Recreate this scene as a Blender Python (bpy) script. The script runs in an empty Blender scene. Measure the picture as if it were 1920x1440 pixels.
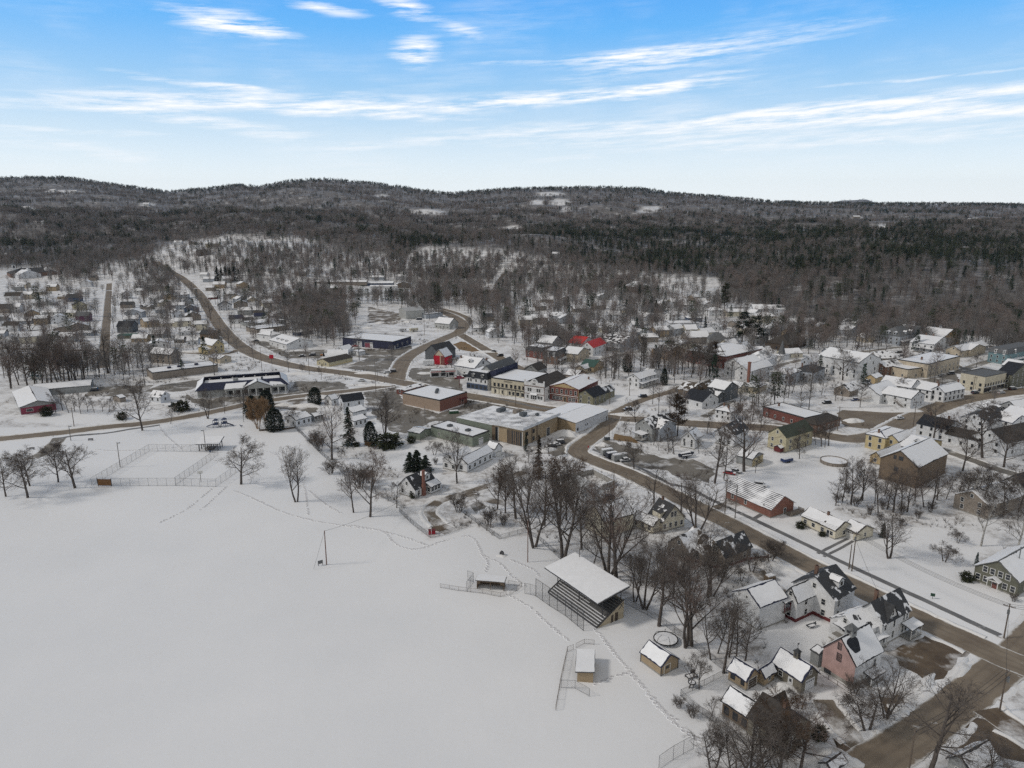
import bpy, bmesh, math, random
import numpy as np
from mathutils import Vector, Matrix
random.seed(7)
SC = bpy.context.scene
COL = SC.collection
R = math.radians

# ---------------------------------------------------------------- camera, sky, sun, exposure
CH, PITCH, FPX = 95.0, R(13.5), 1331.0
cam = bpy.data.cameras.new("camera")
cam.sensor_width = 36.0
cam.lens = 36.0 * FPX / 1920.0
cam.clip_start, cam.clip_end = 1.0, 60000.0
cam_o = bpy.data.objects.new("camera", cam)
COL.objects.link(cam_o)
cam_o.location = (0, 0, CH)
cam_o.rotation_euler = (R(90) - PITCH, 0, 0)
SC.camera = cam_o

SC.view_settings.view_transform = 'Standard'
SC.view_settings.look = 'None'
SC.view_settings.exposure = -0.3
SC.view_settings.gamma = 1.0
SC.view_settings.use_curve_mapping = False

SUN_EL, SUN_AZ = R(40), R(-98)      # azimuth from the view direction, negative is left
sun = bpy.data.lights.new("sun", 'SUN')
sun.energy = 1.9
sun.angle = R(8)
sun.color = (1.0, 0.93, 0.84)
sun_o = bpy.data.objects.new("sun", sun)
COL.objects.link(sun_o)
sd = Vector((math.sin(SUN_AZ) * math.cos(SUN_EL), math.cos(SUN_AZ) * math.cos(SUN_EL), math.sin(SUN_EL)))
sun_o.rotation_euler = sd.to_track_quat('Z', 'Y').to_euler()
sun_o.location = (0, 0, 500)

SINP, COSP = math.sin(PITCH), math.cos(PITCH)
def ray(px, py):
 dx, dy = (px - 960) / FPX, (720 - py) / FPX
 return dx, COSP + dy * SINP, -SINP + dy * COSP

# streaks of thin cloud: px, py, half length, half thickness, tilt, strength (directions on the sky)
STREAKS = [(420,42,85,17,-7,.95),(480,56,60,5,-5,.5),(612,18,62,9,-6,.75),(762,15,48,13,-12,.85),(780,97,42,20,10,.95),(872,55,42,11,-10,.7),
 (935,117,95,5,1,.4),(1190,103,115,8,4,.85),(1370,88,250,20,7,.5),(1170,132,110,9,8,.3),(230,188,180,15,4,.65),(360,155,120,5,-3,.55),
 (460,165,50,5,-8,.4),(600,192,240,12,3,.6),(1000,188,330,10,4,.95),(1250,160,120,7,9,.6),(690,214,210,7,-2,.55),(430,236,180,10,-6,.6),
 (150,280,160,10,-6,.45),(1680,190,360,9,2,.85),(1780,212,240,9,-1,.8),(1330,238,420,13,1,.65),(1750,145,180,2.5,1,.6),(1520,264,480,11,0,.6),
 (265,252,70,4,0,.4),(1100,300,150,7,0,.35),(780,268,260,8,5,.3),(60,242,110,4,-3,.35)]
def build_world():
 w = bpy.data.worlds.new("World")
 SC.world = w
 w.use_nodes = True
 nt = w.node_tree
 nt.nodes.clear()
 N = lambda t: nt.nodes.new(t)
 def put(sock, v):
  if isinstance(v, bpy.types.NodeSocket): nt.links.new(v, sock)
  else: sock.default_value = v
 def M(op, a, b=0.0, c=None, clamp=False):
  n = N('ShaderNodeMath'); n.operation = op; n.use_clamp = clamp
  put(n.inputs[0], a); put(n.inputs[1], b)
  if c is not None: put(n.inputs[2], c)
  return n.outputs[0]
 tc = N('ShaderNodeTexCoord')
 sep = N('ShaderNodeSeparateXYZ'); nt.links.new(tc.outputs['Generated'], sep.inputs[0])
 x, y, z = sep.outputs
 az = M('ARCTAN2', x, y)
 hor = M('SQRT', M('ADD', M('MULTIPLY', x, x), M('MULTIPLY', y, y)))
 E = M('DIVIDE', z, M('MAXIMUM', hor, 0.001))
 comb = N('ShaderNodeCombineXYZ')
 put(comb.inputs[0], M('MULTIPLY', az, 11.0)); put(comb.inputs[1], M('ADD', M('MULTIPLY', E, 120.0), M('MULTIPLY', az, -6.0)))
 n1 = N('ShaderNodeTexNoise'); n1.inputs['Scale'].default_value = 1.0; n1.inputs['Detail'].default_value = 8; n1.inputs['Roughness'].default_value = .68
 nt.links.new(comb.outputs[0], n1.inputs['Vector'])
 comb2 = N('ShaderNodeCombineXYZ')
 put(comb2.inputs[0], M('MULTIPLY', az, 5.0)); put(comb2.inputs[1], M('MULTIPLY', E, 9.0)); comb2.inputs[2].default_value = 4.0
 n2 = N('ShaderNodeTexNoise'); n2.inputs['Scale'].default_value = 1.6; n2.inputs['Detail'].default_value = 4
 nt.links.new(comb2.outputs[0], n2.inputs['Vector'])
 fib = M('MULTIPLY', M('SUBTRACT', n1.outputs['Fac'], .36), 3.6, clamp=True)
 warp = M('MULTIPLY', M('SUBTRACT', n2.outputs['Fac'], .5), .014)
 Ew = M('ADD', E, warp)
 tot = None
 for px, py, hl, ht, ang, s in STREAKS:
  d = ray(px, py)
  a0 = math.atan2(d[0], d[1]); e0 = d[2] / math.hypot(d[0], d[1])
  kx = FPX * (1 + (d[0] / d[1]) ** 2) / math.cos(0)
  ca, sa = math.cos(R(ang)), math.sin(R(ang))
  du = M('SUBTRACT', az, a0); dv = M('SUBTRACT', Ew, e0)
  u = M('ADD', M('MULTIPLY', du, ca), M('MULTIPLY', dv, sa))
  v = M('SUBTRACT', M('MULTIPLY', dv, ca), M('MULTIPLY', du, sa))
  q = M('ADD', M('POWER', M('ABSOLUTE', M('MULTIPLY', u, FPX / hl)), 2.0), M('POWER', M('ABSOLUTE', M('MULTIPLY', v, FPX / (ht * 1.25))), 2.0))
  g = M('MULTIPLY', M('EXPONENT', M('MULTIPLY', q, -1.0)), s)
  tot = g if tot is None else M('ADD', tot, g)
 cl = M('MULTIPLY', M('SUBTRACT', M('MULTIPLY', tot, M('ADD', M('MULTIPLY', fib, 1.15), .10)), .12), 1.25, clamp=True)
 veil = M('MULTIPLY', fib, M('MULTIPLY', M('SUBTRACT', n2.outputs['Fac'], .42), .9, clamp=True))
 cl = M('MAXIMUM', cl, veil)
 sky = N('ShaderNodeTexSky'); sky.sky_type = 'NISHITA'; sky.sun_disc = False
 sky.sun_elevation = SUN_EL; sky.sun_rotation = SUN_AZ
 sky.air_density = 1.0; sky.dust_density = 0.6
 sc = N('ShaderNodeMix'); sc.data_type = 'RGBA'; sc.blend_type = 'MULTIPLY'; sc.inputs[0].default_value = 1.0
 nt.links.new(sky.outputs[0], sc.inputs[6]); sc.inputs[7].default_value = (.085, .085, .085, 1)
 ramp = N('ShaderNodeValToRGB')
 put(ramp.inputs[0], M('MULTIPLY', E, 1.0, clamp=True))
 cr = ramp.color_ramp
 st = [(0.0, (1.14,1.20,1.24)), (.045, (1.03,1.13,1.19)), (.10, (.72,.92,1.10)), (.16, (.38,.70,1.06)), (.23, (.15,.54,1.10)), (.29, (.085,.44,1.08)), (.40, (.15,.22,.34)), (.6, (.19,.187,.183)), (1.0, (.225,.217,.207))]
 while len(cr.elements) < len(st): cr.elements.new(.5)
 for e, (p, c) in zip(cr.elements, st):
  e.position = p; e.color = (*c, 1)
 mx = N('ShaderNodeMix'); mx.data_type = 'RGBA'; mx.inputs[0].default_value = .86
 nt.links.new(sc.outputs[2], mx.inputs[6]); nt.links.new(ramp.outputs[0], mx.inputs[7])
 mc = N('ShaderNodeMix'); mc.data_type = 'RGBA'
 put(mc.inputs[0], cl); nt.links.new(mx.outputs[2], mc.inputs[6]); mc.inputs[7].default_value = (1.08, 1.10, 1.13, 1)
 # unseen paler sky, added behind the viewer to brighten walls facing the camera
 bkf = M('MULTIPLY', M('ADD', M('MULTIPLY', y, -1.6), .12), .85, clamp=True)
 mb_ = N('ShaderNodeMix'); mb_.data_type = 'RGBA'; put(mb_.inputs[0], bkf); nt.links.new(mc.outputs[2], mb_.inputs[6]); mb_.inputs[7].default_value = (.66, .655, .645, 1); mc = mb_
 # the sky node is scaled to 0.085 above, so the background itself stays near 1
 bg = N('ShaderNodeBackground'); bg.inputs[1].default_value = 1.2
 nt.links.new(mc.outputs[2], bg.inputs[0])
 out = N('ShaderNodeOutputWorld'); nt.links.new(bg.outputs[0], out.inputs[0])
 w.cycles.sampling_method = 'MANUAL'; w.cycles.sample_map_resolution = 512
build_world()
SC.cycles.max_bounces = 5
SC.cycles.diffuse_bounces = 3
SC.cycles.glossy_bounces = 2
SC.cycles.transparent_max_bounces = 8
SC.cycles.caustics_reflective = SC.cycles.caustics_refractive = False
SC.cycles.use_denoising = False
SC.cycles.sample_clamp_indirect = 3.0
SC.cycles.sample_clamp_direct = 4.0

# ---------------------------------------------------------------- terrain
SKY_X = [-800,0,150,240,330,400,460,500,560,620,700,780,840,880,960,1060,1140,1200,1250,1330,1400,1440,1500,1600,1750,1920,2700]
SKY_Y = [345,334,334,348,361,355,348,351,339,337,344,355,364,361,355,353,352,355,363,369,375,380,381,383,383,385,388]
RIDGE = 4600.0
def sstep(a, b, t):
 t = np.clip((t - a) / (b - a), 0, 1)
 return t * t * (3 - 2 * t)
def wob(x, y):
 return (np.sin(x * .0031 + 1.3) * np.cos(y * .0042 + .4) + .6 * np.sin(x * .0087 + y * .006) + .45 * np.cos(x * .014 - y * .011 + 2) + .3 * np.sin(x * .031 + y * .027))
def hgt(x, y):
 x = np.asarray(x, float); y = np.asarray(y, float)
 ys = np.maximum(y, 50.0)
 px = 960 + FPX * (x / ys) / COSP * .985
 sy = np.interp(px, SKY_X, SKY_Y)
 dy = (720 - sy) / FPX
 hr = CH + RIDGE * (-SINP + dy * COSP) / (COSP + dy * SINP)
 t = (y - 900) / (RIDGE - 900)
 h = hr * np.clip(t, 0, 1) ** 1.32
 h = h * (1 - .55 * sstep(0, 2600, y - RIDGE))
 tt = np.clip(t, 0, 1)
 h = h + 21 * wob(x * .8, y) * tt ** .6 * (1 - tt) * 2.2
 h = h + 36 * sstep(620, 1000, y) * sstep(1230, 1650, px) * (1 - sstep(1150, 2300, y))
 h = h + 30 * np.exp(-((px - 440) / 170) ** 2) * np.exp(-((y - 1280) / 260) ** 2)
 h = h + 14 * np.exp(-((px - 980) / 260) ** 2) * np.exp(-((y - 1500) / 380) ** 2)
 # two far summits beyond the ridge
 h = h + (196 + 9 * np.sin(px * .11)) * np.exp(-(np.abs(px - 1592) / 66) ** 2.6) * np.exp(-((y - 9000) / 900) ** 2)
 h = h + (190 + 8 * np.sin(px * .17)) * np.exp(-(np.abs(px - 1468) / 34) ** 2.4) * np.exp(-((y - 9000) / 900) ** 2)
 return h
def h1(x, y): return float(hgt(x, y))
def at(px, py, z=None):
 """ground point seen at a pixel of the 1920x1440 photograph"""
 d = ray(px, py)
 if z is not None or py > 545 and not (px > 1180 and py < 605):
  t = (CH - (z or 0.0)) / -d[2]
  return Vector((d[0] * t, d[1] * t, z or 0.0))
 ysamp = np.geomspace(150, 9500, 1500)
 t = ysamp / d[1]
 dz = CH + t * d[2] - hgt(t * d[0], ysamp)
 k = int(np.argmax(dz < 0)) if (dz < 0).any() else len(t) - 1
 tt = t[k]
 x, y = d[0] * tt, d[1] * tt
 return Vector((x, y, h1(x, y)))
def proj(x, y, z):
 dy, dz = y, z - CH
 zc = dy * COSP - dz * SINP
 yc = dy * SINP + dz * COSP
 return 960 + FPX * x / zc, 720 - FPX * yc / zc
def ptop(px, py, pytop):
 """height in metres of an upright thing whose foot and top are seen at py and pytop"""
 p = at(px, py)
 lo, hi = 0.0, 60.0
 for _ in range(30):
  m = (lo + hi) / 2
  if proj(p.x, p.y, p.z + m)[1] > pytop: lo = m
  else: hi = m
 return lo

# ---------------------------------------------------------------- materials
MATS = {}
def mat(name, color, rough=.8, noise=0.0, nscale=2.0, bump=0.0, bscale=8.0, spec=.3, metal=0.0, col2=None, c2=(.45, .6), sub=None):
 if name in MATS: return MATS[name]
 m = bpy.data.materials.new(name); m.use_nodes = True
 nt = m.node_tree; b = nt.nodes['Principled BSDF']
 b.inputs['Roughness'].default_value = rough
 b.inputs['Specular IOR Level'].default_value = spec
 b.inputs['Metallic'].default_value = metal
 b.inputs['Base Color'].default_value = (*color, 1)
 if noise or bump or col2:
  tc = nt.nodes.new('ShaderNodeTexCoord')
  oi = nt.nodes.new('ShaderNodeObjectInfo')
  ad = nt.nodes.new('ShaderNodeVectorMath'); ad.operation = 'ADD'
  nt.links.new(tc.outputs['Object'], ad.inputs[0]); nt.links.new(oi.outputs['Location'], ad.inputs[1])
 if noise or col2:
  n = nt.nodes.new('ShaderNodeTexNoise'); n.inputs['Scale'].default_value = nscale; n.inputs['Detail'].default_value = 5
  nt.links.new(ad.outputs[0], n.inputs['Vector'])
  cr = nt.nodes.new('ShaderNodeValToRGB')
  nt.links.new(n.outputs['Fac'], cr.inputs[0])
  if col2:
   cr.color_ramp.elements[0].position, cr.color_ramp.elements[1].position = c2
   cr.color_ramp.elements[0].color = (*color, 1); cr.color_ramp.elements[1].color = (*col2, 1)
  else:
   cr.color_ramp.elements[0].position, cr.color_ramp.elements[1].position = .3, .7
   cr.color_ramp.elements[0].color = (*[c * (1 - noise) for c in color], 1)
   cr.color_ramp.elements[1].color = (*[min(1, c * (1 + noise)) for c in color], 1)
  nt.links.new(cr.outputs[0], b.inputs['Base Color'])
 if bump:
  nb = nt.nodes.new('ShaderNodeTexNoise'); nb.inputs['Scale'].default_value = bscale; nb.inputs['Detail'].default_value = 6
  nt.links.new(ad.outputs[0], nb.inputs['Vector'])
  bp = nt.nodes.new('ShaderNodeBump'); bp.inputs['Strength'].default_value = bump; bp.inputs['Distance'].default_value = .12
  nt.links.new(nb.outputs['Fac'], bp.inputs['Height']); nt.links.new(bp.outputs[0], b.inputs['Normal'])
 MATS[name] = m
 return m
def siding(name, color, period=.22, depth=.5, brick=False):
 """painted clapboard or brick with weathering"""
 if name in MATS: return MATS[name]
 m = mat(name, color, .75, noise=.13, nscale=.7)
 nt = m.node_tree; b = nt.nodes['Principled BSDF']
 tc = nt.nodes.new('ShaderNodeTexCoord')
 if brick:
  bt = nt.nodes.new('ShaderNodeTexBrick'); bt.inputs['Scale'].default_value = 3.0
  bt.inputs['Color1'].default_value = (*[c * .8 for c in color], 1); bt.inputs['Color2'].default_value = (*[c * 1.2 for c in color], 1)
  bt.inputs['Mortar'].default_value = (.3, .27, .25, 1); bt.inputs['Mortar Size'].default_value = .012
  mp = nt.nodes.new('ShaderNodeVectorMath'); mp.operation = 'DOT_PRODUCT'
  sp = nt.nodes.new('ShaderNodeSeparateXYZ'); nt.links.new(tc.outputs['Object'], sp.inputs[0])
  ad = nt.nodes.new('ShaderNodeMath'); ad.operation = 'ADD'
  nt.links.new(sp.outputs[0], ad.inputs[0]); nt.links.new(sp.outputs[1], ad.inputs[1])
  cb = nt.nodes.new('ShaderNodeCombineXYZ'); nt.links.new(ad.outputs[0], cb.inputs[0]); nt.links.new(sp.outputs[2], cb.inputs[1])
  nt.links.new(cb.outputs[0], bt.inputs['Vector'])
  mx = nt.nodes.new('ShaderNodeMix'); mx.data_type = 'RGBA'; mx.inputs[0].default_value = .7
  old = b.inputs['Base Color'].links[0].from_socket
  nt.links.new(old, mx.inputs[6]); nt.links.new(bt.outputs[0], mx.inputs[7]); nt.links.new(mx.outputs[2], b.inputs['Base Color'])
 else:
  wv = nt.nodes.new('ShaderNodeTexWave'); wv.bands_direction = 'Z'; wv.wave_profile = 'SAW'
  wv.inputs['Scale'].default_value = .314 / period; wv.inputs['Distortion'].default_value = 0
  nt.links.new(tc.outputs['Object'], wv.inputs['Vector'])
  bp = nt.nodes.new('ShaderNodeBump'); bp.inputs['Strength'].default_value = depth; bp.inputs['Distance'].default_value = .04
  nt.links.new(wv.outputs['Fac'], bp.inputs['Height']); nt.links.new(bp.outputs[0], b.inputs['Normal'])
 return m
SNOWC = (.80, .81, .83)
def snowmat(name, color=SNOWC, bscale=1.5, bump=.35, dirt=None, fac=(.5, .62), dscale=.05, rough=.55):
 return mat(name, color, rough, noise=.04 if not dirt else 0, nscale=.6 if not dirt else dscale, bump=bump, bscale=bscale, spec=.35, col2=dirt, c2=fac)

WALL = {}
for k, c in dict(white=(.62,.63,.64), cream=(.60,.56,.45), dcream=(.50,.46,.36), tan=(.34,.265,.175), beige=(.46,.40,.31), yellow=(.48,.40,.23), gold=(.42,.32,.18), pale=(.46,.42,.29),
    grey=(.28,.29,.29), dgrey=(.10,.11,.12), sage=(.20,.23,.19), green=(.13,.13,.10), olive=(.20,.19,.13), brown=(.16,.12,.085), dbrown=(.075,.058,.045), taupe=(.17,.155,.125),
    pink=(.44,.30,.28), magenta=(.22,.045,.075), purple=(.12,.05,.09), red=(.42,.012,.03), redb=(.13,.03,.032), navy=(.032,.036,.07), blue=(.06,.085,.14), pblue=(.34,.37,.41), teal=(.14,.22,.24),
    concrete=(.32,.31,.29), orange=(.36,.25,.14), weather=(.24,.21,.18), mint=(.45,.55,.50), metal=(.38,.39,.38), whitem=(.60,.62,.65)).items():
 WALL[k] = siding('siding_' + k, c, depth=.35 if k not in ('concrete',) else .05)
for k, c in dict(brick=(.21,.085,.06), brickr=(.15,.045,.035), brickb=(.15,.085,.06), brickt=(.33,.25,.19)).items():
 WALL[k] = siding('brick_' + k, c, brick=True)
ROOFM = {}
for k, c in dict(dark=(.05,.052,.056), black=(.022,.025,.032), brown=(.055,.049,.044), gray=(.12,.125,.13), green=(.05,.10,.085), navy=(.025,.03,.06), metal=(.36,.37,.38), dgreen=(.055,.065,.05)).items():
 ROOFM[k] = mat('shingle_' + k, c, .85, noise=.3, nscale=1.3, bump=.3, bscale=10)
ROOFM['red'] = mat('red_metal_roof', (.52, .045, .04), .5, noise=.12, nscale=.8)
def patchy(name, base, lo):
 m = mat(name, base, .85, nscale=.42, col2=SNOWC, c2=(lo, lo + .03), bump=.4, bscale=5)
 return m
ROOFM['p_dark'] = patchy('patchy_snow_dark_shingle', (.05,.052,.056), .50)
ROOFM['p_more'] = patchy('snow_with_bare_shingle_patches', (.06,.06,.063), .40)
ROOFM['p_less'] = patchy('bare_shingle_with_snow_patches', (.05,.052,.056), .60)
ROOFM['p_brown'] = patchy('patchy_snow_brown_shingle', (.08,.065,.05), .50)
ROOFM['p_metal'] = patchy('patchy_snow_metal_roof', (.34,.35,.36), .45)
def seamroof(name, base, scale, thr, ax):
 m = mat(name, base, .8)
 nt = m.node_tree; b = nt.nodes['Principled BSDF']
 tc = nt.nodes.new('ShaderNodeTexCoord')
 w1 = nt.nodes.new('ShaderNodeTexWave'); w1.bands_direction = ax; w1.inputs['Scale'].default_value = scale; w1.inputs['Distortion'].default_value = .6; w1.inputs['Detail Scale'].default_value = 2
 n1 = nt.nodes.new('ShaderNodeTexNoise'); n1.inputs['Scale'].default_value = .22; n1.inputs['Detail'].default_value = 4
 nt.links.new(tc.outputs['Object'], w1.inputs['Vector']); nt.links.new(tc.outputs['Object'], n1.inputs['Vector'])
 a = nt.nodes.new('ShaderNodeMath'); a.operation = 'MULTIPLY_ADD'; nt.links.new(w1.outputs['Fac'], a.inputs[0]); a.inputs[1].default_value = .32; nt.links.new(n1.outputs['Fac'], a.inputs[2])
 cr = nt.nodes.new('ShaderNodeValToRGB'); nt.links.new(a.outputs[0], cr.inputs[0])
 cr.color_ramp.elements[0].position, cr.color_ramp.elements[1].position = thr, thr + .06
 cr.color_ramp.elements[0].color = (*base, 1); cr.color_ramp.elements[1].color = (*SNOWC, 1)
 nt.links.new(cr.outputs[0], b.inputs['Base Color'])
 return m
ROOFM['seam'] = seamroof('snow_melting_in_seams', (.09,.09,.095), 1.1, .52, 'X')
ROOFM['stripe'] = seamroof('snow_striped_metal_roof', (.10,.10,.11), .55, .56, 'X')
SNOWM = snowmat('roof_snow', bscale=1.2, bump=.3)
GLASS = mat('window_glass', (.02, .024, .03), .08, spec=.6)
TRIM = mat('white_trim', (.66, .66, .64), .6, noise=.06)
DTRIM = mat('dark_trim', (.05, .05, .055), .6)
BLACK = mat('black_rubber', (.015, .015, .016), .8)
STEEL = mat('galvanised_steel', (.22, .23, .235), .5, metal=.6)
POLEW = mat('weathered_pole_wood', (.13, .105, .085), .9, noise=.25, nscale=1.5)
POLEG = mat('grey_pole_wood', (.17, .16, .15), .9, noise=.2, nscale=1.5)
WIRE = mat('wire_black', (.03, .03, .032), .7)
BRICKC = WALL['brick']
CONC = mat('foundation_concrete', (.28, .27, .25), .9, noise=.15)

# ---------------------------------------------------------------- mesh builder
class MB:
 def __init__(s): s.v = []; s.f = []; s.m = []
 def add(s, vs, fs, mi=0):
  o = len(s.v); s.v += [tuple(p) for p in vs]; s.f += [tuple(i + o for i in f) for f in fs]; s.m += [mi] * len(fs); return s
 def box(s, x0, x1, y0, y1, z0, z1, mi=0):
  return s.add([(x0,y0,z0),(x1,y0,z0),(x1,y1,z0),(x0,y1,z0),(x0,y0,z1),(x1,y0,z1),(x1,y1,z1),(x0,y1,z1)],
     [(3,2,1,0),(4,5,6,7),(0,1,5,4),(1,2,6,5),(2,3,7,6),(3,0,4,7)], mi)
 def tube(s, p0, p1, r0, r1=None, n=6, mi=0, cap=True):
  p0, p1 = Vector(p0), Vector(p1); r1 = r0 if r1 is None else r1
  d = (p1 - p0).normalized(); a = d.orthogonal().normalized(); b = d.cross(a)
  vs = []
  for p, r in ((p0, r0), (p1, r1)):
   for k in range(n):
    t = 2 * math.pi * k / n; vs.append(p + (a * math.cos(t) + b * math.sin(t)) * r)
  fs = [(k, (k + 1) % n, n + (k + 1) % n, n + k) for k in range(n)]
  if cap: fs += [tuple(range(n - 1, -1, -1)), tuple(range(n, 2 * n))]
  return s.add(vs, fs, mi)
 def bar(s, p0, p1, w, h, mi=0):
  p0, p1 = Vector(p0), Vector(p1); d = (p1 - p0).normalized()
  up = Vector((0, 0, 1)) if abs(d.z) < .95 else Vector((1, 0, 0))
  a = d.cross(up).normalized() * w / 2; b = a.cross(d).normalized() * h / 2
  vs = [p + i * a + j * b for p in (p0, p1) for i, j in ((-1,-1),(1,-1),(1,1),(-1,1))]
  return s.add(vs, [(3,2,1,0),(4,5,6,7),(0,1,5,4),(1,2,6,5),(2,3,7,6),(3,0,4,7)], mi)
 def slab(s, poly, up, dn, mi=0):
  """closed slab about a planar polygon, offset along its normal"""
  P = [Vector(p) for p in poly]; n = Vector((0, 0, 0))
  for i in range(len(P)):
   a, b = P[i], P[(i + 1) % len(P)]
   n += Vector(((a.y - b.y) * (a.z + b.z), (a.z - b.z) * (a.x + b.x), (a.x - b.x) * (a.y + b.y)))
  n.normalize()
  if n.z < 0: P.reverse(); n = -n
  k = len(P)
  vs = [p + n * dn for p in P] + [p + n * up for p in P]
  fs = [tuple(range(k - 1, -1, -1)), tuple(range(k, 2 * k))] + [(i, (i + 1) % k, k + (i + 1) % k, k + i) for i in range(k)]
  return s.add(vs, fs, mi)
 def mesh(s, name, mats):
  me = bpy.data.meshes.new(name); me.from_pydata(s.v, [], s.f)
  for m in (mats if isinstance(mats, (list, tuple)) else [mats]): me.materials.append(m)
  if any(s.m): me.polygons.foreach_set('material_index', s.m)
  me.update(); return me
 def build(s, name, mats, parent=None, loc=None, rz=0.0, smooth=False):
  return link(name, s.mesh(name, mats), parent, loc, rz, smooth)
def link(name, me, parent=None, loc=None, rz=0.0, smooth=False):
 o = bpy.data.objects.new(name, me); COL.objects.link(o)
 if parent is not None: o.parent = parent
 if loc is not None: o.location = loc
 if rz: o.rotation_euler = (0, 0, rz)
 if smooth and me is not None and hasattr(me, 'polygons'): me.polygons.foreach_set('use_smooth', [True] * len(me.polygons))
 return o
def tag(o, label=None, cat=None, group=None, kind=None):
 if label: o['label'] = label
 if cat: o['category'] = cat
 if group: o['group'] = group
 if kind: o['kind'] = kind
 return o
def thing(name, label, cat, loc, rz=0.0, group=None):
 o = bpy.data.objects.new(name, None); COL.objects.link(o)
 o.location = loc; o.rotation_euler = (0, 0, rz); o.empty_display_size = .3
 return tag(o, label, cat, group)
def copy_tree(o, parent=None):
 c = o.copy(); COL.objects.link(c)
 if parent is not None: c.parent = parent
 for ch in list(o.children): copy_tree(ch, c)
 return c
# ---------------------------------------------------------------- ground sheet and hills
PARK = [(-900,812),(120,800),(300,792),(480,765),(490,790),(553,803),(620,870),(700,925),(757,952),(752,962),(806,1012),(880,985),(890,985),(938,1012),(1003,1002),(1050,1048),(1130,1100),(1235,1160),(1310,1215),(1362,1262),(1272,1305),(1330,1360),(1290,1440),(1240,1700),(-900,1700)]
FOREST_EDGE = ([-900,0,150,260,330,440,560,650,760,800,900,960,1050,1200,1340,1440,1560,1700,1920,2700],
   [508,505,500,488,455,443,448,474,482,464,470,474,492,512,522,585,612,622,640,650])
# clean open lawns among the yards
LAWNS = [[(1420,1288),(1500,1310),(1560,1288),(1700,1350),(1620,1412),(1540,1330),(1470,1320)],[(1250,1290),(1360,1270),(1350,1340),(1310,1330)],[(1300,908),(1400,880),(1500,838),(1600,828),(1632,868),(1560,958),(1640,985),(1760,992),(1850,1000),(1830,1060),(1960,1130),(1960,1262),(1700,1142),(1450,1022)],[(1420,1184),(1530,1150),(1562,1190),(1530,1252),(1450,1242)],[(700,850),(800,828),(862,850),(812,902),(740,884)],[(1120,712),(1185,735),(1262,722),(1200,762),(1130,745)],[(0,790),(130,775),(260,770),(300,785),(120,796)]]
# clearings of open snow: px, py, rx, ry
CLEAR = [(1050,379,18,8),(1007,379,14,5),(1060,392,8,6),(1030,364,26,4),(1222,390,24,4),(962,431,28,7),(1645,428,26,9),(115,359,40,3),(275,384,16,3),(52,392,24,3),(1605,408,12,3),(1335,548,16,22),
  (850,452,12,3),(1215,396,20,4),(1150,428,16,3),(1900,450,20,3),(1825,412,10,3),(800,398,40,6),(715,367,12,3),(1112,410,10,3),(905,430,6,3)]
def inpoly(px, py, poly):
 px = np.asarray(px, float); py = np.asarray(py, float)
 r = np.zeros(px.shape, bool); n = len(poly)
 for i in range(n):
  x1, y1 = poly[i]; x2, y2 = poly[(i + 1) % n]
  c = (y1 > py) != (y2 > py)
  with np.errstate(divide='ignore', invalid='ignore'):
   r ^= c & (px < (x2 - x1) * (py - y1) / (y2 - y1 + 1e-12) + x1)
 return r
def clear_at(px, py):
 r = np.zeros(np.shape(px))
 for cx, cy, rx, ry in CLEAR:
  r = np.maximum(r, 1.35 - np.sqrt(((px - cx) / rx) ** 2 + ((py - cy) / ry) ** 2))
 return np.clip(r * 3 - .8 - .7 * np.sin(px * .9 + py) * np.cos(px * .37 - py * 1.3), 0, 1)
def terrain(name, ys, a0, a1, na, m):
 A = np.linspace(a0, a1, na)
 Y, AA = np.meshgrid(ys, A, indexing='ij')
 X = Y * AA; Z = hgt(X, Y)
 v = np.stack([X, Y, Z], -1).reshape(-1, 3)
 nr = len(ys)
 i = np.arange(nr * na).reshape(nr, na)
 f = np.stack([i[:-1, :-1], i[:-1, 1:], i[1:, 1:], i[1:, :-1]], -1).reshape(-1, 4)
 me = bpy.data.meshes.new(name)
 me.vertices.add(len(v)); me.vertices.foreach_set('co', v.ravel())
 me.loops.add(f.size); me.loops.foreach_set('vertex_index', f.ravel())
 me.polygons.add(len(f)); me.polygons.foreach_set('loop_start', np.arange(0, f.size, 4)); me.polygons.foreach_set('loop_total', np.full(len(f), 4))
 me.update(); me.validate()
 px, py = proj(X, Y, Z)
 park = inpoly(px, py, PARK) | (Y < 100)
 for lw in LAWNS: park |= inpoly(px, py, lw)
 wild = sstep(-6, 10, np.interp(px, *FOREST_EDGE) - py) * (1 - clear_at(px, py)) * (Y > 560)
 for nm, arr in (('park', park.astype(float)), ('wild', wild)):
  at_ = me.attributes.new(nm, 'FLOAT', 'POINT'); at_.data.foreach_set('value', arr.ravel().astype(np.float32))
 me.polygons.foreach_set('use_smooth', [True] * len(f))
 me.materials.append(m)
 o = link(name, me); tag(o, kind='structure')
 return o
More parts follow.
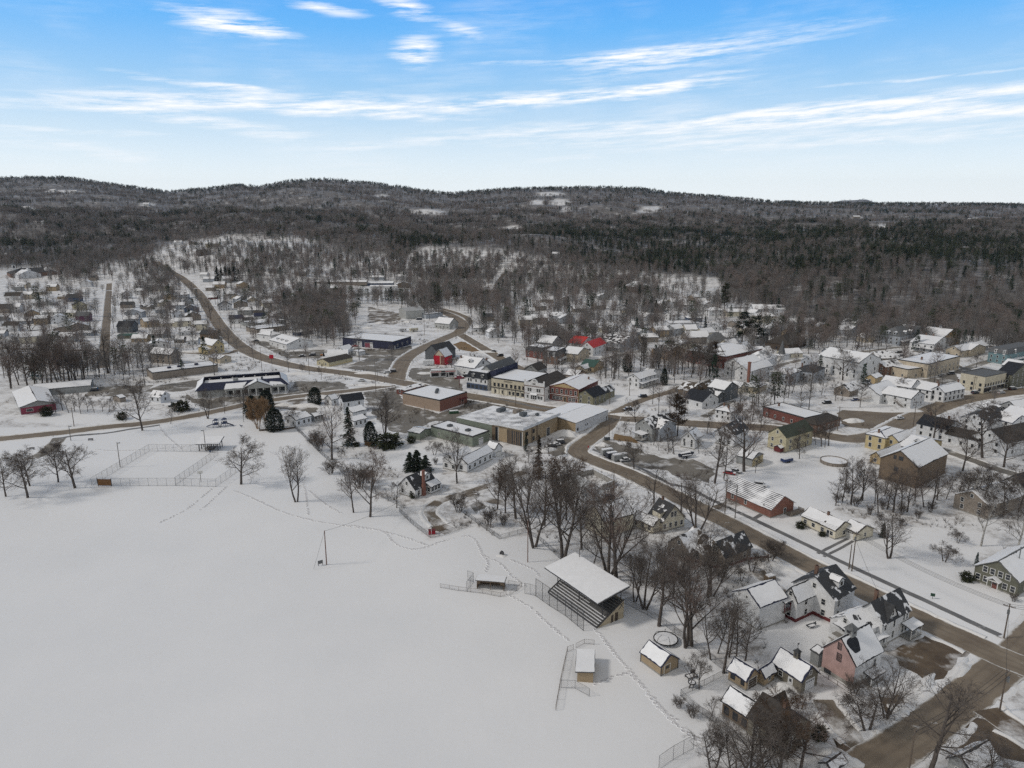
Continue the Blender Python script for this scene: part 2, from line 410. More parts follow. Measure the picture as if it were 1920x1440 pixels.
def ground_material():
 m = bpy.data.materials.new('snow_ground'); m.use_nodes = True
 nt = m.node_tree; b = nt.nodes['Principled BSDF']
 L = nt.links.new
 geo = nt.nodes.new('ShaderNodeNewGeometry')
 def noise(sc, det=5, rough=.55):
  n = nt.nodes.new('ShaderNodeTexNoise'); n.inputs['Scale'].default_value = sc; n.inputs['Detail'].default_value = det; n.inputs['Roughness'].default_value = rough
  L(geo.outputs['Position'], n.inputs['Vector']); return n.outputs['Fac']
 def ramp(f, p0, p1, c0=(0,0,0), c1=(1,1,1)):
  r = nt.nodes.new('ShaderNodeValToRGB'); L(f, r.inputs[0]); e = r.color_ramp.elements
  e[0].position, e[1].position = p0, p1; e[0].color = (*c0, 1); e[1].color = (*c1, 1); return r.outputs[0]
 def mul(a, bb, op='MULTIPLY', clamp=True):
  n = nt.nodes.new('ShaderNodeMath'); n.operation = op; n.use_clamp = clamp
  for s, x in zip(n.inputs, (a, bb)):
   if isinstance(x, float): s.default_value = x
   else: L(x, s)
  return n.outputs[0]
 def mix(f, a, bb):
  n = nt.nodes.new('ShaderNodeMix'); n.data_type = 'RGBA'
  for s, x in ((n.inputs[0], f), (n.inputs[6], a), (n.inputs[7], bb)):
   if isinstance(x, tuple): s.default_value = (*x, 1)
   else: L(x, s)
  return n.outputs[2]
 pk = nt.nodes.new('ShaderNodeAttribute'); pk.attribute_name = 'park'
 wd = nt.nodes.new('ShaderNodeAttribute'); wd.attribute_name = 'wild'
 snow = ramp(noise(.03, 4), .3, .7, (.745,.755,.77), (.80,.805,.815))
 npk = mul(1.0, pk.outputs['Fac'], 'SUBTRACT')
 # trodden and thin snow in the yards: brush, grass and litter coming through
 d1 = ramp(noise(.09, 7, .70), .43, .60)
 d2 = ramp(noise(.45, 5, .65), .36, .60)
 dirt = mul(mul(d1, d2), npk)
 dcol = ramp(noise(.23, 4), .35, .65, (.15,.125,.10), (.32,.29,.26))
 c = mix(mul(dirt, .78), snow, dcol)
 # forest floor: leaf litter and brush with thin snow
 w1 = ramp(noise(.03, 6, .7), .20, .46)
 wf = mul(wd.outputs['Fac'], mul(w1, .94), 'MULTIPLY')
 wcol = ramp(noise(.02, 5), .35, .65, (.085,.079,.077), (.15,.140,.136))
 c = mix(wf, c, wcol)
 L(c, b.inputs['Base Color'])
 b.inputs['Roughness'].default_value = .62; b.inputs['Specular IOR Level'].default_value = .30
 h = mul(mul(mul(noise(.55, 6), .5), mul(noise(3.5, 4), .2), 'ADD'), mul(noise(.07, 3), 1.6, clamp=False), 'ADD', False)
 bp = nt.nodes.new('ShaderNodeBump'); bp.inputs['Strength'].default_value = .22; bp.inputs['Distance'].default_value = .30
 L(h, bp.inputs['Height']); L(bp.outputs[0], b.inputs['Normal'])
 return m
GM = ground_material()
# near sheet: a rectangular sheet under and around the camera joined to the fan-shaped one
def near_rows():
 return np.concatenate([np.geomspace(40, 1000, 300)])
terrain('ground', near_rows(), -1.5, 1.5, 460, GM)
terrain('hills', np.concatenate([np.geomspace(1000, 5200, 230), np.geomspace(5300, 12000, 50)]), -1.5, 1.5, 420, GM)
bk = MB(); bk.add([(-800, -700, 0), (800, -700, 0), (60, 40, 0), (-60, 40, 0)], [(0, 1, 2, 3)])
tag(bk.build('snow_field', GM), kind='structure')

# ---------------------------------------------------------------- roads, lots, banks
def catmull(P, step):
 out = []
 P = [2 * P[0] - P[1]] + P + [2 * P[-1] - P[-2]]
 for i in range(1, len(P) - 2):
  n = max(2, int((P[i + 1] - P[i]).length / step))
  for k in range(n):
   t = k / n; a, b, c, d = P[i - 1:i + 3]
   out.append(.5 * (2 * b + (c - a) * t + (2 * a - 5 * b + 4 * c - d) * t * t + (3 * b - a - 3 * c + d) * t ** 3))
 out.append(P[-2]); return out
def roadmat(name, c0, c1, snowy=.0, scale=.12):
 m = mat(name, c0, .85)
 nt = m.node_tree; b = nt.nodes['Principled BSDF']; L = nt.links.new
 geo = nt.nodes.new('ShaderNodeNewGeometry')
 n1 = nt.nodes.new('ShaderNodeTexNoise'); n1.inputs['Scale'].default_value = scale; n1.inputs['Detail'].default_value = 6; n1.inputs['Roughness'].default_value = .65
 n2 = nt.nodes.new('ShaderNodeTexNoise'); n2.inputs['Scale'].default_value = .33 if snowy < .2 else .12; n2.inputs['Detail'].default_value = 6; n2.inputs['Roughness'].default_value = .6
 L(geo.outputs['Position'], n1.inputs['Vector']); L(geo.outputs['Position'], n2.inputs['Vector'])
 r = nt.nodes.new('ShaderNodeValToRGB'); L(n1.outputs['Fac'], r.inputs[0]); e = r.color_ramp.elements
 e[0].position, e[1].position = .35, .66; e[0].color = (*c0, 1); e[1].color = (*c1, 1)
 r2 = nt.nodes.new('ShaderNodeValToRGB'); L(n2.outputs['Fac'], r2.inputs[0]); e = r2.color_ramp.elements
 e[0].position, e[1].position = .66 - snowy * .34, .78 - snowy * .30; e[0].color = (0,0,0,1); e[1].color = (1,1,1,1)
 mx = nt.nodes.new('ShaderNodeMix'); mx.data_type = 'RGBA'; L(r2.outputs[0], mx.inputs[0]); L(r.outputs[0], mx.inputs[6]); mx.inputs[7].default_value = (.70,.70,.70,1)
 # wheel tracks worn darker and wetter, slush left along both edges
 ac = nt.nodes.new('ShaderNodeAttribute'); ac.attribute_name = 'across'
 def mm(op, a, c, clamp=False):
  n = nt.nodes.new('ShaderNodeMath'); n.operation = op; n.use_clamp = clamp
  for s_, x_ in zip(n.inputs, (a, c)):
   if isinstance(x_, float): s_.default_value = x_
   else: L(x_, s_)
  return n.outputs[0]
 tr = mm('MULTIPLY', mm('ADD', mm('COSINE', mm('MULTIPLY', ac.outputs['Fac'], 12.5), 0.0), -.1), mm('MULTIPLY', n1.outputs['Fac'], .55), True)
 mt = nt.nodes.new('ShaderNodeMix'); mt.data_type = 'RGBA'; mt.blend_type = 'MULTIPLY'; L(tr, mt.inputs[0]); L(mx.outputs[2], mt.inputs[6]); mt.inputs[7].default_value = (.5,.5,.52,1)
 ed = mm('MULTIPLY', mm('SUBTRACT', mm('ADD', mm('POWER', mm('ABSOLUTE', ac.outputs['Fac'], 0.0), 5.0), mm('MULTIPLY', n2.outputs['Fac'], 1.3)), 1.18), 3.0, True)
 me_ = nt.nodes.new('ShaderNodeMix'); me_.data_type = 'RGBA'; L(ed, me_.inputs[0]); L(mt.outputs[2], me_.inputs[6]); me_.inputs[7].default_value = (.56,.55,.53,1)
 L(me_.outputs[2], b.inputs['Base Color'])
 # wet tracks are smoother than the salted crown
 rr = nt.nodes.new('ShaderNodeMapRange'); L(n1.outputs['Fac'], rr.inputs[0]); rr.inputs[3].default_value = .55; rr.inputs[4].default_value = .95
 L(rr.outputs[0], b.inputs['Roughness'])
 bp = nt.nodes.new('ShaderNodeBump'); bp.inputs['Strength'].default_value = .2; bp.inputs['Distance'].default_value = .08; L(n2.outputs['Fac'], bp.inputs['Height']); L(bp.outputs[0], b.inputs['Normal'])
 return m
ROADM = roadmat('salted_asphalt', (.165,.132,.098), (.245,.205,.158), 0)
LOTM = roadmat('wet_lot_asphalt', (.15,.138,.12), (.25,.23,.20), .34, .05)
WALKM = roadmat('ploughed_walk', (.13,.13,.135), (.20,.20,.20), .1)
MUDM = roadmat('mud_and_dead_grass', (.085,.062,.042), (.17,.13,.09), .32, .2)
LAWNM = roadmat('dead_lawn', (.20,.125,.055), (.27,.18,.09), 0, .1)
DRIVEM = roadmat('gravel_drive', (.13,.105,.078), (.22,.19,.155), .55, .2)
BANKM = snowmat('ploughed_snow', (.74,.74,.74), bscale=2.2, bump=.8, dirt=(.42,.40,.37), fac=(.60,.78), dscale=.35)
ROADS = []
def road(name, pts, width, m, z, bank=True, jit=.5, rec=True):
 P = catmull([at(*p) for p in pts], 2.0)
 rng = random.Random(len(pts) * 13 + int(pts[0][0]))
 vs, fs = [], []; jl = jr = 0
 for i, p in enumerate(P):
  t = (P[min(i + 1, len(P) - 1)] - P[max(i - 1, 0)]); t.z = 0; t.normalize()
  n = Vector((-t.y, t.x, 0))
  jl += (rng.uniform(-jit, jit) - jl) * .5; jr += (rng.uniform(-jit, jit) - jr) * .5
  w = width / 2
  row = [p + n * (w + jl), p + n * w * .33, p - n * w * .33, p - n * (w + jr)]
  for q in row: vs.append((q.x, q.y, h1(q.x, q.y) + z + (.012 if i else .012)))
  if i:
   o = 4 * i
   for k in range(3): fs.append((o - 4 + k, o - 3 + k, o + 1 + k, o + k))
 mb = MB(); mb.add(vs, fs)
 o = mb.build(name, m); tag(o, kind='structure')
 av = o.data.attributes.new('across', 'FLOAT', 'POINT'); av.data.foreach_set('value', [1.0, .33, -.33, -1.0] * len(P))
 if rec: ROADS.append((P, width, bank))
 return P
# main street and what joins it
MAIN = [(292,492),(318,508),(345,525),(372,552),(395,585),(418,618),(445,645),(485,668),(560,688),(650,700),(730,713),(800,727),(870,741),(940,752),(1010,765),(1080,773),(1140,781),(1240,790),(1340,797),(1440,803),(1530,814),(1600,823),(1660,812),(1700,790),(1740,772),(1790,754),(1850,742),(1935,731)]
road('road', MAIN, 11.5, ROADM, .024)
road('road', [(1150,776),(1140,795),(1118,815),(1090,835),(1085,850),(1120,866),(1180,889),(1250,922),(1320,958),(1390,993),(1450,1025),(1530,1066),(1610,1104),(1700,1150),(1790,1192),(1870,1228),(1990,1278)], 8.6, ROADM, .030)
road('road', [(742,716),(748,695),(762,672),(795,652),(835,634),(862,622),(868,608),(850,594),(822,582)], 11, ROADM, .018)
road('road', [(858,624),(885,640),(915,658),(945,676),(972,690),(1000,700)], 8.5, ROADM, .012)
road('road', [(858,624),(880,602),(858,588),(820,578),(775,576)], 7, ROADM, .006)
road('road', [(-60,829),(0,823),(60,817),(125,810),(200,801),(280,793),(350,782),(410,770),(470,757),(540,746),(610,738),(680,730),(735,722)], 8.2, ROADM, .018)
road('street', [(205,532),(203,560),(201,590),(198,625),(196,660),(192,690)], 7, ROADM, .006)
road('street', [(-40,652),(60,655),(130,657),(196,658),(280,660),(360,662),(420,664),(450,655)], 6, ROADM, .003, jit=.8)
road('park_drive', [(112,820),(104,830),(90,843),(70,855),(50,858)], 5.5, LOTM, .004, bank=False)
road('park_path', [(112,822),(140,817),(200,812),(250,804),(300,797)], 2.2, WALKM, .006, bank=False, rec=False)
road('street', [(1975,1160),(1920,1215),(1880,1250),(1830,1292),(1770,1340),(1710,1385),(1640,1430),(1560,1480)], 8.4, ROADM, .024)
road('street', [(1150,776),(1185,758),(1220,745),(1265,732),(1300,716)], 6, ROADM, .006)
road('street', [(1320,782),(1345,768),(1370,752)], 4, LOTM, .004, bank=False)
road('street', [(1680,806),(1720,826),(1765,843),(1820,862),(1880,883),(1960,905)], 5.5, LOTM, .012)
road('street', [(1440,690),(1520,672),(1600,662),(1640,657),(1700,651),(1760,662),(1800,690)], 5, LOTM, .004)
road('street', [(1790,700),(1830,685),(1870,674),(1940,662)], 6, LOTM, .004)
road('street', [(985,690),(1050,672),(1110,676),(1170,664),(1215,655),(1260,640)], 5, LOTM, .003)
road('street', [(910,560),(930,535),(944,515),(950,495)], 6, ROADM, .003)
road('sidewalk', [(1240,905),(1290,915),(1330,935),(1400,968),(1470,1001),(1560,1045),(1650,1087),(1750,1133),(1850,1180),(1960,1228)], 2.0, WALKM, .016, bank=False, rec=False, jit=.15)
road('sidewalk', [(1092,835),(1130,850),(1180,868),(1230,893),(1262,912)], 1.8, WALKM, .020, bank=False, rec=False, jit=.15)
road('sidewalk', [(1410,975),(1425,966),(1440,958)], 1.6, WALKM, .018, bank=False, rec=False, jit=.1)
road('sidewalk', [(905,742),(960,753),(1020,766),(1090,772)], 2.2, WALKM, .036, bank=False, rec=False, jit=.15)
road('driveway', [(985,885),(950,897),(910,912),(870,926),(838,935),(815,945),(805,962),(825,985)], 4.2, DRIVEM, .010, jit=.9)
road('driveway', [(870,926),(905,935),(950,945)], 4, DRIVEM, .006, bank=False, jit=.9)
road('driveway', [(1345,955),(1385,940),(1405,932)], 5, DRIVEM, .016, bank=False)
road('driveway', [(1533,1038),(1560,1024),(1590,1010)], 1.0, WALKM, .012, bank=False, rec=False, jit=.2)
road('driveway', [(1545,1044),(1572,1030),(1600,1014)], 1.0, WALKM, .012, bank=False, rec=False, jit=.2)
road('driveway', [(1620,1405),(1590,1375),(1560,1340),(1542,1312)], 4.5, DRIVEM, .016, jit=.8)
road('driveway', [(1850,1330),(1890,1360),(1960,1400)], 6, MUDM, .028, jit=.8)
road('driveway', [(1500,1135),(1440,1090),(1420,1070)], 4, DRIVEM, .010, bank=False, jit=.8)
def patch(name, pts, m, z, jit=.8, step=2.2, seed=1):
 rng = random.Random(seed); P = [at(*p) for p in pts]; Q = []
 for i, p in enumerate(P):
  q = P[(i + 1) % len(P)]; n = max(1, int((q - p).length / step))
  for k in range(n):
   r = p.lerp(q, k / n); Q.append(Vector((r.x + rng.uniform(-jit, jit), r.y + rng.uniform(-jit, jit), 0)))
 bm = bmesh.new(); f = bm.faces.new([bm.verts.new((q.x, q.y, h1(q.x, q.y) + z)) for q in Q])
 bmesh.ops.triangulate(bm, faces=[f]); bmesh.ops.recalc_face_normals(bm, faces=bm.faces)
 if sum(fc.normal.z for fc in bm.faces) < 0: bmesh.ops.reverse_faces(bm, faces=bm.faces)
 me = bpy.data.meshes.new(name); bm.to_mesh(me); bm.free(); me.materials.append(m)
 return tag(link(name, me), kind='structure')
patch('parking_lot', [(395,770),(350,748),(345,735),(362,748),(540,738),(555,715),(640,715),(660,735),(600,752),(590,790),(560,770),(510,765)], LOTM, .008, seed=2)
patch('parking_lot', [(340,734),(270,735),(240,745),(300,722),(420,705),(425,715)], LOTM, .010, seed=3)
patch('parking_lot', [(160,742),(170,725),(290,722),(240,745)], LOTM, .006, seed=4)
patch('parking_lot', [(600,660),(640,652),(735,656),(770,648),(775,655),(755,670),(735,702),(640,690),(690,672)], LOTM, .010, seed=5)
patch('parking_lot', [(765,706),(770,690),(800,690),(860,708),(870,738),(790,722)], LOTM, .014, seed=6)
patch('parking_lot', [(680,735),(740,722),(760,760),(825,775),(870,760),(905,770),(860,790),(810,790),(770,812),(735,810),(700,778)], LOTM, .010, seed=7)
patch('parking_lot', [(865,772),(880,742),(960,757),(1030,768),(1010,778),(900,776)], LOTM, .014, seed=8)
patch('parking_lot', [(1020,850),(1015,840),(1060,815),(1080,818),(1095,832),(1070,848),(1045,856)], LOTM, .014, seed=9)
patch('parking_lot', [(1110,838),(1135,825),(1180,838),(1240,858),(1300,862),(1340,880),(1330,905),(1290,900),(1240,880),(1180,875),(1130,852)], LOTM, .008, 1.2, seed=10)
patch('parking_lot', [(470,640),(500,640),(535,660),(610,655),(600,672),(540,672)], LOTM, .006, seed=11)
patch('parking_lot', [(690,575),(760,590),(740,610),(690,605)], DRIVEM, .006, 1.5, seed=12)
patch('parking_lot', [(1570,775),(1590,762),(1640,772),(1720,770),(1715,785),(1650,806),(1585,800)], ROADM, .010, seed=13)
patch('parking_lot', [(1730,712),(1790,700),(1800,712),(1760,722)], LOTM, .006, seed=14)
patch('parking_lot', [(1150,812),(1190,822),(1200,832),(1150,824)], LAWNM, .004, seed=15)
patch('dirt_pile_lot', [(510,745),(570,745),(590,762),(560,770),(515,765)], DRIVEM, .016, seed=16)
patch('lawn', [(850,645),(865,640),(885,645),(915,658),(890,661),(860,655)], LAWNM, .006, .5, seed=17)
patch('mud_yard', [(1665,1222),(1700,1205),(1750,1185),(1790,1200),(1822,1222),(1800,1245),(1770,1270),(1735,1282),(1718,1265),(1690,1245)], MUDM, .010, .9, seed=18)
patch('mud_yard', [(1650,1310),(1690,1306),(1722,1330),(1735,1345),(1700,1352),(1665,1335)], MUDM, .012, .8, seed=19)
patch('mud_yard', [(1565,1385),(1555,1375),(1600,1410),(1620,1425),(1590,1435)], MUDM, .006, .6, seed=20)
patch('mud_yard', [(1830,1345),(1870,1355),(1960,1405),(1960,1440),(1880,1415),(1800,1400)], MUDM, .008, .9, seed=21)
patch('mud_yard', [(800,975),(830,978),(850,990),(832,1004),(808,992)], MUDM, .008, .7, seed=22)
patch('mud_yard', [(1440,790),(1500,800),(1530,812),(1480,806)], DRIVEM, .004, .8, seed=23)
patch('mud_yard', [(880,948),(900,940),(915,950),(890,962)], LOTM, .006, .5, seed=24)
patch('court_slab', [(1148,868),(1200,880),(1245,905),(1218,900),(1160,880)], LOTM, .004, .9, seed=25)

def near_road(x, y, skip=None, pad=0.0):
 for k, (A, w, b) in enumerate(RA):
  if k == skip: continue
  d = np.min((A[:, 0] - x) ** 2 + (A[:, 1] - y) ** 2)
  if d < (w / 2 + pad) ** 2: return True
 return False
RA = [(np.array([(p.x, p.y) for p in P]), w, b) for P, w, b in ROADS]
def banks():
 for k, (P, w, bank) in enumerate(ROADS):
  if not bank: continue
  for side in (1, -1):
   mb = MB(); rng = random.Random(k * 7 + side); prev = None; h = .5; wd = 1.6
   for i, p in enumerate(P):
    t = (P[min(i + 1, len(P) - 1)] - P[max(i - 1, 0)]); t.z = 0; t.normalize()
    n = Vector((-t.y, t.x, 0)) * side
    h += (rng.uniform(.06, .5) - h) * .4; wd += (rng.uniform(.8, 2.2) - wd) * .4
    e = w / 2 - .15 + rng.uniform(-.25, .3)
    c = p + n * (e + wd / 2)
    if near_road(c.x, c.y, k, wd / 2 + .3): prev = None; continue
    row = []
    for f, g in ((0, -.05), (.18, .55), (.42, 1.0), (.7, .62), (1.0, -.05)):
     q = p + n * (e + wd * f); row.append((q.x, q.y, h1(q.x, q.y) + h * g * (1 + rng.uniform(-.25, .25))))
    o = len(mb.v); mb.v += row
    if prev is not None:
     for j in range(4):
      q4 = (prev + j, prev + j + 1, o + j + 1, o + j)
      mb.f.append(q4 if side < 0 else q4[::-1]); mb.m.append(0)
    prev = o
   if mb.f: tag(mb.build('snow_bank', BANKM, smooth=True), kind='structure')
banks()
def heap(name, px, py, rx, ry, h, rot=0, seed=0, m=None):
 """a lumpy pile of ploughed snow"""
 c = at(px, py); rng = random.Random(seed); mb = MB(); nr, na = 7, 22
 ph = [rng.uniform(0, 6.28) for _ in range(6)]
 vs = [(0, 0, h)]
 for i in range(1, nr + 1):
  f = i / nr
  for k in range(na):
   a = 2 * math.pi * k / na
   rr = 1 + .16 * math.sin(3 * a + ph[0]) + .1 * math.sin(5 * a + ph[1])
   z = h * (1 - f ** 1.6) * (1 + .25 * math.sin(4 * a + ph[2] + 3 * f) * f) + rng.uniform(-.1, .1) * h * (f < 1)
   x, y = rx * f * rr * math.cos(a), ry * f * rr * math.sin(a)
   vs.append((x, y, z if f < 1 else -.1))
 fs = [(0, 1 + k, 1 + (k + 1) % na) for k in range(na)]
 for i in range(nr - 1):
  for k in range(na):
   a, b = 1 + i * na + k, 1 + i * na + (k + 1) % na
   fs.append((a, a + na, b + na, b))
 mb.add(vs, fs)
 return tag(mb.build(name, m or BANKM, None, (c.x, c.y, c.z), R(rot), True), kind='structure')
for i, a in enumerate([(1062,815,6,3,2.2,-15),(1022,845,5,2.5,1.2,20),(830,808,6,3,1.2,0),(640,660,8,3,1.4,10),(600,745,9,4,1.2,0),(575,762,8,3,1.6,5),(700,722,14,3,.9,0),(560,700,10,4,1.0,0),(1600,790,5,3,1.5,0),
     (1640,765,20,9,1.3,-10),(1130,835,3,2,1.3,0),(1570,1425,4,3,1.0,0),(1470,1290,3,2,1.0,10),(1690,1330,3,2,.6,20),(1130,765,8,3,1.2,0),(1180,778,9,3,1.3,0),(1110,765,5,2,1.5,20),
     (690,700,8,3,1.2,0),(800,700,7,3,.8,0),(910,660,8,3,1.0,0),(1510,1130,3,2,.8,0),(1450,1060,6,3,1.0,-25),(1730,1290,7,1.6,.9,40),(1800,1255,6,1.4,.8,40),(535,760,5,2.5,1.4,10),(1240,765,8,3,.9,10),(860,690,9,3,1.0,0),(1420,790,9,3,.9,0),(1500,780,8,3,1.0,0),(355,660,9,3,1.0,0),(250,662,9,3,1.1,0)]):
 heap('snow_pile', *a[:6], seed=i)
def lane_lines():
 wm = mat('worn_white_paint', (.5,.5,.48), .8, noise=.2); mb = MB()
 for a, b in (((1060,840),(1105,823)),((1080,856),(1095,849)),((1908,1268),(1925,1278)),((970,744+8),(985,748+8))):
  p, q = at(*a), at(*b); mb.slab([(p.x, p.y, .062), (q.x, q.y, .062), (q.x + .1, q.y + .18, .062), (p.x + .1, p.y + .18, .062)], .002, 0)
 tag(mb.build('road_marking', wm), kind='structure')
 mb = MB()
 for k in range(7):
  p, q = at(1020 + k * 7, 851 - k * 1.6), at(1032 + k * 7, 845 - k * 1.6)
  mb.slab([(p.x, p.y, .03), (q.x, q.y, .03), (q.x + .12, q.y + .1, .03), (p.x + .12, p.y + .1, .03)], .002, 0)
 tag(mb.build('parking_marking', wm), kind='structure')
lane_lines()
# trodden prints across the snow field: each print a small crater with a pushed-up rim
def prints():
 TR = [[(480,937),(530,960),(592,977),(655,987),(717,997),(742,1020),(780,1030),(830,1015),(875,1005),(892,1015),(905,1040),(915,1055),(910,1072)],[(655,985),(700,992),(760,1008),(800,1022)],
  [(905,1040),(940,1058),(958,1078),(985,1098)],[(952,1115),(992,1137),(1017,1160),(1052,1190),(1066,1200)],[(1117,1180),(1155,1227),(1180,1260),(1210,1295),(1242,1332),(1260,1352),(1310,1390)],
  [(1120,1184),(1158,1232),(1186,1262),(1214,1297),(1238,1330),(1268,1350)],[(1222,1305),(1236,1322),(1250,1338),(1275,1362)],[(1180,1260),(1148,1270),(1115,1283)],[(425,912),(382,952),(372,955)],[(397,917),(350,955),(300,980)],
  [(440,920),(480,937)],[(578,965),(574,930),(568,905)],[(340,842),(310,815),(300,800)],[(385,828),(340,838),(230,845),(180,843)],[(480,840),(520,855),(530,885),(540,905)],[(580,920),(610,945),(640,962)],[(960,1050),(1000,1068),(1010,1080)]]
 mb = MB(); rng = random.Random(5)
 for tr in TR:
  P = catmull([at(*p) for p in tr], .62)
  for i, p in enumerate(P):
   if rng.random() < .12: continue
   t = P[min(i + 1, len(P) - 1)] - P[max(i - 1, 0)]; t.normalize(); n = Vector((-t.y, t.x, 0))
   c = p + n * ((.17 if i % 2 else -.17) + rng.uniform(-.12, .12)); o = len(mb.v); K = 8; s = rng.uniform(.75, 1.2)
   for rr, z in ((.42, -.01), (.30, .08), (.17, .012), (.0, .008)):
    for k in range(K if rr else 1):
     a = 2 * math.pi * k / K
     mb.v.append((c.x + s * rr * (1.25 * math.cos(a) * t.x - math.sin(a) * t.y), c.y + s * rr * (1.25 * math.cos(a) * t.y + math.sin(a) * t.x), z * rng.uniform(.7, 1.2)))
   for lv in range(2):
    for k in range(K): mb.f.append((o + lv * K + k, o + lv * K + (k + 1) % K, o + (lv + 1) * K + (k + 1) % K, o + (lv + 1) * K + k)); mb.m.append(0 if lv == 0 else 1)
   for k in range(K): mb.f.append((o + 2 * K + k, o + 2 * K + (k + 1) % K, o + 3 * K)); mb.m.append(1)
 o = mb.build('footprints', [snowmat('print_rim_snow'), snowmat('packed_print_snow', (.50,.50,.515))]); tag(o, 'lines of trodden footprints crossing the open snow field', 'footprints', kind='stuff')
prints()
# ---------------------------------------------------------------- buildings
WINCACHE = {}
def window_mesh(w, h, frame, kind):
 key = (round(w, 2), round(h, 2), frame, kind)
 if key in WINCACHE: return WINCACHE[key]
 fm = WALL.get(frame) or {'trim': TRIM, 'dark': DTRIM}.get(frame, TRIM)
 mb = MB(); t = .11; d = .07
 if kind == 'far':
  mb.box(-w/2 - t, w/2 + t, -d, .02, -t, h + t, 0); mb.box(-w/2, w/2, -d - .012, -.01, 0, h, 1)
  r = (mb.mesh('window', [fm, GLASS]), None)
 else:
  mb.box(-w/2 - t, -w/2, -d, .02, -t, h + t); mb.box(w/2, w/2 + t, -d, .02, -t, h + t)
  mb.box(-w/2, w/2, -d, .02, h, h + t); mb.box(-w/2, w/2, -d - .04, .02, -t, 0)
  mb.box(-w/2, w/2, -.05, .01, h * .48, h * .52)
  if w > 1.4:
   for k in range(1, int(w / .8)): x = -w/2 + w * k / int(w / .8); mb.box(x - .03, x + .03, -.05, .01, 0, h * .48); mb.box(x - .03, x + .03, -.05, .01, h * .52, h)
  pb = MB(); pb.box(-w/2, w/2, -.03, .0, 0, h)
  r = (mb.mesh('window', fm), pb.mesh('pane', GLASS))
 WINCACHE[key] = r; return r
DOORC = {}
def door_mesh(w, h, m):
 key = (w, h, m.name)
 if key not in DOORC:
  mb = MB(); t = .12
  mb.box(-w/2 - t, -w/2, -.07, .02, 0, h + t, 0); mb.box(w/2, w/2 + t, -.07, .02, 0, h + t, 0); mb.box(-w/2, w/2, -.07, .02, h, h + t, 0)
  mb.box(-w/2, w/2, -.04, 0, 0, h, 1)
  if w > 2:
   for k in range(1, 4): mb.box(-w/2, w/2, -.05, -.03, h * k / 4 - .02, h * k / 4 + .02, 0)
   for k in range(4): x = -w/2 + w * (k + .5) / 4; mb.box(x - .22, x + .22, -.055, -.02, h * .78, h * .9, 2)
  else: mb.box(-w * .28, w * .28, -.055, -.02, h * .55, h * .88, 2); mb.box(w*.34, w*.42, -.09, -.03, h*.44, h*.48, 0)
  DOORC[key] = mb.mesh('door', [TRIM, m, GLASS])
 return DOORC[key]
def fit(L, N, Rr):
 """a rectangle through three base corners: left, nearest, right"""
 pL, pN, pR = [at(*q) if len(q) == 2 else Vector(q) for q in (L, N, Rr)]
 z = pN.z
 u = (pL - pN).to_2d(); v = (pR - pN).to_2d()
 au, av = math.atan2(u.y, u.x), math.atan2(v.y, v.x) + math.pi / 2
 while av - au > math.pi: av -= 2 * math.pi
 while av - au < -math.pi: av += 2 * math.pi
 wu, wv = u.length ** 2, v.length ** 2
 th = (au * wu + av * wv) / (wu + wv) - math.pi / 2       # direction of local x, towards R
 return pN, th, max(u.length * math.cos(au - th - math.pi / 2), 2.0), max(v.length * math.cos(av - th - math.pi / 2), 2.0)
def jag(poly, step, inset, jit, rng):
 """a planar polygon drawn in from its edges with an uneven outline, for lying snow"""
 P = [Vector(p) for p in poly]; c = sum(P, Vector()) / len(P); out = []
 for i, p in enumerate(P):
  q = P[(i + 1) % len(P)]; n = max(1, int((q - p).length / step))
  for k in range(n):
   r = p.lerp(q, k / n); d = (c - r); l = d.length
   out.append(r + d / max(l, .01) * min(l * .5, inset + rng.uniform(0, jit)))
 return out
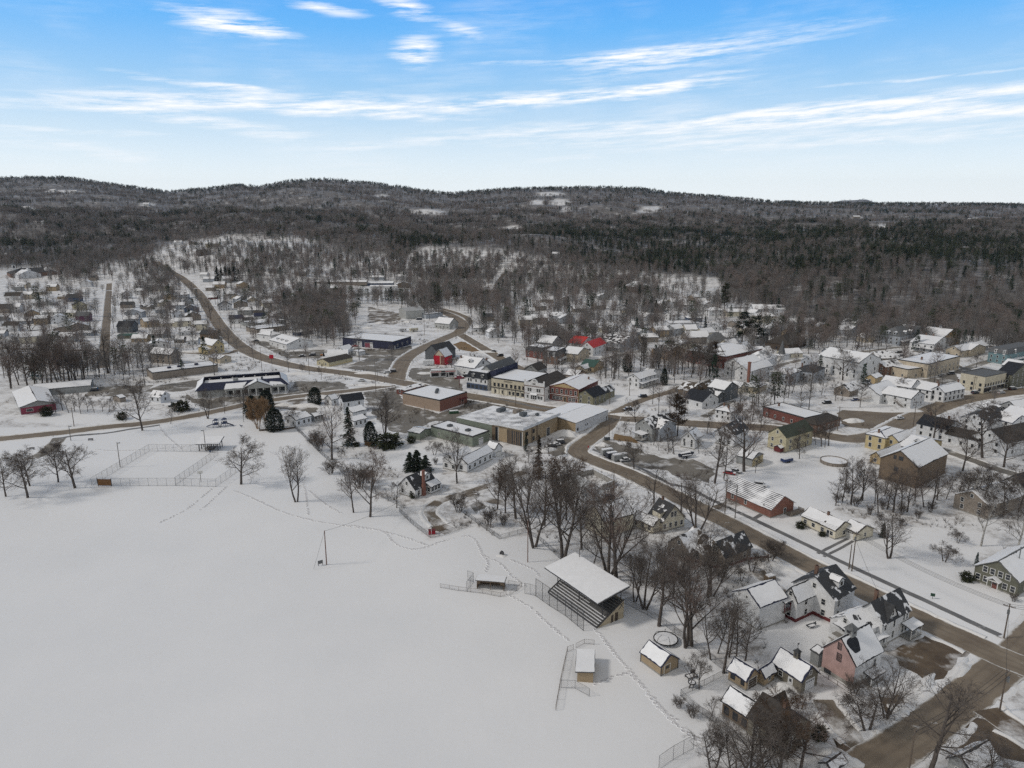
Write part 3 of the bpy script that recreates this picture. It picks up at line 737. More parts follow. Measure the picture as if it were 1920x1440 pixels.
def roof_planes(kind, a, b, e, rise, o):
 """polygons of the roof over local x 0..b, y 0..a"""
 if kind == 'x':
  s = rise / (a / 2); z = e - s * o
  return [[(-o, -o, z), (b + o, -o, z), (b + o, a/2, e + rise), (-o, a/2, e + rise)], [(b + o, a + o, z), (-o, a + o, z), (-o, a/2, e + rise), (b + o, a/2, e + rise)]]
 if kind == 'y':
  s = rise / (b / 2); z = e - s * o
  return [[(-o, a + o, z), (-o, -o, z), (b/2, -o, e + rise), (b/2, a + o, e + rise)], [(b + o, -o, z), (b + o, a + o, z), (b/2, a + o, e + rise), (b/2, -o, e + rise)]]
 if kind == 'hip':
  m = min(a, b) / 2; s = rise / m; z = e - s * o; t = e + rise
  if b >= a: r0, r1 = (m, a/2, t), (b - m, a/2, t)
  else: r0, r1 = (b/2, m, t), (b/2, a - m, t)
  c = [(-o, -o, z), (b + o, -o, z), (b + o, a + o, z), (-o, a + o, z)]
  if b >= a: return [[c[0], c[1], r1, r0], [c[1], c[2], r1], [c[2], c[3], r0, r1], [c[3], c[0], r0]]
  return [[c[0], c[1], r0], [c[1], c[2], r1, r0], [c[2], c[3], r1], [c[3], c[0], r0, r1]]
 if kind == 'mans':
  i = 1.0; t = e + rise
  c = [(-o, -o, e), (b + o, -o, e), (b + o, a + o, e), (-o, a + o, e)]; d = [(i, i, t), (b - i, i, t), (b - i, a - i, t), (i, a - i, t)]
  return [[c[k], c[(k + 1) % 4], d[(k + 1) % 4], d[k]] for k in range(4)] + [d]
 if kind == 'shed':      # low along y = 0
  s = rise / a; return [[(-o, -o, e - s * o), (b + o, -o, e - s * o), (b + o, a + o, e + rise + s * o), (-o, a + o, e + rise + s * o)]]
 if kind == 'shedb':     # low along y = a
  s = rise / a; return [[(-o, -o, e + rise + s * o), (b + o, -o, e + rise + s * o), (b + o, a + o, e - s * o), (-o, a + o, e - s * o)]]
 if kind == 'shedx':     # low along x = 0
  s = rise / b; return [[(-o, -o, e - s * o), (b + o, -o, e + rise + s * o), (b + o, a + o, e + rise + s * o), (-o, a + o, e - s * o)]]
 return [[(0, 0, e), (b, 0, e), (b, a, e), (0, a, e)]]
def walls(mb, kind, a, b, e, rise, z0=-.6):
 mb.add([(0,0,z0),(b,0,z0),(b,a,z0),(0,a,z0),(0,0,e),(b,0,e),(b,a,e),(0,a,e)], [(0,1,5,4),(1,2,6,5),(2,3,7,6),(3,0,4,7)])
 t = e + rise - .02
 if kind == 'x': mb.add([(0,0,e),(0,a,e),(0,a/2,t),(b,0,e),(b,a,e),(b,a/2,t)], [(0,2,1),(3,4,5)])
 elif kind == 'y': mb.add([(0,0,e),(b,0,e),(b/2,0,t),(0,a,e),(b,a,e),(b/2,a,t)], [(0,1,2),(3,5,4)])
 elif kind in ('shed', 'shedb'):
  y1, y0 = (a, 0) if kind == 'shed' else (0, a)
  mb.add([(0,y0,e),(0,y1,e),(0,y1,t),(b,y0,e),(b,y1,e),(b,y1,t)], [(0,1,2),(3,5,4),(1,4,5,2)])
 elif kind == 'shedx': mb.add([(0,0,e),(b,0,e),(b,0,t),(0,a,e),(b,a,e),(b,a,t)], [(0,1,2),(3,5,4),(1,4,5,2)])
class Vol:
 """one finished block: its root, its frame in the root, its roof and its sizes"""
 def __init__(s, root, rel, wall, roof, a, b, e, rise, near): s.root, s.rel, s.wall, s.roof, s.a, s.b, s.e, s.rise, s.near = root, rel, wall, roof, a, b, e, rise, near
 def fix(s, o): o.matrix_local = s.rel @ o.matrix_basis; return o
def sideloc(v, side, pos, z):
 if side == 'x': return (pos, 0, z), 0
 if side == 'y': return (0, pos, z), -math.pi / 2
 return (v.b, pos, z), math.pi / 2
def put_window(v, side, pos, z, w=.95, h=1.45, frame='trim', near=None):
 fm, pm = window_mesh(w, h, frame, 'near' if (v.near if near is None else near) else 'far')
 loc, rz = sideloc(v, side, pos, z)
 o = v.fix(link('window', fm, v.root, loc, rz))
 if pm: link('pane', pm, o)
 return o
def put_door(v, side, pos, w=1.0, h=2.1, m=None, name='door', z=.05):
 loc, rz = sideloc(v, side, pos, z)
 return v.fix(link(name, door_mesh(w, h, m or WALL['dgrey']), v.root, loc, rz))
def volume(root, L, N, Rr, eave, rise, roof, wall, rst, nx=0, ny=0, fl=1, main=True, o=.35, frame='trim', ww=.95, wh=1.45, attic=True, base=None, th=None, snow_edge=.17):
 """one block of a building: walls, roof, lying snow, windows. Returns its frame."""
 p, ang, a, b = fit(L, N, Rr)
 if th is not None: ang = th
 rng = random.Random(int(N[0] * 31 + N[1] * 17)); dist = math.hypot(p.x, p.y); near = dist < 300
 M4 = Matrix.Translation((p.x, p.y, p.z)) @ Matrix.Rotation(ang, 4, 'Z')
 if root is not None and root.name not in ROOTM: ROOTM[root.name] = M4; root.location = p; root.rotation_euler = (0, 0, ang)
 rel = ROOTM[root.name].inverted() @ M4
 pre = '' if main else 'wing_'
 mb = MB(); walls(mb, roof, a, b, eave, rise)
 w = mb.build(pre + 'wall', WALL[wall], root)
 w.matrix_local = rel
 if near or base:
  fb = MB(); k = .025
  for x0, x1, y0, y1 in ((-k, b + k, -k, 0), (-k, 0, 0, a), (b, b + k, 0, a)): fb.box(x0, x1, y0, y1, -.5, .35 if not base else base[1])
  f = fb.build(pre + 'foundation', WALL[base[0]] if base else CONC, root); f.matrix_local = rel
 # roof
 rm = (ROOFM.get(rst[0]) or WALL[rst[0]]) if isinstance(rst, tuple) else ROOFM.get(rst, ROOFM['dark'])
 snow = rst in ('s', 'sb', 'sn', 'sg') or isinstance(rst, tuple) and rst[1] == 's'
 if rst == 'sb': rm = ROOFM['brown']
 if rst == 'sn': rm = ROOFM['navy']
 if rst == 'sg': rm = ROOFM['green']
 rb = MB(); sb = MB()
 if roof == 'flat':
  pk = .18; hp = .45
  for x0, x1, y0, y1 in ((-.06, b + .06, -.06, pk), (-.06, b + .06, a - pk, a + .06), (-.06, pk, pk, a - pk), (b - pk, b + .06, pk, a - pk)): rb.box(x0, x1, y0, y1, eave - .12, eave + hp)
  rb.box(pk, b - pk, pk, a - pk, eave - .12, eave)
  if snow: sb.slab(jag([(pk, pk, eave), (b - pk, pk, eave), (b - pk, a - pk, eave), (pk, a - pk, eave)], 1.5, .0, .12, rng), .25, .004)
 else:
  for pl in roof_planes(roof, a, b, eave, rise, o):
   rb.slab(pl, .10, -.06)
   if snow and (roof != 'mans' or pl[0][2] > eave + .5): sb.slab(jag(pl, .65, snow_edge, .26, rng), .10 + rng.uniform(.10, .16), .104)
 r = rb.build(pre + 'roof', rm, root); r.matrix_local = rel
 if snow and sb.f: sb.build('snow_cover', SNOWM, r)
 vo = Vol(root, rel, w, r, a, b, eave, rise, near)
 def row(n, length, side, k):
  z = .95 + k * 2.75
  if z + wh > eave - .1: z = eave - wh - .25
  for i in range(n):
   pos = length * (i + .5) / n + (rng.uniform(-.15, .15) if n < 6 else 0)
   put_window(vo, side, pos, z, ww, wh, frame)
 for k in range(fl):
  row(nx, b, 'x', k); row(ny, a, 'y', k)
 if attic and rise > 2.2:
  if roof == 'y' and nx and not nx < 0: put_window(vo, 'x', b / 2, eave + rise * .22, ww * .85, min(wh * .8, rise * .4), frame)
  if roof == 'x' and ny and not ny < 0: put_window(vo, 'y', a / 2, eave + rise * .22, ww * .85, min(wh * .8, rise * .4), frame)
 return vo
ROOTM = {}
def chimney(v, x, y, z, h=1.6, w=.7, m=None, snow=True):
 mb = MB(); mb.box(x - w/2, x + w/2, y - w/2, y + w/2, z - 1.5, z + h, 0); mb.box(x - w/2 - .06, x + w/2 + .06, y - w/2 - .06, y + w/2 + .06, z + h, z + h + .14, 0)
 mb.box(x - w*.25, x + w*.25, y - w*.25, y + w*.25, z + h + .14, z + h + .3, 1)
 return mb.build('chimney', [m or WALL['brickb'], BLACK], v.roof)
def dormer(v, x, y, z, w, h, d, wallk='white', snow=True, face='-y', frame='trim'):
 """a small gabled dormer standing on a roof slope; local origin at its front foot"""
 mb = MB(); walls(mb, 'y', d, w, h, w * .35, -1.2)
 rz = {'-y': 0, '-x': -math.pi / 2}[face]
 o = v.fix(mb.build('dormer', WALL[wallk], v.root, (x, y, z), rz))
 rb = MB(); sb = MB(); rng = random.Random(int(x * 7 + y))
 for pl in roof_planes('y', d, w, h, w * .35, .2):
  rb.slab(pl, .08, -.02)
  if snow: sb.slab(jag(pl, .6, .08, .15, rng), .22, .084)
 rb.build('dormer_roof', ROOFM['dark'], o)
 if sb.f: sb.build('dormer_snow', SNOWM, o)
 fm, pm = window_mesh(min(w * .5, 1.0), h * .7, frame, 'far'); link('window', fm, o, (w / 2, 0, h * .2))
 return o
def cupola(v, x, y, z, w=1.2, h=1.6, wallk='white', vane=True, top='dark'):
 mb = MB(); mb.box(x - w/2, x + w/2, y - w/2, y + w/2, z - .8, z + h)
 o = v.fix(mb.build('cupola', WALL[wallk], v.root))
 rb = MB(); t = w * .68; rb.add([(x-t,y-t,z+h),(x+t,y-t,z+h),(x+t,y+t,z+h),(x-t,y+t,z+h),(x,y,z+h+w*.8)], [(3,2,1,0),(0,1,4),(1,2,4),(2,3,4),(3,0,4)])
 rb.build('cupola_roof', ROOFM[top], o)
 lb = MB(); k = .02
 for sx, sy in ((0,-1),(-1,0),(1,0),(0,1)):
  if sx == 0: lb.box(x - w*.26, x + w*.26, y + sy*(w/2) - k, y + sy*(w/2) + k, z + h*.2, z + h*.85)
  else: lb.box(x + sx*(w/2) - k, x + sx*(w/2) + k, y - w*.26, y + w*.26, z + h*.2, z + h*.85)
 lb.build('louvre', DTRIM, o)
 if vane:
  vb = MB(); zz = z + h + w * .8; vb.tube((x,y,zz-.1),(x,y,zz+1.1),.035,n=5); vb.bar((x-.4,y,zz+.75),(x+.45,y,zz+.75),.04,.06); vb.add([(x-.1,y-.02,zz+.8),(x+.35,y-.02,zz+.85),(x+.3,y-.02,zz+1.15),(x,y-.02,zz+1.05),(x-.25,y-.02,zz+1.2),(x-.1,y+.02,zz+.8),(x+.35,y+.02,zz+.85),(x+.3,y+.02,zz+1.15),(x,y+.02,zz+1.05),(x-.25,y+.02,zz+1.2)], [(0,1,2,3,4),(9,8,7,6,5),(0,5,6,1),(1,6,7,2),(2,7,8,3),(3,8,9,4),(4,9,5,0)])
  vb.build('weathervane', DTRIM, o)
 return o
def porch(v, x0, x1, y0, y1, h, rise=.5, deck=.4, posts=3, roofk='dark', m=None, snow=True, name='porch'):
 """a roofed open porch with posts, in the building's local frame (y0 is its open front)"""
 m = m or TRIM
 mb = MB(); mb.box(x0, x1, y0, y1, deck - .2, deck)
 o = mb.build(name, mat('porch_boards', (.25,.24,.22), .85, noise=.15), v.root); v.fix(o)
 mb2 = MB(); mb2.box(-.07, .07, -.07, .07, deck, h); pm = mb2.mesh('porch_post', m)
 for i in range(posts): link('porch_post', pm, o, (x0 + .15 + (x1 - x0 - .3) * i / max(1, posts - 1), y0 + .15, 0))
 rl = MB()
 rl.box(x0 + .1, x1 - .1, y0 + .11, y0 + .18, deck + .85, deck + .93)
 k = x0 + .25
 while k < x1 - .2: rl.box(k, k + .04, y0 + .12, y0 + .17, deck + .1, deck + .85); k += .28
 rl.build('railing', m, o)
 rb = MB(); pl = [(x0 - .2, y0 - .2, h), (x1 + .2, y0 - .2, h), (x1 + .2, y1, h + rise), (x0 - .2, y1, h + rise)]
 rb.slab(pl, .12, 0); rr = rb.build('porch_roof', ROOFM[roofk], o)
 if snow:
  sb = MB(); sb.slab(jag(pl, .7, .08, .2, random.Random(3)), .28, .124); sb.build('snow_cover', SNOWM, o)
 return o
def stairs(v, p0, p1, w, m=None, n=12, rail=True, name='outside_stair'):
 p0, p1 = Vector(p0), Vector(p1); m = m or WALL['weather']; mb = MB(); d = p1 - p0
 f = Vector((d.x, d.y, 0)).normalized(); s = Vector((-f.y, f.x, 0)) * w / 2
 for k in range(n):
  c = p0 + d * ((k + .5) / n); t = d.length / n * .55
  q = [c - s - f * t * .6, c + s - f * t * .6, c + s + f * t * .6, c - s + f * t * .6]; mb.slab(q, .03, -.05)
 for sg in (1, -1):
  mb.bar(p0 + s * sg, p1 + s * sg, .08, .25)
  if rail: mb.bar(p0 + s * sg + Vector((0, 0, .95)), p1 + s * sg + Vector((0, 0, .95)), .07, .07); [mb.bar(p0 + s * sg + d * k / 4, p0 + s * sg + d * k / 4 + Vector((0, 0, .95)), .07, .07) for k in range(5)]
 return v.fix(mb.build(name, m, v.root))
def hvac(v, x, y, z, sx=2.0, sy=1.5, h=1.1, k='dgrey'):
 mb = MB(); mb.box(x - sx/2, x + sx/2, y - sy/2, y + sy/2, z + .12, z + h); mb.box(x - sx/2 + .15, x + sx/2 - .15, y - sy/2 + .15, y + sy/2 - .15, z - .05, z + .12)
 mb.tube((x - sx*.2, y, z + h), (x - sx*.2, y, z + h + .12), .35, n=10); mb.tube((x + sx*.22, y, z + h), (x + sx*.22, y, z + h + .12), .35, n=10)
 for k2 in range(4): mb.box(x - sx/2 - .015, x - sx/2, y - sy*.4, y + sy*.4, z + .25 + k2 * .2, z + .33 + k2 * .2)
 return mb.build('rooftop_unit', WALL[k], v.roof)
def building(name, label, cat, vols, group=None):
 root = thing(name, label, cat, (0, 0, 0), 0, group); out = []
 for i, v in enumerate(vols):
  kw = v[-1] if isinstance(v[-1], dict) else {}
  a = v[:-1] if kw else v
  out.append(volume(root, *a, main=(i == 0), **kw))
 return root, out
def lettering(txt, size, m, parent, loc, rz=0.0, name='sign_lettering', tilt=90):
 c = bpy.data.curves.new(name, 'FONT'); c.body = txt; c.size = size; c.align_x = 'CENTER'; c.align_y = 'CENTER'; c.extrude = .015
 c.materials.append(m); q = bpy.data.objects.new('lettering_outline', c); COL.objects.link(q); bpy.context.view_layer.update(); me = bpy.data.meshes.new_from_object(q.evaluated_get(bpy.context.evaluated_depsgraph_get())); bpy.data.objects.remove(q); o = bpy.data.objects.new(name, me); COL.objects.link(o); o.parent = parent; o.location = loc; o.rotation_euler = (R(tilt), 0, rz); return o
# ---------------------------------------------------------------- the buildings, nearest first
B = building
# white farmhouse with barn
r, v = B('white_farmhouse', 'big white farmhouse with red foundation, attached plain barn and dark roof with snowy dormer', 'house', [
 ((1487,1131),(1561,1169),(1590,1141),6.2,3.9,'x','white','p_less',0,2,2,dict(base=('redb',.9),frame='trim')),
 ((1467,1152),(1491,1167),(1524,1150),5.6,2.8,'x','white',('dark','s'),1,1,2,dict(base=('redb',.9))),
 ((1376,1150),(1421,1182.5),(1467,1161),6.2,2.6,'x','white','sn',0,0,1,dict(o=.3))])
m, e, bn = v
dormer(m, m.b*.42, m.a*.13, m.e + m.rise*.30, 2.4, 1.5, 2.6)
chimney(m, m.b*.30, m.a*.62, m.e+m.rise, 1.2)
put_window(m, 'x', m.b*.2, 1.2); put_window(m, 'x', m.b*.2, 3.9)
put_window(bn, 'y', bn.a*.5, 6.4, .5, .6)
porch(e, -2.6, -.1, e.a*.35, e.a*.35+1.6, 5.1, .3, 2.6, 2, m=WALL['redb'], name='balcony')
# white victorian with balcony
r, v = B('white_victorian_house', 'white victorian house with steep cross gable, corner porch and rear balcony, behind pink barn', 'house', [
 ((1602,1190),(1649,1215),(1699,1186),6.2,3.8,'x','white','p_less',0,0,2),
 ((1556,1194),(1606,1226),(1648,1203),5.2,2.6,'x','white','p_more',0,1,2,dict(o=.3)),
 ((1652,1206),(1657,1210),(1676,1199),6.2,3.2,'y','white','dark',2,0,2,dict(o=.3,ww=.7,wh=1.7))])
m, e, cg = v
for f in (.12,.80,.92):
 for z in (1.0,4.0): put_window(m, 'x', m.b*f, z, .7, 1.6)
porch(m, m.b*.72, m.b+1.6, -2.6, -.05, 2.9, .6, .5, 3)
porch(e, e.b*.45, e.b*.95, -1.8, -.05, 2.7, .5, .3, 3, name='side_porch')
porch(e, -1.6, -.05, e.a*.3, e.a*.75, 5.0, .2, 2.7, 2, name='balcony')
chimney(m, m.b*.35, m.a*.7, m.e+m.rise, 1.0)
# pink barn
r, v = B('pink_barn', 'barn with weathered pink gable, white side wall and hole melted in roof snow', 'barn', [
 ((1536,1258),(1599,1291),(1652,1264),5.6,4.2,'x','white',('black','s'),1,0,1,dict(attic=False,base=('concrete',.9),snow_edge=.14)),
 ((1526,1247),(1533,1252),(1542,1247),3.2,.5,'shedx','grey','s',0,0,1,dict(o=.2))])
m = v[0]
pb = MB(); pb.add([(-.03,.02,.9),(-.03,m.a-.02,.9),(-.03,m.a-.02,m.e),(-.03,m.a/2,m.e+m.rise-.25),(-.03,.02,m.e),(0,.02,.9),(0,m.a-.02,.9),(0,m.a-.02,m.e),(0,m.a/2,m.e+m.rise-.25),(0,.02,m.e)],[(4,3,2,1,0),(5,6,7,8,9)]+[(i,(i+1)%5,5+(i+1)%5,5+i) for i in range(5)])
m.fix(pb.build('painted_gable', WALL['pink'], m.root))
put_window(m,'y',m.a*.5,4.4,.95,1.6,'dark'); put_window(m,'y',m.a*.52,7.0,.7,1.4,'dark'); put_window(m,'y',m.a*.8,.2,1.4,.8,'dark'); put_window(m,'x',m.b*.75,2.6,.9,1.7)
# bare patch: ring of lost shingles round a squat cupola
mb = MB(); s = m.rise/(m.a/2); P = []
for k in range(16):
 a_ = 6.28*k/16; x_ = m.b*.22 + 1.7*math.cos(a_)*(1+.2*math.sin(3*a_)); y_ = m.a*.30 + 1.25*math.sin(a_)*(1+.2*math.cos(2*a_)); P.append((x_, y_, m.e + s*y_))
mb.slab(P, .27, .1); m.fix(mb.build('bare_roof_patch', ROOFM['black'], m.root))
cupola(m, m.b*.34, m.a*.5, m.e+m.rise, 1.7, 1.0, 'grey', False, 'gray')
porch(m, m.b*.35, m.b*.85, -1.9, -.03, 2.0, .5, .25, 2, m=WALL['white'], name='entry_hood')
# taupe garage with cupola
r, v = B('taupe_garage', 'taupe garage with cupola and weathervane beside pink barn', 'garage', [((1445,1266),(1501,1301),(1534,1287),3.1,2.5,'y','taupe','sn',0,0,1,dict(attic=False,snow_edge=.2))])
m = v[0]; cupola(m, m.b/2, m.a*.48, m.e+m.rise, 1.0, 1.3, 'taupe'); put_window(m,'y',m.a*.70,1.2,.9,1.1); put_door(m,'y',m.a*.36,.95,2.1,WALL['white'])
put_door(m,'x',m.b*.52,2.7,2.4,WALL['whitem'],'garage_door'); put_window(m,'x',m.b*.5,3.6,.7,.8)
# tan garage with side wing
r, v = B('tan_garage', 'tan double garage with low side wing, snow roofed, behind brown house', 'garage', [
 ((1363,1276),(1398,1296),(1424,1284),2.6,1.9,'y','tan','sn',0,0,1,dict(attic=False)), ((1418,1278),(1432,1288),(1450,1275),2.5,1.3,'x','tan','sn',1,0,1,dict(attic=False,ww=.8,wh=.9))])
m = v[0]; put_door(m,'x',m.b*.5,2.6,2.2,WALL['dbrown'],'garage_door'); put_window(m,'y',m.a*.75,1.0,.9,1.2,'dark'); put_window(m,'y',m.a*.2,1.0,.7,.9,'dark')
# big brown house behind the trees at the bottom
r, v = B('brown_house', 'rambling dark roofed brown house half hidden by trees near bottom edge', 'house', [
 ((1402,1376),(1466,1424),(1516,1388),4.0,3.2,'y','taupe','brown',2,2,2,dict(frame='trim')),
 ((1353,1341),(1403,1375),(1432,1356),3.4,2.0,'y','brown',('black','s'),0,3,1,dict(frame='dark')),
 ((1430,1352),(1452,1366),(1476,1352),3.4,2.4,'x','taupe','brown',1,1,1)])
chimney(v[0], v[0].b/2, v[0].a*.4, v[0].e+v[0].rise, 1.0)
# bottom right corner roof
r, v = B('grey_house', 'house corner with snowy roof and dark shrubs, lower right edge of view', 'house', [((1770,1452),(1815,1478),(1868,1452),3.2,2.0,'x','grey','s',1,1,1)])
r, v = B('white_shed', 'snow covered low shed roof beside the small street at bottom edge', 'shed', [((1530,1452),(1558,1462),(1590,1448),1.9,.8,'x','white','s',0,0,1)])
# green colonial
r, v = B('green_house', 'sage green two storey house with white windows, white portico and wide gable, right edge', 'house', [((1817,1092),(1905,1120),(1972,1088),4.3,3.6,'x','green',('gray','s'),2,0,1,dict(attic=False))])
m = v[0]
for f, z in ((.10,1.0),(.28,1.0),(.72,1.0),(.90,1.0),(.24,3.7),(.41,3.7),(.59,3.7),(.76,3.7)): put_window(m,'y',m.a*f,z,1.0,1.5)
put_door(m,'y',m.a*.5,1.2,2.2,WALL['brickr'])
mb = MB(); c_ = m.a*.5
for y_ in (c_-1.3, c_+1.18): mb.box(-1.5,-1.38,y_,y_+.12,0,2.5)
mb.box(-1.6,-.03,c_-1.45,c_+1.45,2.5,2.65); o = m.fix(mb.build('portico', TRIM, m.root))
mb = MB(); mb.slab([(-1.8,c_-1.6,2.6),(-.03,c_-1.6,2.6),(-.03,c_,3.5),(-1.8,c_,3.5)],.12,0); mb.slab([(-1.8,c_+1.6,2.6),(-.03,c_+1.6,2.6),(-.03,c_,3.5),(-1.8,c_,3.5)],.12,0); mb.build('portico_roof', SNOWM, o)
mb = MB(); mb.tube((m.b*.45,m.a*.35,m.e),(m.b*.45,m.a*.35,m.e+m.rise+2.2),.13,n=8); mb.tube((m.b*.45,m.a*.35,m.e+m.rise+2.1),(m.b*.45,m.a*.35,m.e+m.rise+2.35),.2,n=8); m.fix(mb.build('stove_pipe', STEEL, m.root))
# cream ranch across the street, with its garage
r, v = B('cream_ranch_house', 'long cream ranch house with snowy roof and attached garage across the street', 'house', [
 ((1504,982),(1565,1012),(1592,1000),3.0,2.1,'y','cream',('brown','s'),1,4,1,dict(attic=False,ww=1.1,wh=1.2)), ((1584,1001),(1605,1015),(1631,1004),2.7,1.7,'y','cream',('brown','s'),1,0,1,dict(attic=False,ww=.8,wh=1.1)),
 ((1541,997),(1551,1002),(1556,999.5),2.7,1.3,'x','cream',('brown','s'),0,1,1,dict(attic=False,ww=1.6))])
chimney(v[0], v[0].b*.45, v[0].a*.45, v[0].e+v[0].rise, .9, .6); put_door(v[1],'y',v[1].a*.5,2.6,2.2,TRIM,'garage_door'); put_door(v[0],'y',v[0].a*.2,1.0,2.1,WALL['dgrey'])
# brick ranch
r, v = B('brick_ranch_house', 'long red brick hall with striped snowy roof and back deck beside the curved street', 'building', [((1362,935),(1444,972),(1485,958),3.3,3.4,'y','brick','stripe',0,0,1,dict(o=.5)), ((1426,962),(1438,968),(1443,965),2.6,1.0,'x','sage','s',0,0,1)])
m = v[0]; put_window(m,'y',m.a*.55,1.2,.9,1.5); put_window(m,'y',m.a*.85,1.2,.9,1.5); put_door(m,'x',m.b*.62,1.0,2.1)
mb = MB(); mb.box(m.b*.6,m.b+2.2,-2.6,-.05,.2,.5); [mb.box(m.b*.6+k*.25,m.b*.6+k*.25+.12,-2.62,-2.55,.5,1.45) for k in range(int((m.b*.4+2.2)/.25))]; [mb.box(m.b+2.1,m.b+2.2,-2.6+k*.25,-2.48+k*.25,.5,1.45) for k in range(10)]
m.fix(mb.build('deck', WALL['weather'], m.root))
# brown barn and yellow house
r, v = B('brown_barn', 'tall brown weathered barn with snow roof behind a screen of bare saplings', 'barn', [((1649,895),(1716,916),(1768,887),8.0,4.4,'x','brown',('dark','s'),0,0,1,dict(attic=False,base=('brown',1.2)))])
m = v[0]; put_window(m,'y',m.a*.46,9.0,1.3,1.2,'dark'); put_window(m,'y',m.a*.62,9.0,.8,1.2,'dark'); put_window(m,'y',m.a*.55,4.6,1.3,1.3,'dark')
r, v = B('yellow_house', 'golden yellow two storey house with long snowy wing in front of brown barn', 'house', [
 ((1623,838),(1657,848),(1692,832),6.0,1.2,'hip','yellow',('navy','s'),0,2,2,dict(ww=1.1,wh=1.7)), ((1660,843),(1681,851),(1706,839),5.4,2.0,'x','yellow','sn',1,1,2,dict(ww=1.0)),
 ((1690,850),(1712,862),(1757,843),4.2,2.6,'y','yellow','sn',2,1,1), ((1634,866),(1650,873),(1690,855),3.2,1.8,'x','gold','s',1,1,1)])
dormer(v[2], v[2].b*.2, v[2].a*.4, v[2].e+v[2].rise*.5, 1.5, 1.1, 1.6, face='-x'); chimney(v[0], 2.5, 4, v[0].e+v[0].rise, 1.0)
# white houses down the side street, right
r, v = B('white_house', 'white clapboard house with black roof and long rear ell right of the yellow house', 'house', [((1719,815),(1772,829),(1792,816),5.6,2.8,'y','white','black',1,3,2), ((1772,830),(1832,845),(1850,832),4.2,2.0,'y','white','brown',1,3,1)])
chimney(v[0], v[0].b*.5, v[0].a*.2, v[0].e+v[0].rise, 1.2); chimney(v[0], v[0].b*.5, v[0].a*.8, v[0].e+v[0].rise, 1.2)
r, v = B('white_house', 'white house with dark brown gable roof and big bare maple before its front', 'house', [((1838,836),(1882,858),(1950,834),6.0,4.0,'x','white','brown',3,2,2)])
r, v = B('white_house', 'white house with dark roof between two snow roofed houses near right edge', 'house', [((1803,802),(1848,815),(1878,797),5.6,3.0,'x','white','p_less',2,2,2)])
r, v = B('white_house', 'white house with blue edged snowy roof by the main street bend at right edge', 'house', [((1858,799),(1895,811),(1917,800),4.4,2.4,'y','white','sn',1,2,2)])
r, v = B('white_house', 'small snow roofed white house farthest right below the olive block', 'house', [((1880,785),(1925,797),(1950,785),3.6,2.0,'y','white','s',1,2,1)])
r, v = B('grey_bungalow', 'pale grey house with snowy roof screened by tangled trees at right edge', 'house', [((1800,948),(1850,975),(1905,948),5.0,3.0,'x','weather','p_more',3,2,2), ((1885,920),(1915,935),(1955,915),4.5,3.0,'x','grey','black',2,1,1)])
# tan house with red porch, north of brick ranch
r, v = B('tan_house', 'pale yellow gabled house with dark green roof and red back porch', 'house', [((1441,838),(1472,849),(1520,833),6.6,3.2,'x','pale','dgreen',3,2,2), ((1452,846),(1462,850),(1472,846),2.2,.8,'x','redb','s',0,0,1)])
r, v = B('red_brick_block', 'long low red brick block with snow roof and dark hipped end', 'building', [((1436,779),(1508,803),(1530,791),4.6,0,'flat','brickr','s',0,5,1,dict(ww=.9)), ((1500,803),(1530,812),(1573,798),3.8,2.2,'hip','brickb','brown',5,2,1)])
chimney(v[0], v[0].b*.5, v[0].a*.85, v[0].e, 1.6)
# ---- middle: low modern building, metal hall, green sheds
r, v = B('modern_office', 'low modern building with tan panels, dark glass and seam marked snow roof', 'building', [
 ((928,823),(980,838),(1041,808),7.2,.7,'shedb','tan','seam',0,0,1,dict(o=.9)), ((862,803),(928,823),(990,797),5.6,.5,'shedb','sage','seam',0,4,1,dict(o=.15,ww=.8,wh=.9))])
m, e = v
mb = MB()
for f, g in ((.03,.27),(.30,.50),(.80,.90)): mb = MB(); mb.box(-.08,.0,m.a*f,m.a*g,.3,6.2); m.fix(mb.build('dark_glazing', GLASS, m.root))
mb = MB(); [mb.box(-.14,-.02,m.a*f,m.a*f+.22,.1,6.6) for f in (.0,.79)]; m.fix(mb.build('white_pilasters', TRIM, m.root)); mb = MB(); [mb.box(-.13,-.09,m.a*f,m.a*f+w_,.2,6.4) for f,w_ in ((.09,.5),(.15,.3),(.21,.6),(.27,.5),(.34,.3),(.38,.7),(.45,.4),(.92,1.4))]; m.fix(mb.build('brown_slats', WALL['brown'], m.root))
mb = MB(); mb.box(-.95,m.b+.95,-.99,-.91,m.e+.25,m.e+1.45); mb.box(-1.0,-.92,-.9,m.a+.9,m.e+.25,m.e+1.45); m.fix(mb.build('roof_fascia', WALL['whitem'], m.root))
for f, z in ((.12,1.0),(.12,4.2),(.30,4.2),(.30,1.0)): put_window(m,'x',m.b*f,z,1.2,1.5,'dark')
put_door(m,'x',m.b*.72,2.4,3.6,GLASS,'entrance_door')
mb = MB(); mb.box(m.b*.24,m.b*.27,-.1,0,0,7); mb.box(m.b*.38,m.b*.41,-.1,0,0,7); m.fix(mb.build('corner_piers', WALL['brown'], m.root))
hvac(e, e.b*.75, e.a*.55, 6.1, 4.5, 2.2, 1.5, 'dgrey'); hvac(e, e.b*.85, e.a*.22, 6.1, 4, 2.2, 1.6, 'weather'); hvac(m, m.b*.62, m.a*.72, 7.9, 3.2, 2.2, 1.4, 'dgrey'); hvac(m, m.b*.75, m.a*.4, 8.0, 1.6, 1.2, .9, 'dgrey')
r, v = B('metal_hall', 'large low pitched hall, tan end wall and white metal street wall, smooth snow roof', 'building', [((1012,796),(1079,814),(1134,787),5.0,1.0,'x','tan','s',0,0,1,dict(o=.15,snow_edge=.02))])
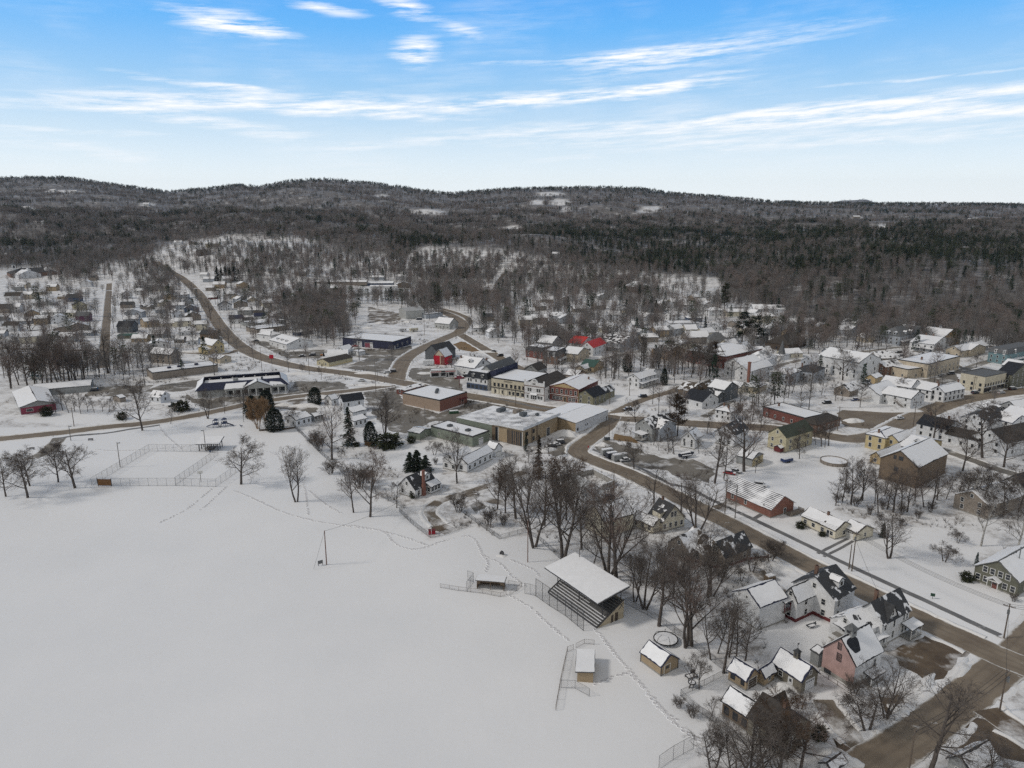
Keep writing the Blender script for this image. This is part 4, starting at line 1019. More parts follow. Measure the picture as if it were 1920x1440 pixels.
m = v[0]; mb = MB(); mb.box(0,m.b,-.04,-.005,.2,m.e-.05); m.fix(mb.build('white_cladding', WALL['whitem'], m.root)); put_window(m,'x',m.b*.06,1.3,1.2,1.1,'dark'); put_window(m,'x',m.b*.3,2.2,.5,.5,'dark'); put_window(m,'x',m.b*.35,2.2,.5,.5,'dark'); put_door(m,'x',m.b*.96,1.0,2.3)
r, v = B('green_grey_workshop', 'flat roofed grey green workshop with two roof vents and gabled end shed', 'building', [((809,818),(886,839),(916,827),4.5,0,'flat','sage','s',0,0,1), ((765,822),(787,826),(809,817),3.2,.9,'y','sage','s',1,0,1,dict(ww=.6,wh=.8,attic=False))])
m = v[0]; hvac(m, m.b*.45, m.a*.72, 4.6, 2.2, 1.6, 1.0); hvac(m, m.b*.45, m.a*.28, 4.6, 2.2, 1.6, 1.0); put_window(m,'y',m.a*.8,1.4,.8,1.2); put_door(m,'x',m.b*.5,2.6,2.8,WALL['whitem'],'garage_door')
r, v = B('white_ranch_house', 'white ranch house with long snowy wing and end garage below the green workshop', 'house', [((829,879),(858,885),(890,870),4.2,2.4,'x','white','p_more',0,2,1,dict(ww=1.4)), ((858,880),(876,886.5),(922,861),3.6,1.9,'x','white',('dark','s'),5,1,1,dict(ww=1.3,attic=False)), ((913,853),(928,858),(941,853),3.6,2.0,'y','white','s',0,0,1)])
put_door(v[2],'x',v[2].b*.5,2.5,2.3,TRIM,'garage_door')
r, v = B('white_cottage', 'white cottage with tall outside red chimney beside the muddy drive', 'house', [((747,926),(779,935),(818,917),3.3,3.8,'x','white','p_less',3,2,1,dict(o=.3)), ((800,925),(808,927),(826,919),2.7,1.0,'shed','white','s',3,1,1,dict(ww=1.2))])
m = v[0]; mb = MB(); mb.box(m.b*.30,m.b*.30+1.3,-.85,-.02,-.3,4.2); mb.box(m.b*.30+.2,m.b*.30+1.1,-.75,-.05,4.2,9.0); mb.box(m.b*.30+.12,m.b*.30+1.18,-.83,.02,9.0,9.2); m.fix(mb.build('chimney', WALL['brick'], m.root))
dormer(m, m.b*.55, m.a*.12, m.e+m.rise*.35, 2.8, 1.4, 2.6)
r, v = B('white_garage', 'white garage with bare grey metal roof inside a grey board wall', 'garage', [((1070,925),(1100,946),(1132,938),3.6,2.4,'y','white','metal',0,0,1,dict(attic=False))])
r, v = B('cream_barn', 'cream barn with brown edged snowy roof next to cream cottage', 'barn', [((1100,990),(1132,1011),(1184,992),5.6,3.6,'x','cream',('brown','s'),0,0,1,dict(attic=False))])
put_window(v[0],'x',v[0].b*.5,1.0,.9,1.2,'dark')
r, v = B('cream_cottage', 'cream gabled cottage with dark dormered roof and low snowy ell at the curved street', 'house', [((1214,983),(1241,998),(1283,987),3.4,4.6,'y','cream','p_less',4,1,1,dict(attic=False)), ((1186,986),(1224,1002),(1243,993),2.8,1.6,'y','cream',('brown','s'),0,3,1,dict(attic=False))])
m = v[0]; put_window(m,'x',m.b*.42,4.3,.9,1.6); put_window(m,'x',m.b*.56,4.3,.9,1.6); chimney(m, m.b*.5, m.a*.8, m.e+m.rise, .8, .6)
mb = MB(); walls(mb,'shedx',m.a*.55,m.b*.4,2.0,.9,-1.5); o = m.fix(mb.build('wall_dormer', WALL['cream'], m.root, (.25,m.a*.2,3.6))); mb = MB(); [mb.slab(pl,.1,0) for pl in roof_planes('shedx',m.a*.55,m.b*.4,2.0,.9,.2)]; mb.build('dormer_roof', ROOFM['p_dark'], o); fm,pm = window_mesh(1.2,1.2,'trim','near'); link('window',fm,o,(0,m.a*.28,.4),-math.pi/2)
r, v = B('brown_roof_house', 'dark roofed house in the grove with pale snow dusted front gable', 'house', [((1256,1036),(1292,1058),(1322,1040),3.8,3.4,'x','weather','p_more',2,2,1), ((1290,1030),(1318,1062),(1346,1048),3.8,3.2,'y','weather','p_brown',1,2,1)])
r, v = B('brown_roof_house', 'dark roofed cottage with snow streaks on its roof, next to the street hedge', 'house', [((1330,1046),(1358,1066),(1402,1042),3.4,3.4,'x','weather','p_less',2,1,1)])
r, v = B('grey_house', 'tall grey double gabled house with white snowy side porch at the street corner', 'house', [((1196,818),(1222,829),(1262,813),6.2,3.4,'x','grey','p_dark',2,2,2), ((1222,822),(1236,829),(1264,818),6.0,2.6,'y','pblue','p_more',1,1,2)])
porch(v[0], -4.4, -.05, v[0].a*.2, v[0].a*.75, 3.4, .3, 1.2, 3)
r, v = B('white_cottage', 'small white cottage with tall narrow gable behind the snowy parking yard', 'house', [((1275,839),(1302,843),(1318,834),4.2,3.0,'x','white','s',1,2,2,dict(ww=.8))])
r, v = B('white_house', 'white house with dark steep roof behind the big brown leaved pine', 'house', [((1345,828),(1376,839),(1394,824),5.4,3.6,'x','whitem','p_less',1,2,2)])
r, v = B('yellow_shed', 'grey shed with bright yellow gable end beside a huge bare trunk', 'shed', [((1380,868),(1410,876),(1430,866),3.2,1.8,'y','grey','s',0,0,1)])
m = v[0]; mb = MB(); mb.box(.1,m.b-.1,-.05,-.005,.1,m.e); m.fix(mb.build('yellow_boards', WALL['yellow'], m.root)); put_door(m,'x',m.b*.4,1.6,2.2,WALL['yellow'])
r, v = B('white_house', 'small square white house with hipped snow roof and two chimneys on the brown bank', 'house', [((1342,784),(1369,791),(1380,783),4.6,1.4,'hip','white','s',2,3,2,dict(ww=.8,wh=1.2))])
chimney(v[0], v[0].b*.3, v[0].a*.3, v[0].e+v[0].rise*.7, 1.5); chimney(v[0], v[0].b*.6, v[0].a*.75, v[0].e+v[0].rise*.7, 1.5)
r, v = B('slate_house', 'dark slate blue gabled house with snow roof and lower front wing', 'house', [((1333,745),(1357,754),(1374,744),6.4,3.2,'y','dgrey','s',1,1,2), ((1325,751),(1343,757),(1357,752),3.6,2.0,'y','dgrey','s',1,1,1)])
r, v = B('white_house', 'white cape house with dark gables and skylit black roof below the slate blue house', 'house', [((1288,756),(1316,767),(1338,757),3.8,3.6,'y','white','black',2,2,1), ((1305,752),(1326,760),(1340,752),3.6,3.4,'x','white','p_less',1,1,1)])
r, v = B('cream_garage', 'cream garage with snow gable roof right of the slate blue house', 'garage', [((1371,733),(1387,738),(1397,732),3.2,2.4,'y','cream','s',1,0,1)])
r, v = B('beige_garage', 'wide beige garage with low snow roof and pale doors right of the cream garage', 'garage', [((1397,733),(1420,739),(1432,730),3.4,1.4,'hip','beige','s',0,2,1)])
r, v = B('brown_house', 'brown roofed low house half buried in snow west of the slate blue house', 'house', [((1275,738),(1295,744),(1312,736),3.2,2.8,'y','brown','p_brown',1,1,1), ((1305,732),(1330,738),(1342,730),3.0,2.6,'x','dbrown','p_brown',1,0,1)])
# ---- main street block
r, v = B('brick_pediment_building', 'red brick block with tan triangular pediment and snow roof on main street', 'shop building', [((1031,749),(1084,757),(1120,738),7.4,2.6,'x','brickr',('redb','s'),6,0,2,dict(attic=False,ww=1.1))])
m = v[0]; mb = MB(); mb.add([(-.06,.3,m.e+.05),(-.06,m.a-.3,m.e+.05),(-.06,m.a/2,m.e+m.rise-.35),(.0,.3,m.e+.05),(.0,m.a-.3,m.e+.05),(.0,m.a/2,m.e+m.rise-.35)],[(0,2,1),(3,4,5),(0,1,4,3),(1,2,5,4),(2,0,3,5)]); m.fix(mb.build('pediment', WALL['gold'], m.root))
for k in range(6): put_window(m,'y',m.a*(k+.6)/6.2,4.3,1.1,2.0,near=True)
for f in (.16,.29,.60,.72,.84): put_window(m,'y',m.a*f,.7,1.7,1.8,near=True)
mb = MB(); mb.box(-.5,.0,0,m.a,3.4,3.6); m.fix(mb.build('shop_cornice', TRIM, m.root)); put_door(m,'y',m.a*.46,1.3,2.4,WALL['dbrown']); put_door(m,'y',m.a*.06,1.3,2.4,WALL['brickr'])
mb = MB(); mb.box(-.15,.0,-.1,.15,0,m.e); mb.box(-.15,.0,m.a*.46-.9,m.a*.46-.7,0,3.4); mb.box(-.15,0,m.a*.46+.7,m.a*.46+.9,0,3.4); m.fix(mb.build('pilaster', WALL['gold'], m.root)); chimney(m, m.b*.8, m.a*.2, m.e+.8, 1.6)
r, v = B('false_front_shop', 'white wooden shop with curved false front, date plaque and snow topped porch hood', 'shop building', [((986,746),(1021,753),(1060,733),7.6,3.4,'x','white','brown',3,0,2,dict(attic=False,o=.2))])
m = v[0]; mb = MB(); A_ = m.a; prof = [(0,7.4),(0,10.6),(A_*.07,10.6),(A_*.07,9.5)]
for k in range(13):
 t = k/12; y_ = A_*(.30+.40*t); prof.append((y_, 9.6 + 1.9*math.sin(math.pi*t)))
prof += [(A_*.93,9.5),(A_*.93,10.6),(A_,10.6),(A_,7.4)]
n_ = len(prof); mb.add([(-.25,y_,z_) for y_,z_ in prof]+[(.1,y_,z_) for y_,z_ in prof],[tuple(range(n_)),tuple(range(2*n_-1,n_-1,-1))]+[(i,n_+i,n_+(i+1)%n_,(i+1)%n_) for i in range(n_)])
m.fix(mb.build('false_front', WALL['white'], m.root))
mb = MB(); mb.box(-.42,-.25,-.1,A_+.1,7.3,7.6); mb.box(-.42,-.25,-.1,A_+.1,3.2,3.4); mb.box(-.32,-.25,0,.25,0,7.3); mb.box(-.32,-.25,A_-.25,A_,0,7.3); m.fix(mb.build('front_trim', WALL['brickb'], m.root))
mb = MB(); mb.box(-.25,-.02,0.0,A_,-.3,7.3); m.fix(mb.build('front_boards', WALL['white'], m.root))
for f in (.24,.34,.68,.78): o_ = put_window(m,'y',A_*f,4.6,1.0,1.7,near=True); o_.matrix_local = m.rel @ Matrix.Translation((-.26,A_*f,4.6)) @ Matrix.Rotation(-math.pi/2,4,'Z')
for f,z_,w_,h_ in ((.47,8.2,.6,1.0),(.55,8.2,.6,1.0),(.14,.9,1.2,1.5),(.27,.9,1.2,1.5),(.42,.5,.9,2.0),(.52,.5,.9,2.0),(.62,.5,.9,2.0),(.82,.9,1.0,1.6)):
 o_ = put_window(m,'y',A_*f,z_,w_,h_,near=True); o_.matrix_local = m.rel @ Matrix.Translation((-.26,A_*f,z_)) @ Matrix.Rotation(-math.pi/2,4,'Z')
mb = MB(); mb.slab([(-1.7,A_*.33,3.0),(-.26,A_*.33,3.5),(-.26,A_*.67,3.5),(-1.7,A_*.67,3.0)],.3,0); m.fix(mb.build('snowy_hood', SNOWM, m.root))
q = lettering('1894', .95, DTRIM, m.root, (0,0,0)); q.matrix_local = m.rel @ Matrix.Translation((-.27,A_*.5,10.4)) @ Matrix.Rotation(-math.pi/2,4,'Z') @ Matrix.Rotation(math.pi/2,4,'X')
r, v = B('cream_shop_row', 'long cream two storey shopfront with dark lettered sign and row of eight windows', 'shop building', [((925,736),(985,747),(1022,728),8.6,0,'flat','dcream',('dark','s'),0,0,1), ((918,727),(930,732),(968,716),9.4,2.4,'shedb','navy','p_less',0,0,1,dict(o=.1))])
m = v[0]
for k in range(8): put_window(m,'y',m.a*(.90-.118*k-(.02 if k>3 else 0)),4.5,1.15,1.7,'dark',near=True)
mb = MB(); mb.box(-.5,0,-.1,m.a+.1,3.55,3.85); mb.box(-.25,0,-.1,m.a+.1,8.7,9.15)
m.fix(mb.build('shop_cornice', DTRIM, m.root)); mb = MB(); mb.box(-.06,-.005,.3,m.a-.3,.2,3.5); m.fix(mb.build('shopfront_panel', WALL['cream'], m.root))
mb = MB(); [mb.box(-.14,-.07,m.a*f,m.a*f+.22,.1,3.5) for f in (.02,.14,.28,.38,.50,.62,.76,.9)]; m.fix(mb.build('shopfront_posts', DTRIM, m.root))
mb = MB(); [mb.box(-.10,-.065,m.a*f,m.a*g,.6,2.6) for f,g in ((.04,.12),(.17,.26),(.31,.37),(.42,.48),(.65,.69),(.85,.89))]; m.fix(mb.build('shop_glazing', GLASS, m.root))
q = lettering('HARRISON', 1.05, DTRIM, m.root, (0,0,0)); q.matrix_local = m.rel @ Matrix.Translation((-.05,m.a*.50,7.55)) @ Matrix.Rotation(-math.pi/2,4,'Z') @ Matrix.Rotation(math.pi/2,4,'X')
r, v = B('mansard_shop', 'white shop with blue shopfront and black mansard roof at the main street corner', 'shop building', [((879,726),(914,733),(938,722),6.4,3.2,'mans','white',('black','s'),1,0,1), ((905,722),(925,728),(965,708),8.5,4.0,'x','grey','gray',0,0,1)])
m = v[0]; mb = MB(); mb.box(-.35,0,-.05,m.a+.05,.1,3.1); m.fix(mb.build('blue_shopfront', WALL['blue'], m.root)); mb = MB(); [mb.box(-.38,-.34,m.a*(k+.15)/5,m.a*(k+.85)/5,.6,2.5) for k in range(5)]; m.fix(mb.build('shop_glazing', GLASS, m.root))
for f in (.1,.3,.55,.8,.92): put_window(m,'y',m.a*f,4.2,.9,1.6)
for f in (.3,.75): dormer(m, -.25, m.a*f, m.e+.6, 1.6, 1.3, 1.2, 'dgrey', True, '-x')
r, v = B('olive_house', 'olive beige gabled house with black roof right of the brick pediment block', 'house', [((1084,755),(1112,762),(1133,752),4.8,3.0,'x','olive','black',3,2,2), ((1118,748),(1128,753),(1148,743),4.0,2.4,'x','olive','p_dark',2,1,1)])
for o_ in (v[0],): put_door(o_,'y',o_.a*.25,1.1,2.1,WALL['white'])
r, v = B('white_house', 'white two storey house with wrapped porch and snow roof above the empty corner lot', 'house', [((1181,722),(1198,728),(1226,717),5.2,2.4,'x','white',('gray','s'),4,2,2,dict(ww=.9)), ((1205,714),(1216,718),(1236,708),4.6,2.0,'y','white','s',2,0,1)])
porch(v[0], -.5, v[0].b*.95, -2.2, -.05, 2.8, .5, .4, 6)
r, v = B('grey_house', 'grey gabled house with dark brown roof behind the cream shop row', 'house', [((985,712),(1008,716),(1022,709),6.8,3.0,'x','grey','brown',2,2,2)])
r, v = B('brick_mansard_house', 'brick house with dark mansard roof, square with snowy top, left of the beige house', 'house', [((1020,680),(1045,684),(1058,675),5.6,3.0,'mans','brickb',('dark','s'),2,3,2,dict(frame='trim'))])
for f in (.3,.7): dormer(v[0], -.25, v[0].a*f, v[0].e+.5, 1.4, 1.3, 1.1, 'white', True, '-x')
porch(v[0], 0, v[0].b, -2, -.05, 2.8, .4, .4, 4)
r, v = B('brick_mansard_house', 'second brick mansard house, partly behind the first, lower snowy roof', 'house', [((990,668),(1018,674),(1030,668),5.0,2.6,'mans','brickr',('dark','s'),2,3,2)])
r, v = B('white_house', 'pale grey house with bright snow gable behind the brick mansard pair', 'house', [((1010,660),(1035,664),(1050,655),7.5,3.6,'y','grey','s',1,2,2)])
r, v = B('beige_house', 'beige gabled house with snowy roof and front porch between brick mansard and red roofs', 'house', [((1058,675),(1083,680),(1099,670),5.4,3.0,'y','beige','s',2,2,2)])
r, v = B('red_roof_house', 'white house with bright red metal roofs in two stepped parts', 'house', [((1092,664),(1112,668),(1133,658),6.0,3.6,'x','white','red',3,2,2), ((1072,654),(1090,659),(1106,650),5.6,3.4,'y','white','red',1,1,2), ((1085,662),(1096,666),(1106,661),3.6,1.4,'x','white','red',1,1,1)])
r, v = B('grey_house', 'large pale house with dark snow dusted roof and long porch right of the red roofs', 'house', [((1123,652),(1163,660),(1188,648),5.6,4.0,'y','pblue','p_dark',2,4,2)])
porch(v[0], -2.2, -.05, 0, v[0].a*.9, 2.8, .4, .4, 5)
r, v = B('green_roof_house', 'tan cottage with dark green roof across from the red roofed house', 'house', [((1090,695),(1113,699),(1130,690),3.6,2.8,'y','tan','green',1,2,1), ((1082,697),(1096,701),(1106,696),3.0,1.8,'x','beige','sg',1,1,1)])
r, v = B('brick_cottage', 'small pinkish cottage with salmon roof edge behind the pediment block', 'house', [((1060,712),(1082,716),(1096,708),3.4,2.2,'y','brickt','s',1,2,1)])
r, v = B('apartment_row', 'long white row of apartments with snow roof and evenly spaced vents', 'apartments', [((1108,615),(1192,637),(1208,630),5.0,1.8,'y','whitem','s',1,9,2,dict(ww=.9))])
for k in range(4): chimney(v[0], v[0].b*.5, v[0].a*(.15+.23*k), v[0].e+v[0].rise, .9, .6)
r, v = B('orange_tan_house', 'orange tan gabled house with snow roof among tall trunks', 'house', [((1230,668),(1252,676),(1275,669),6.0,3.0,'y','orange','s',1,2,2,dict(frame='dark',ww=.8,attic=False))])
r, v = B('red_brick_hall', 'large red brick hall with hipped snow roof behind the brown pine', 'building', [((1312,673),(1359,692),(1398,671),8.0,3.4,'hip','brickr',('gray','s'),5,5,1,dict(ww=.9,wh=1.8)), ((1368,672),(1382,677),(1402,668),7.0,3.4,'x','pblue','s',1,1,1)])
r, v = B('white_mansion', 'large white house of several snowy gables with a tall brick chimney before it', 'house', [((1365,701),(1388,709),(1420,698),7.6,3.2,'x','white','s',2,2,2), ((1385,709),(1402,716),(1442,702),6.0,3.0,'x','white',('gray','s'),3,1,2), ((1400,690),(1425,697),(1450,688),7.0,4.4,'hip','whitem','p_metal',2,1,1)])
mb = MB(); mb.box(-1.2,.1,-1.2,.1,0,11.5); mb.box(-1.35,.25,-1.35,.25,11.5,11.9); mb.box(-1.0,-.1,-1.0,-.1,11.9,12.05); v[1].fix(mb.build('chimney', WALL['brick'], v[1].root))
r, v = B('pale_blue_house', 'pale grey blue two storey house with white corner boards and flat snowy hip roof', 'house', [((1446,715),(1478,723),(1497,713),6.4,1.6,'hip','pblue','s',3,3,2)])
r, v = B('pale_blue_house', 'grey blue house with dark hipped roof and chimney left of the great white hall', 'house', [((1491,712),(1524,719),(1540,708),6.4,2.2,'hip','pblue','dark',2,3,2)])
chimney(v[0], v[0].b*.3, v[0].a*.8, v[0].e+v[0].rise*.6, 2.0); mb = MB(); mb.box(-1.2,-.05,v[0].a*.35,v[0].a*.65,2.9,3.1); v[0].fix(mb.build('door_hood', ROOFM['dark'], v[0].root))
r, v = B('great_white_hall', 'great white clapboard hall, tall and long, with plain snow roof', 'hall', [((1540,695),(1607,712),(1632,700),10.2,4.0,'y','white',('gray','s'),2,6,2,dict(wh=1.8))])
put_window(v[0],'x',v[0].b*.35,7.6,1.0,1.8); put_window(v[0],'x',v[0].b*.65,7.6,1.0,1.8); put_door(v[0],'x',v[0].b*.4,1.4,2.6)
r, v = B('beige_block', 'wide beige flat roofed block with lower wings and wide snow roof', 'building', [((1690,697),(1737,709),(1789,691),8.2,0,'flat','beige','s',8,3,2,dict(ww=1.0)), ((1676,702),(1700,711),(1722,704),5.6,0,'flat','beige','s',1,2,1)])
chimney(v[0], v[0].b*.25, v[0].a*.5, v[0].e, 1.8, .9)
r, v = B('cream_block', 'cream three storey flat roofed block with shopfronts on the main street', 'shop building', [((1797,729),(1843,738),(1883,729),9.2,0,'flat','dcream','gray',8,3,2,dict(frame='dark',ww=1.0)), ((1880,724),(1884,728),(1892,724),7.0,.4,'x','cream','s',1,0,1)])
m = v[0]; mb = MB(); mb.box(.2,m.b,-.3,-.02,3.3,3.6); m.fix(mb.build('shop_cornice', WALL['whitem'], m.root)); mb = MB(); [mb.box(m.b*(k+.1)/5,m.b*(k+.85)/5,-.1,-.02,.5,2.9) for k in range(5)]; m.fix(mb.build('shop_glazing', GLASS, m.root))
r, v = B('olive_green_block', 'olive green gabled block with dark steep roof right of the cream block', 'shop building', [((1876,722),(1893,730),(1922,718),8.2,5.0,'y','green','black',5,2,3)])
r, v = B('teal_mansard_house', 'teal house with grey mansard roof and white dormers at right edge', 'house', [((1862,676),(1886,684),(1930,671),6.8,3.0,'mans','teal',('gray',''),4,3,2)])
for f in (.25,.7): dormer(v[0], -.25, v[0].a*f, v[0].e+.5, 1.5, 1.4, 1.1, 'white', True, '-x'); dormer(v[0], v[0].b*f, -.25, v[0].e+.5, 1.5, 1.4, 1.1, 'white', True)
porch(v[0], 0, v[0].b, -2.2, -.05, 2.8, .4, .4, 5)
r, v = B('grand_victorian_house', 'grand grey blue victorian with corner turret, many dormers and grey hip roof', 'house', [((1648,641),(1686,648),(1714,640),7.0,5.2,'hip','pblue','gray',4,4,2), ((1690,636),(1708,641),(1722,634),6.0,4.0,'hip','pblue','gray',2,1,1)])
m = v[0]
for f in (.35,.65): dormer(m, m.b*f, .6, m.e+.5, 2.2, 1.6, 2.4, 'pblue', True); dormer(m, .6, m.a*f, m.e+.5, 2.2, 1.6, 2.4, 'pblue', True, '-x')
mb = MB(); n_ = 8; cx, cy = .2, m.a-.4
mb.tube((cx,cy,-.3),(cx,cy,9.2),1.9,n=8); o_ = m.fix(mb.build('turret', WALL['pblue'], m.root)); mb = MB(); mb.tube((cx,cy,9.2),(cx,cy,13),2.2,.05,n=8); mb.build('turret_roof', ROOFM['gray'], o_)
mb = MB(); [mb.box(cx-1.95,cx-1.86,cy-.35,cy+.35,z_,z_+1.6) for z_ in (1,3.9,6.9)]; mb.build('turret_window', GLASS, o_)
porch(m, 0, m.b*.9, -2.2, -.05, 3.0, .5, .4, 5)
r, v = B('carriage_house', 'grey carriage house with white cupola behind the grand victorian', 'barn', [((1692,632),(1712,637),(1724,630),5.6,4.0,'y','grey','gray',1,1,1)])
cupola(v[0], v[0].b/2, v[0].a*.5, v[0].e+v[0].rise, 2.2, 2.2, 'white', True, 'gray')
r, v = B('white_house', 'white two storey house with snow roof, twin chimneys and long porch below the orange barn', 'house', [((1707,656),(1750,663),(1775,651),6.2,3.4,'y','white',('gray','s'),2,4,2)])
chimney(v[0], v[0].b*.5, v[0].a*.4, v[0].e+v[0].rise, 1.6); chimney(v[0], v[0].b*.5, v[0].a*.7, v[0].e+v[0].rise, 1.6); porch(v[0], -2.2, -.05, 0, v[0].a*.8, 2.9, .4, .4, 6)
r, v = B('orange_barn', 'orange barn with snowy gable roof and small cupola at the forest edge', 'barn', [((1728,643),(1768,651),(1787,643),7.6,4.2,'y','orange',('navy','s'),1,3,1,dict(frame='dark'))])
cupola(v[0], v[0].b/2, v[0].a*.5, v[0].e+v[0].rise, 1.8, 1.5, 'white', True, 'gray')
r, v = B('stone_cottage', 'tan stone house with cross gabled snow roof and pillared front, below the forest', 'house', [((1775,666),(1800,671),(1842,662),4.6,2.8,'x','beige','s',5,2,1), ((1806,664),(1818,669),(1838,661),4.6,2.8,'y','beige','s',1,1,1)])
r, v = B('blue_gable_house', 'blue and white house with snowy roof and yellow cupola behind at the forest edge', 'house', [((1562,626),(1592,631),(1613,623),4.6,2.8,'y','pblue','s',2,3,1), ((1578,618),(1606,624),(1626,615),6.0,3.0,'y','grey','s',1,1,1)])
cupola(v[1], v[1].b/2, v[1].a*.6, v[1].e+v[1].rise, 2.4, 2.0, 'yellow', False, 'gray')
r, v = B('brown_roof_hall', 'big house under a broad brown hipped roof amid dark trees, left of great white hall', 'house', [((1440,651),(1478,659),(1503,647),4.8,5.0,'hip','dbrown','brown',4,3,1,dict(frame='dark'))])
r, v = B('white_outbuilding', 'white building with outside wooden stair on its long wall and snow roof', 'building', [((1650,755),(1706,767),(1729,757),5.2,2.6,'y','white','s',2,3,2,dict(ww=.8,wh=1.1))])
m = v[0]; stairs(m, (-2.2,m.a*.12,.2), (-1.0,m.a*.5,3.2), 1.2);
r, v = B('white_house', 'white house with slanted stair shed on its gable, between stairs building and weathered shed', 'house', [((1613,748),(1642,757),(1672,743),5.6,2.8,'x','white','s',1,0,1), ((1640,757),(1648,759),(1660,753),5.0,1.0,'shed','white','s',0,0,1)])
m = v[0]; stairs(m, (-1.2,m.a*.9,.3), (-1.2,m.a*.25,3.0), 1.2)
r, v = B('white_long_house', 'long white house with wide snow roof stretching behind the stairs building', 'house', [((1648,737),(1706,747),(1722,736),5.6,3.0,'y','white','s',1,4,2,dict(ww=.8))])
r, v = B('white_house', 'white house with grey edged roof joining the black shuttered inn at its left', 'house', [((1706,742),(1744,751),(1767,739),5.0,2.4,'y','white','s',2,3,2)])
chimney(v[0], v[0].b*.5, v[0].a*.1, v[0].e+v[0].rise, 1.4)
r, v = B('white_inn', 'white inn with black shutters and chimneys facing the main street before the cream block', 'inn', [((1752,747),(1768,755),(1798,745),5.4,2.6,'x','white','sn',5,2,2,dict(frame='dark'))])
chimney(v[0], .4, v[0].a*.5, v[0].e+v[0].rise, 1.4); chimney(v[0], v[0].b-.5, v[0].a*.5, v[0].e+v[0].rise, 1.4)
r, v = B('weathered_shed', 'small weathered grey house with blotchy snow roof under the great white hall', 'house', [((1567,738),(1592,745),(1613,735),3.4,2.8,'x','weather','p_more',1,1,1), ((1600,731),(1614,736),(1628,730),3.4,2.2,'x','weather','p_dark',1,1,1)])
r, v = B('brown_brick_house', 'brown brick two storey house with dusted roof left of the beige block', 'house', [((1643,698),(1658,706),(1680,698),6.0,2.4,'x','brickb','p_more',3,2,2)])
r, v = B('yellow_shed', 'small yellow ochre shed behind the white house with stair shed', 'shed', [((1624,716),(1640,720),(1650,715),3.4,1.6,'x','gold','s',1,1,1)])
r, v = B('band_gazebo', 'pointed church like spire roof beside an open round gazebo with snow roof', 'gazebo', [((1457,672),(1463,676),(1472,671),3.0,.6,'hip','white','s',0,1,1)])
m = v[0]; mb = MB(); mb.tube((m.b/2,m.a/2,3.4),(m.b/2,m.a/2,13),2.6,.05,n=6); m.fix(mb.build('spire', ROOFM['gray'], m.root))
# ---- brick store, gas station, red barn, north side of the junction
r, v = B('brick_store', 'single storey brick store with flat snow roof, tan side wall and three roof vents', 'shop building', [((756,757),(825,772),(875,755),5.6,0,'flat','brickt','s',0,0,1)])
m = v[0]; mb = MB(); mb.box(0,m.b,-.05,-.005,0,m.e+.2); m.fix(mb.build('red_brick_front', WALL['brick'], m.root)); put_door(m,'x',m.b*.82,1.8,2.8,GLASS,'entrance_door')
mb = MB(); mb.box(m.b*.7,m.b*.95,-1.6,-.06,3.2,3.45); m.fix(mb.build('entrance_canopy', WALL['redb'], m.root))
for k in range(4): hvac(m, m.b*(.45+.08*k), m.a*(.42+.05*k), 5.75, 1.3, 1.2, 1.0, 'dgrey')
r, v = B('gas_station', 'small white gas station with red striped fascia and large dark windows', 'gas station', [((803,705),(808,708),(854,706),4.0,0,'flat','white','s',0,0,1)])
m = v[0]; mb = MB(); mb.box(-.15,m.b+.1,-1.0,-.08,2.95,4.3); o_ = m.fix(mb.build('fascia', TRIM, m.root)); mb = MB(); mb.box(-.2,m.b+.15,-1.04,-.99,3.35,3.75); mb.build('red_stripe', WALL['red'], o_)
mb = MB(); [mb.box(m.b*f,m.b*g,-.12,-.03,.7,2.6) for f,g in ((.03,.32),(.42,.60),(.74,.93))]; m.fix(mb.build('shop_glazing', GLASS, m.root)); put_door(m,'x',m.b*.67,1.0,2.2,GLASS)
mb = MB(); mb.box(m.b*.42,m.b*.58,-1.09,-1.045,3.2,3.95); mb.build('sign_board', DTRIM, o_)
r, v = B('red_barn', 'bright red barn with white snowy half roof and grey rear wing behind the gas station', 'barn', [((813,683),(834,685),(848,680),5.6,4.4,'x','red',('gray','s'),0,0,1,dict(attic=False)), ((803,673),(822,678),(850,669),6.0,4.6,'x','dgrey','dark',0,0,1,dict(attic=False))])
m = v[0]; mb = MB(); mb.add([(-.04,m.a*.12,m.e+.4),(-.04,m.a*.88,m.e+.4),(-.04,m.a/2,m.e+m.rise-.3),(0,m.a*.12,m.e+.4),(0,m.a*.88,m.e+.4),(0,m.a/2,m.e+m.rise-.3)],[(0,2,1),(0,1,4,3),(1,2,5,4),(2,0,3,5)]); m.fix(mb.build('tan_gable', WALL['beige'], m.root)); mb = MB(); mb.box(-.08,0,m.a*.36,m.a*.42,0,m.e+1); m.fix(mb.build('gable_post', WALL['beige'], m.root)); mb = MB(); mb.box(-.05,-.005,.1,m.a*.36,.1,m.e+.2); m.fix(mb.build('brick_panel', WALL['brickr'], m.root))
r, v = B('white_house', 'large plain white house with broad snow roof and dormer right of the red barn', 'house', [((861,699),(890,708),(911,697),5.6,4.8,'y','white',('navy','s'),0,1,1,dict(attic=False))])
m = v[0]; dormer(m, m.b*.18, m.a*.45, m.e+m.rise*.42, 2.2, 1.5, 2, 'white', True, '-x'); chimney(m, m.b*.35, m.a*.95, m.e+m.rise*.7, 1.5, .8); chimney(m, m.b*.75, .6, m.e+m.rise*.5, 1.8, .8)
for f, z_ in ((.3,1.2),(.7,1.2),(.25,4.0),(.7,4.0),(.5,7.0)): put_window(m,'x',m.b*f,z_,1.2,1.5,'dark')
r, v = B('blue_warehouse', 'long dark blue warehouse with white doors and wide flat snow roof', 'warehouse', [((645,647),(737,656),(766,645),5.6,0,'flat','navy','s',0,0,1)])
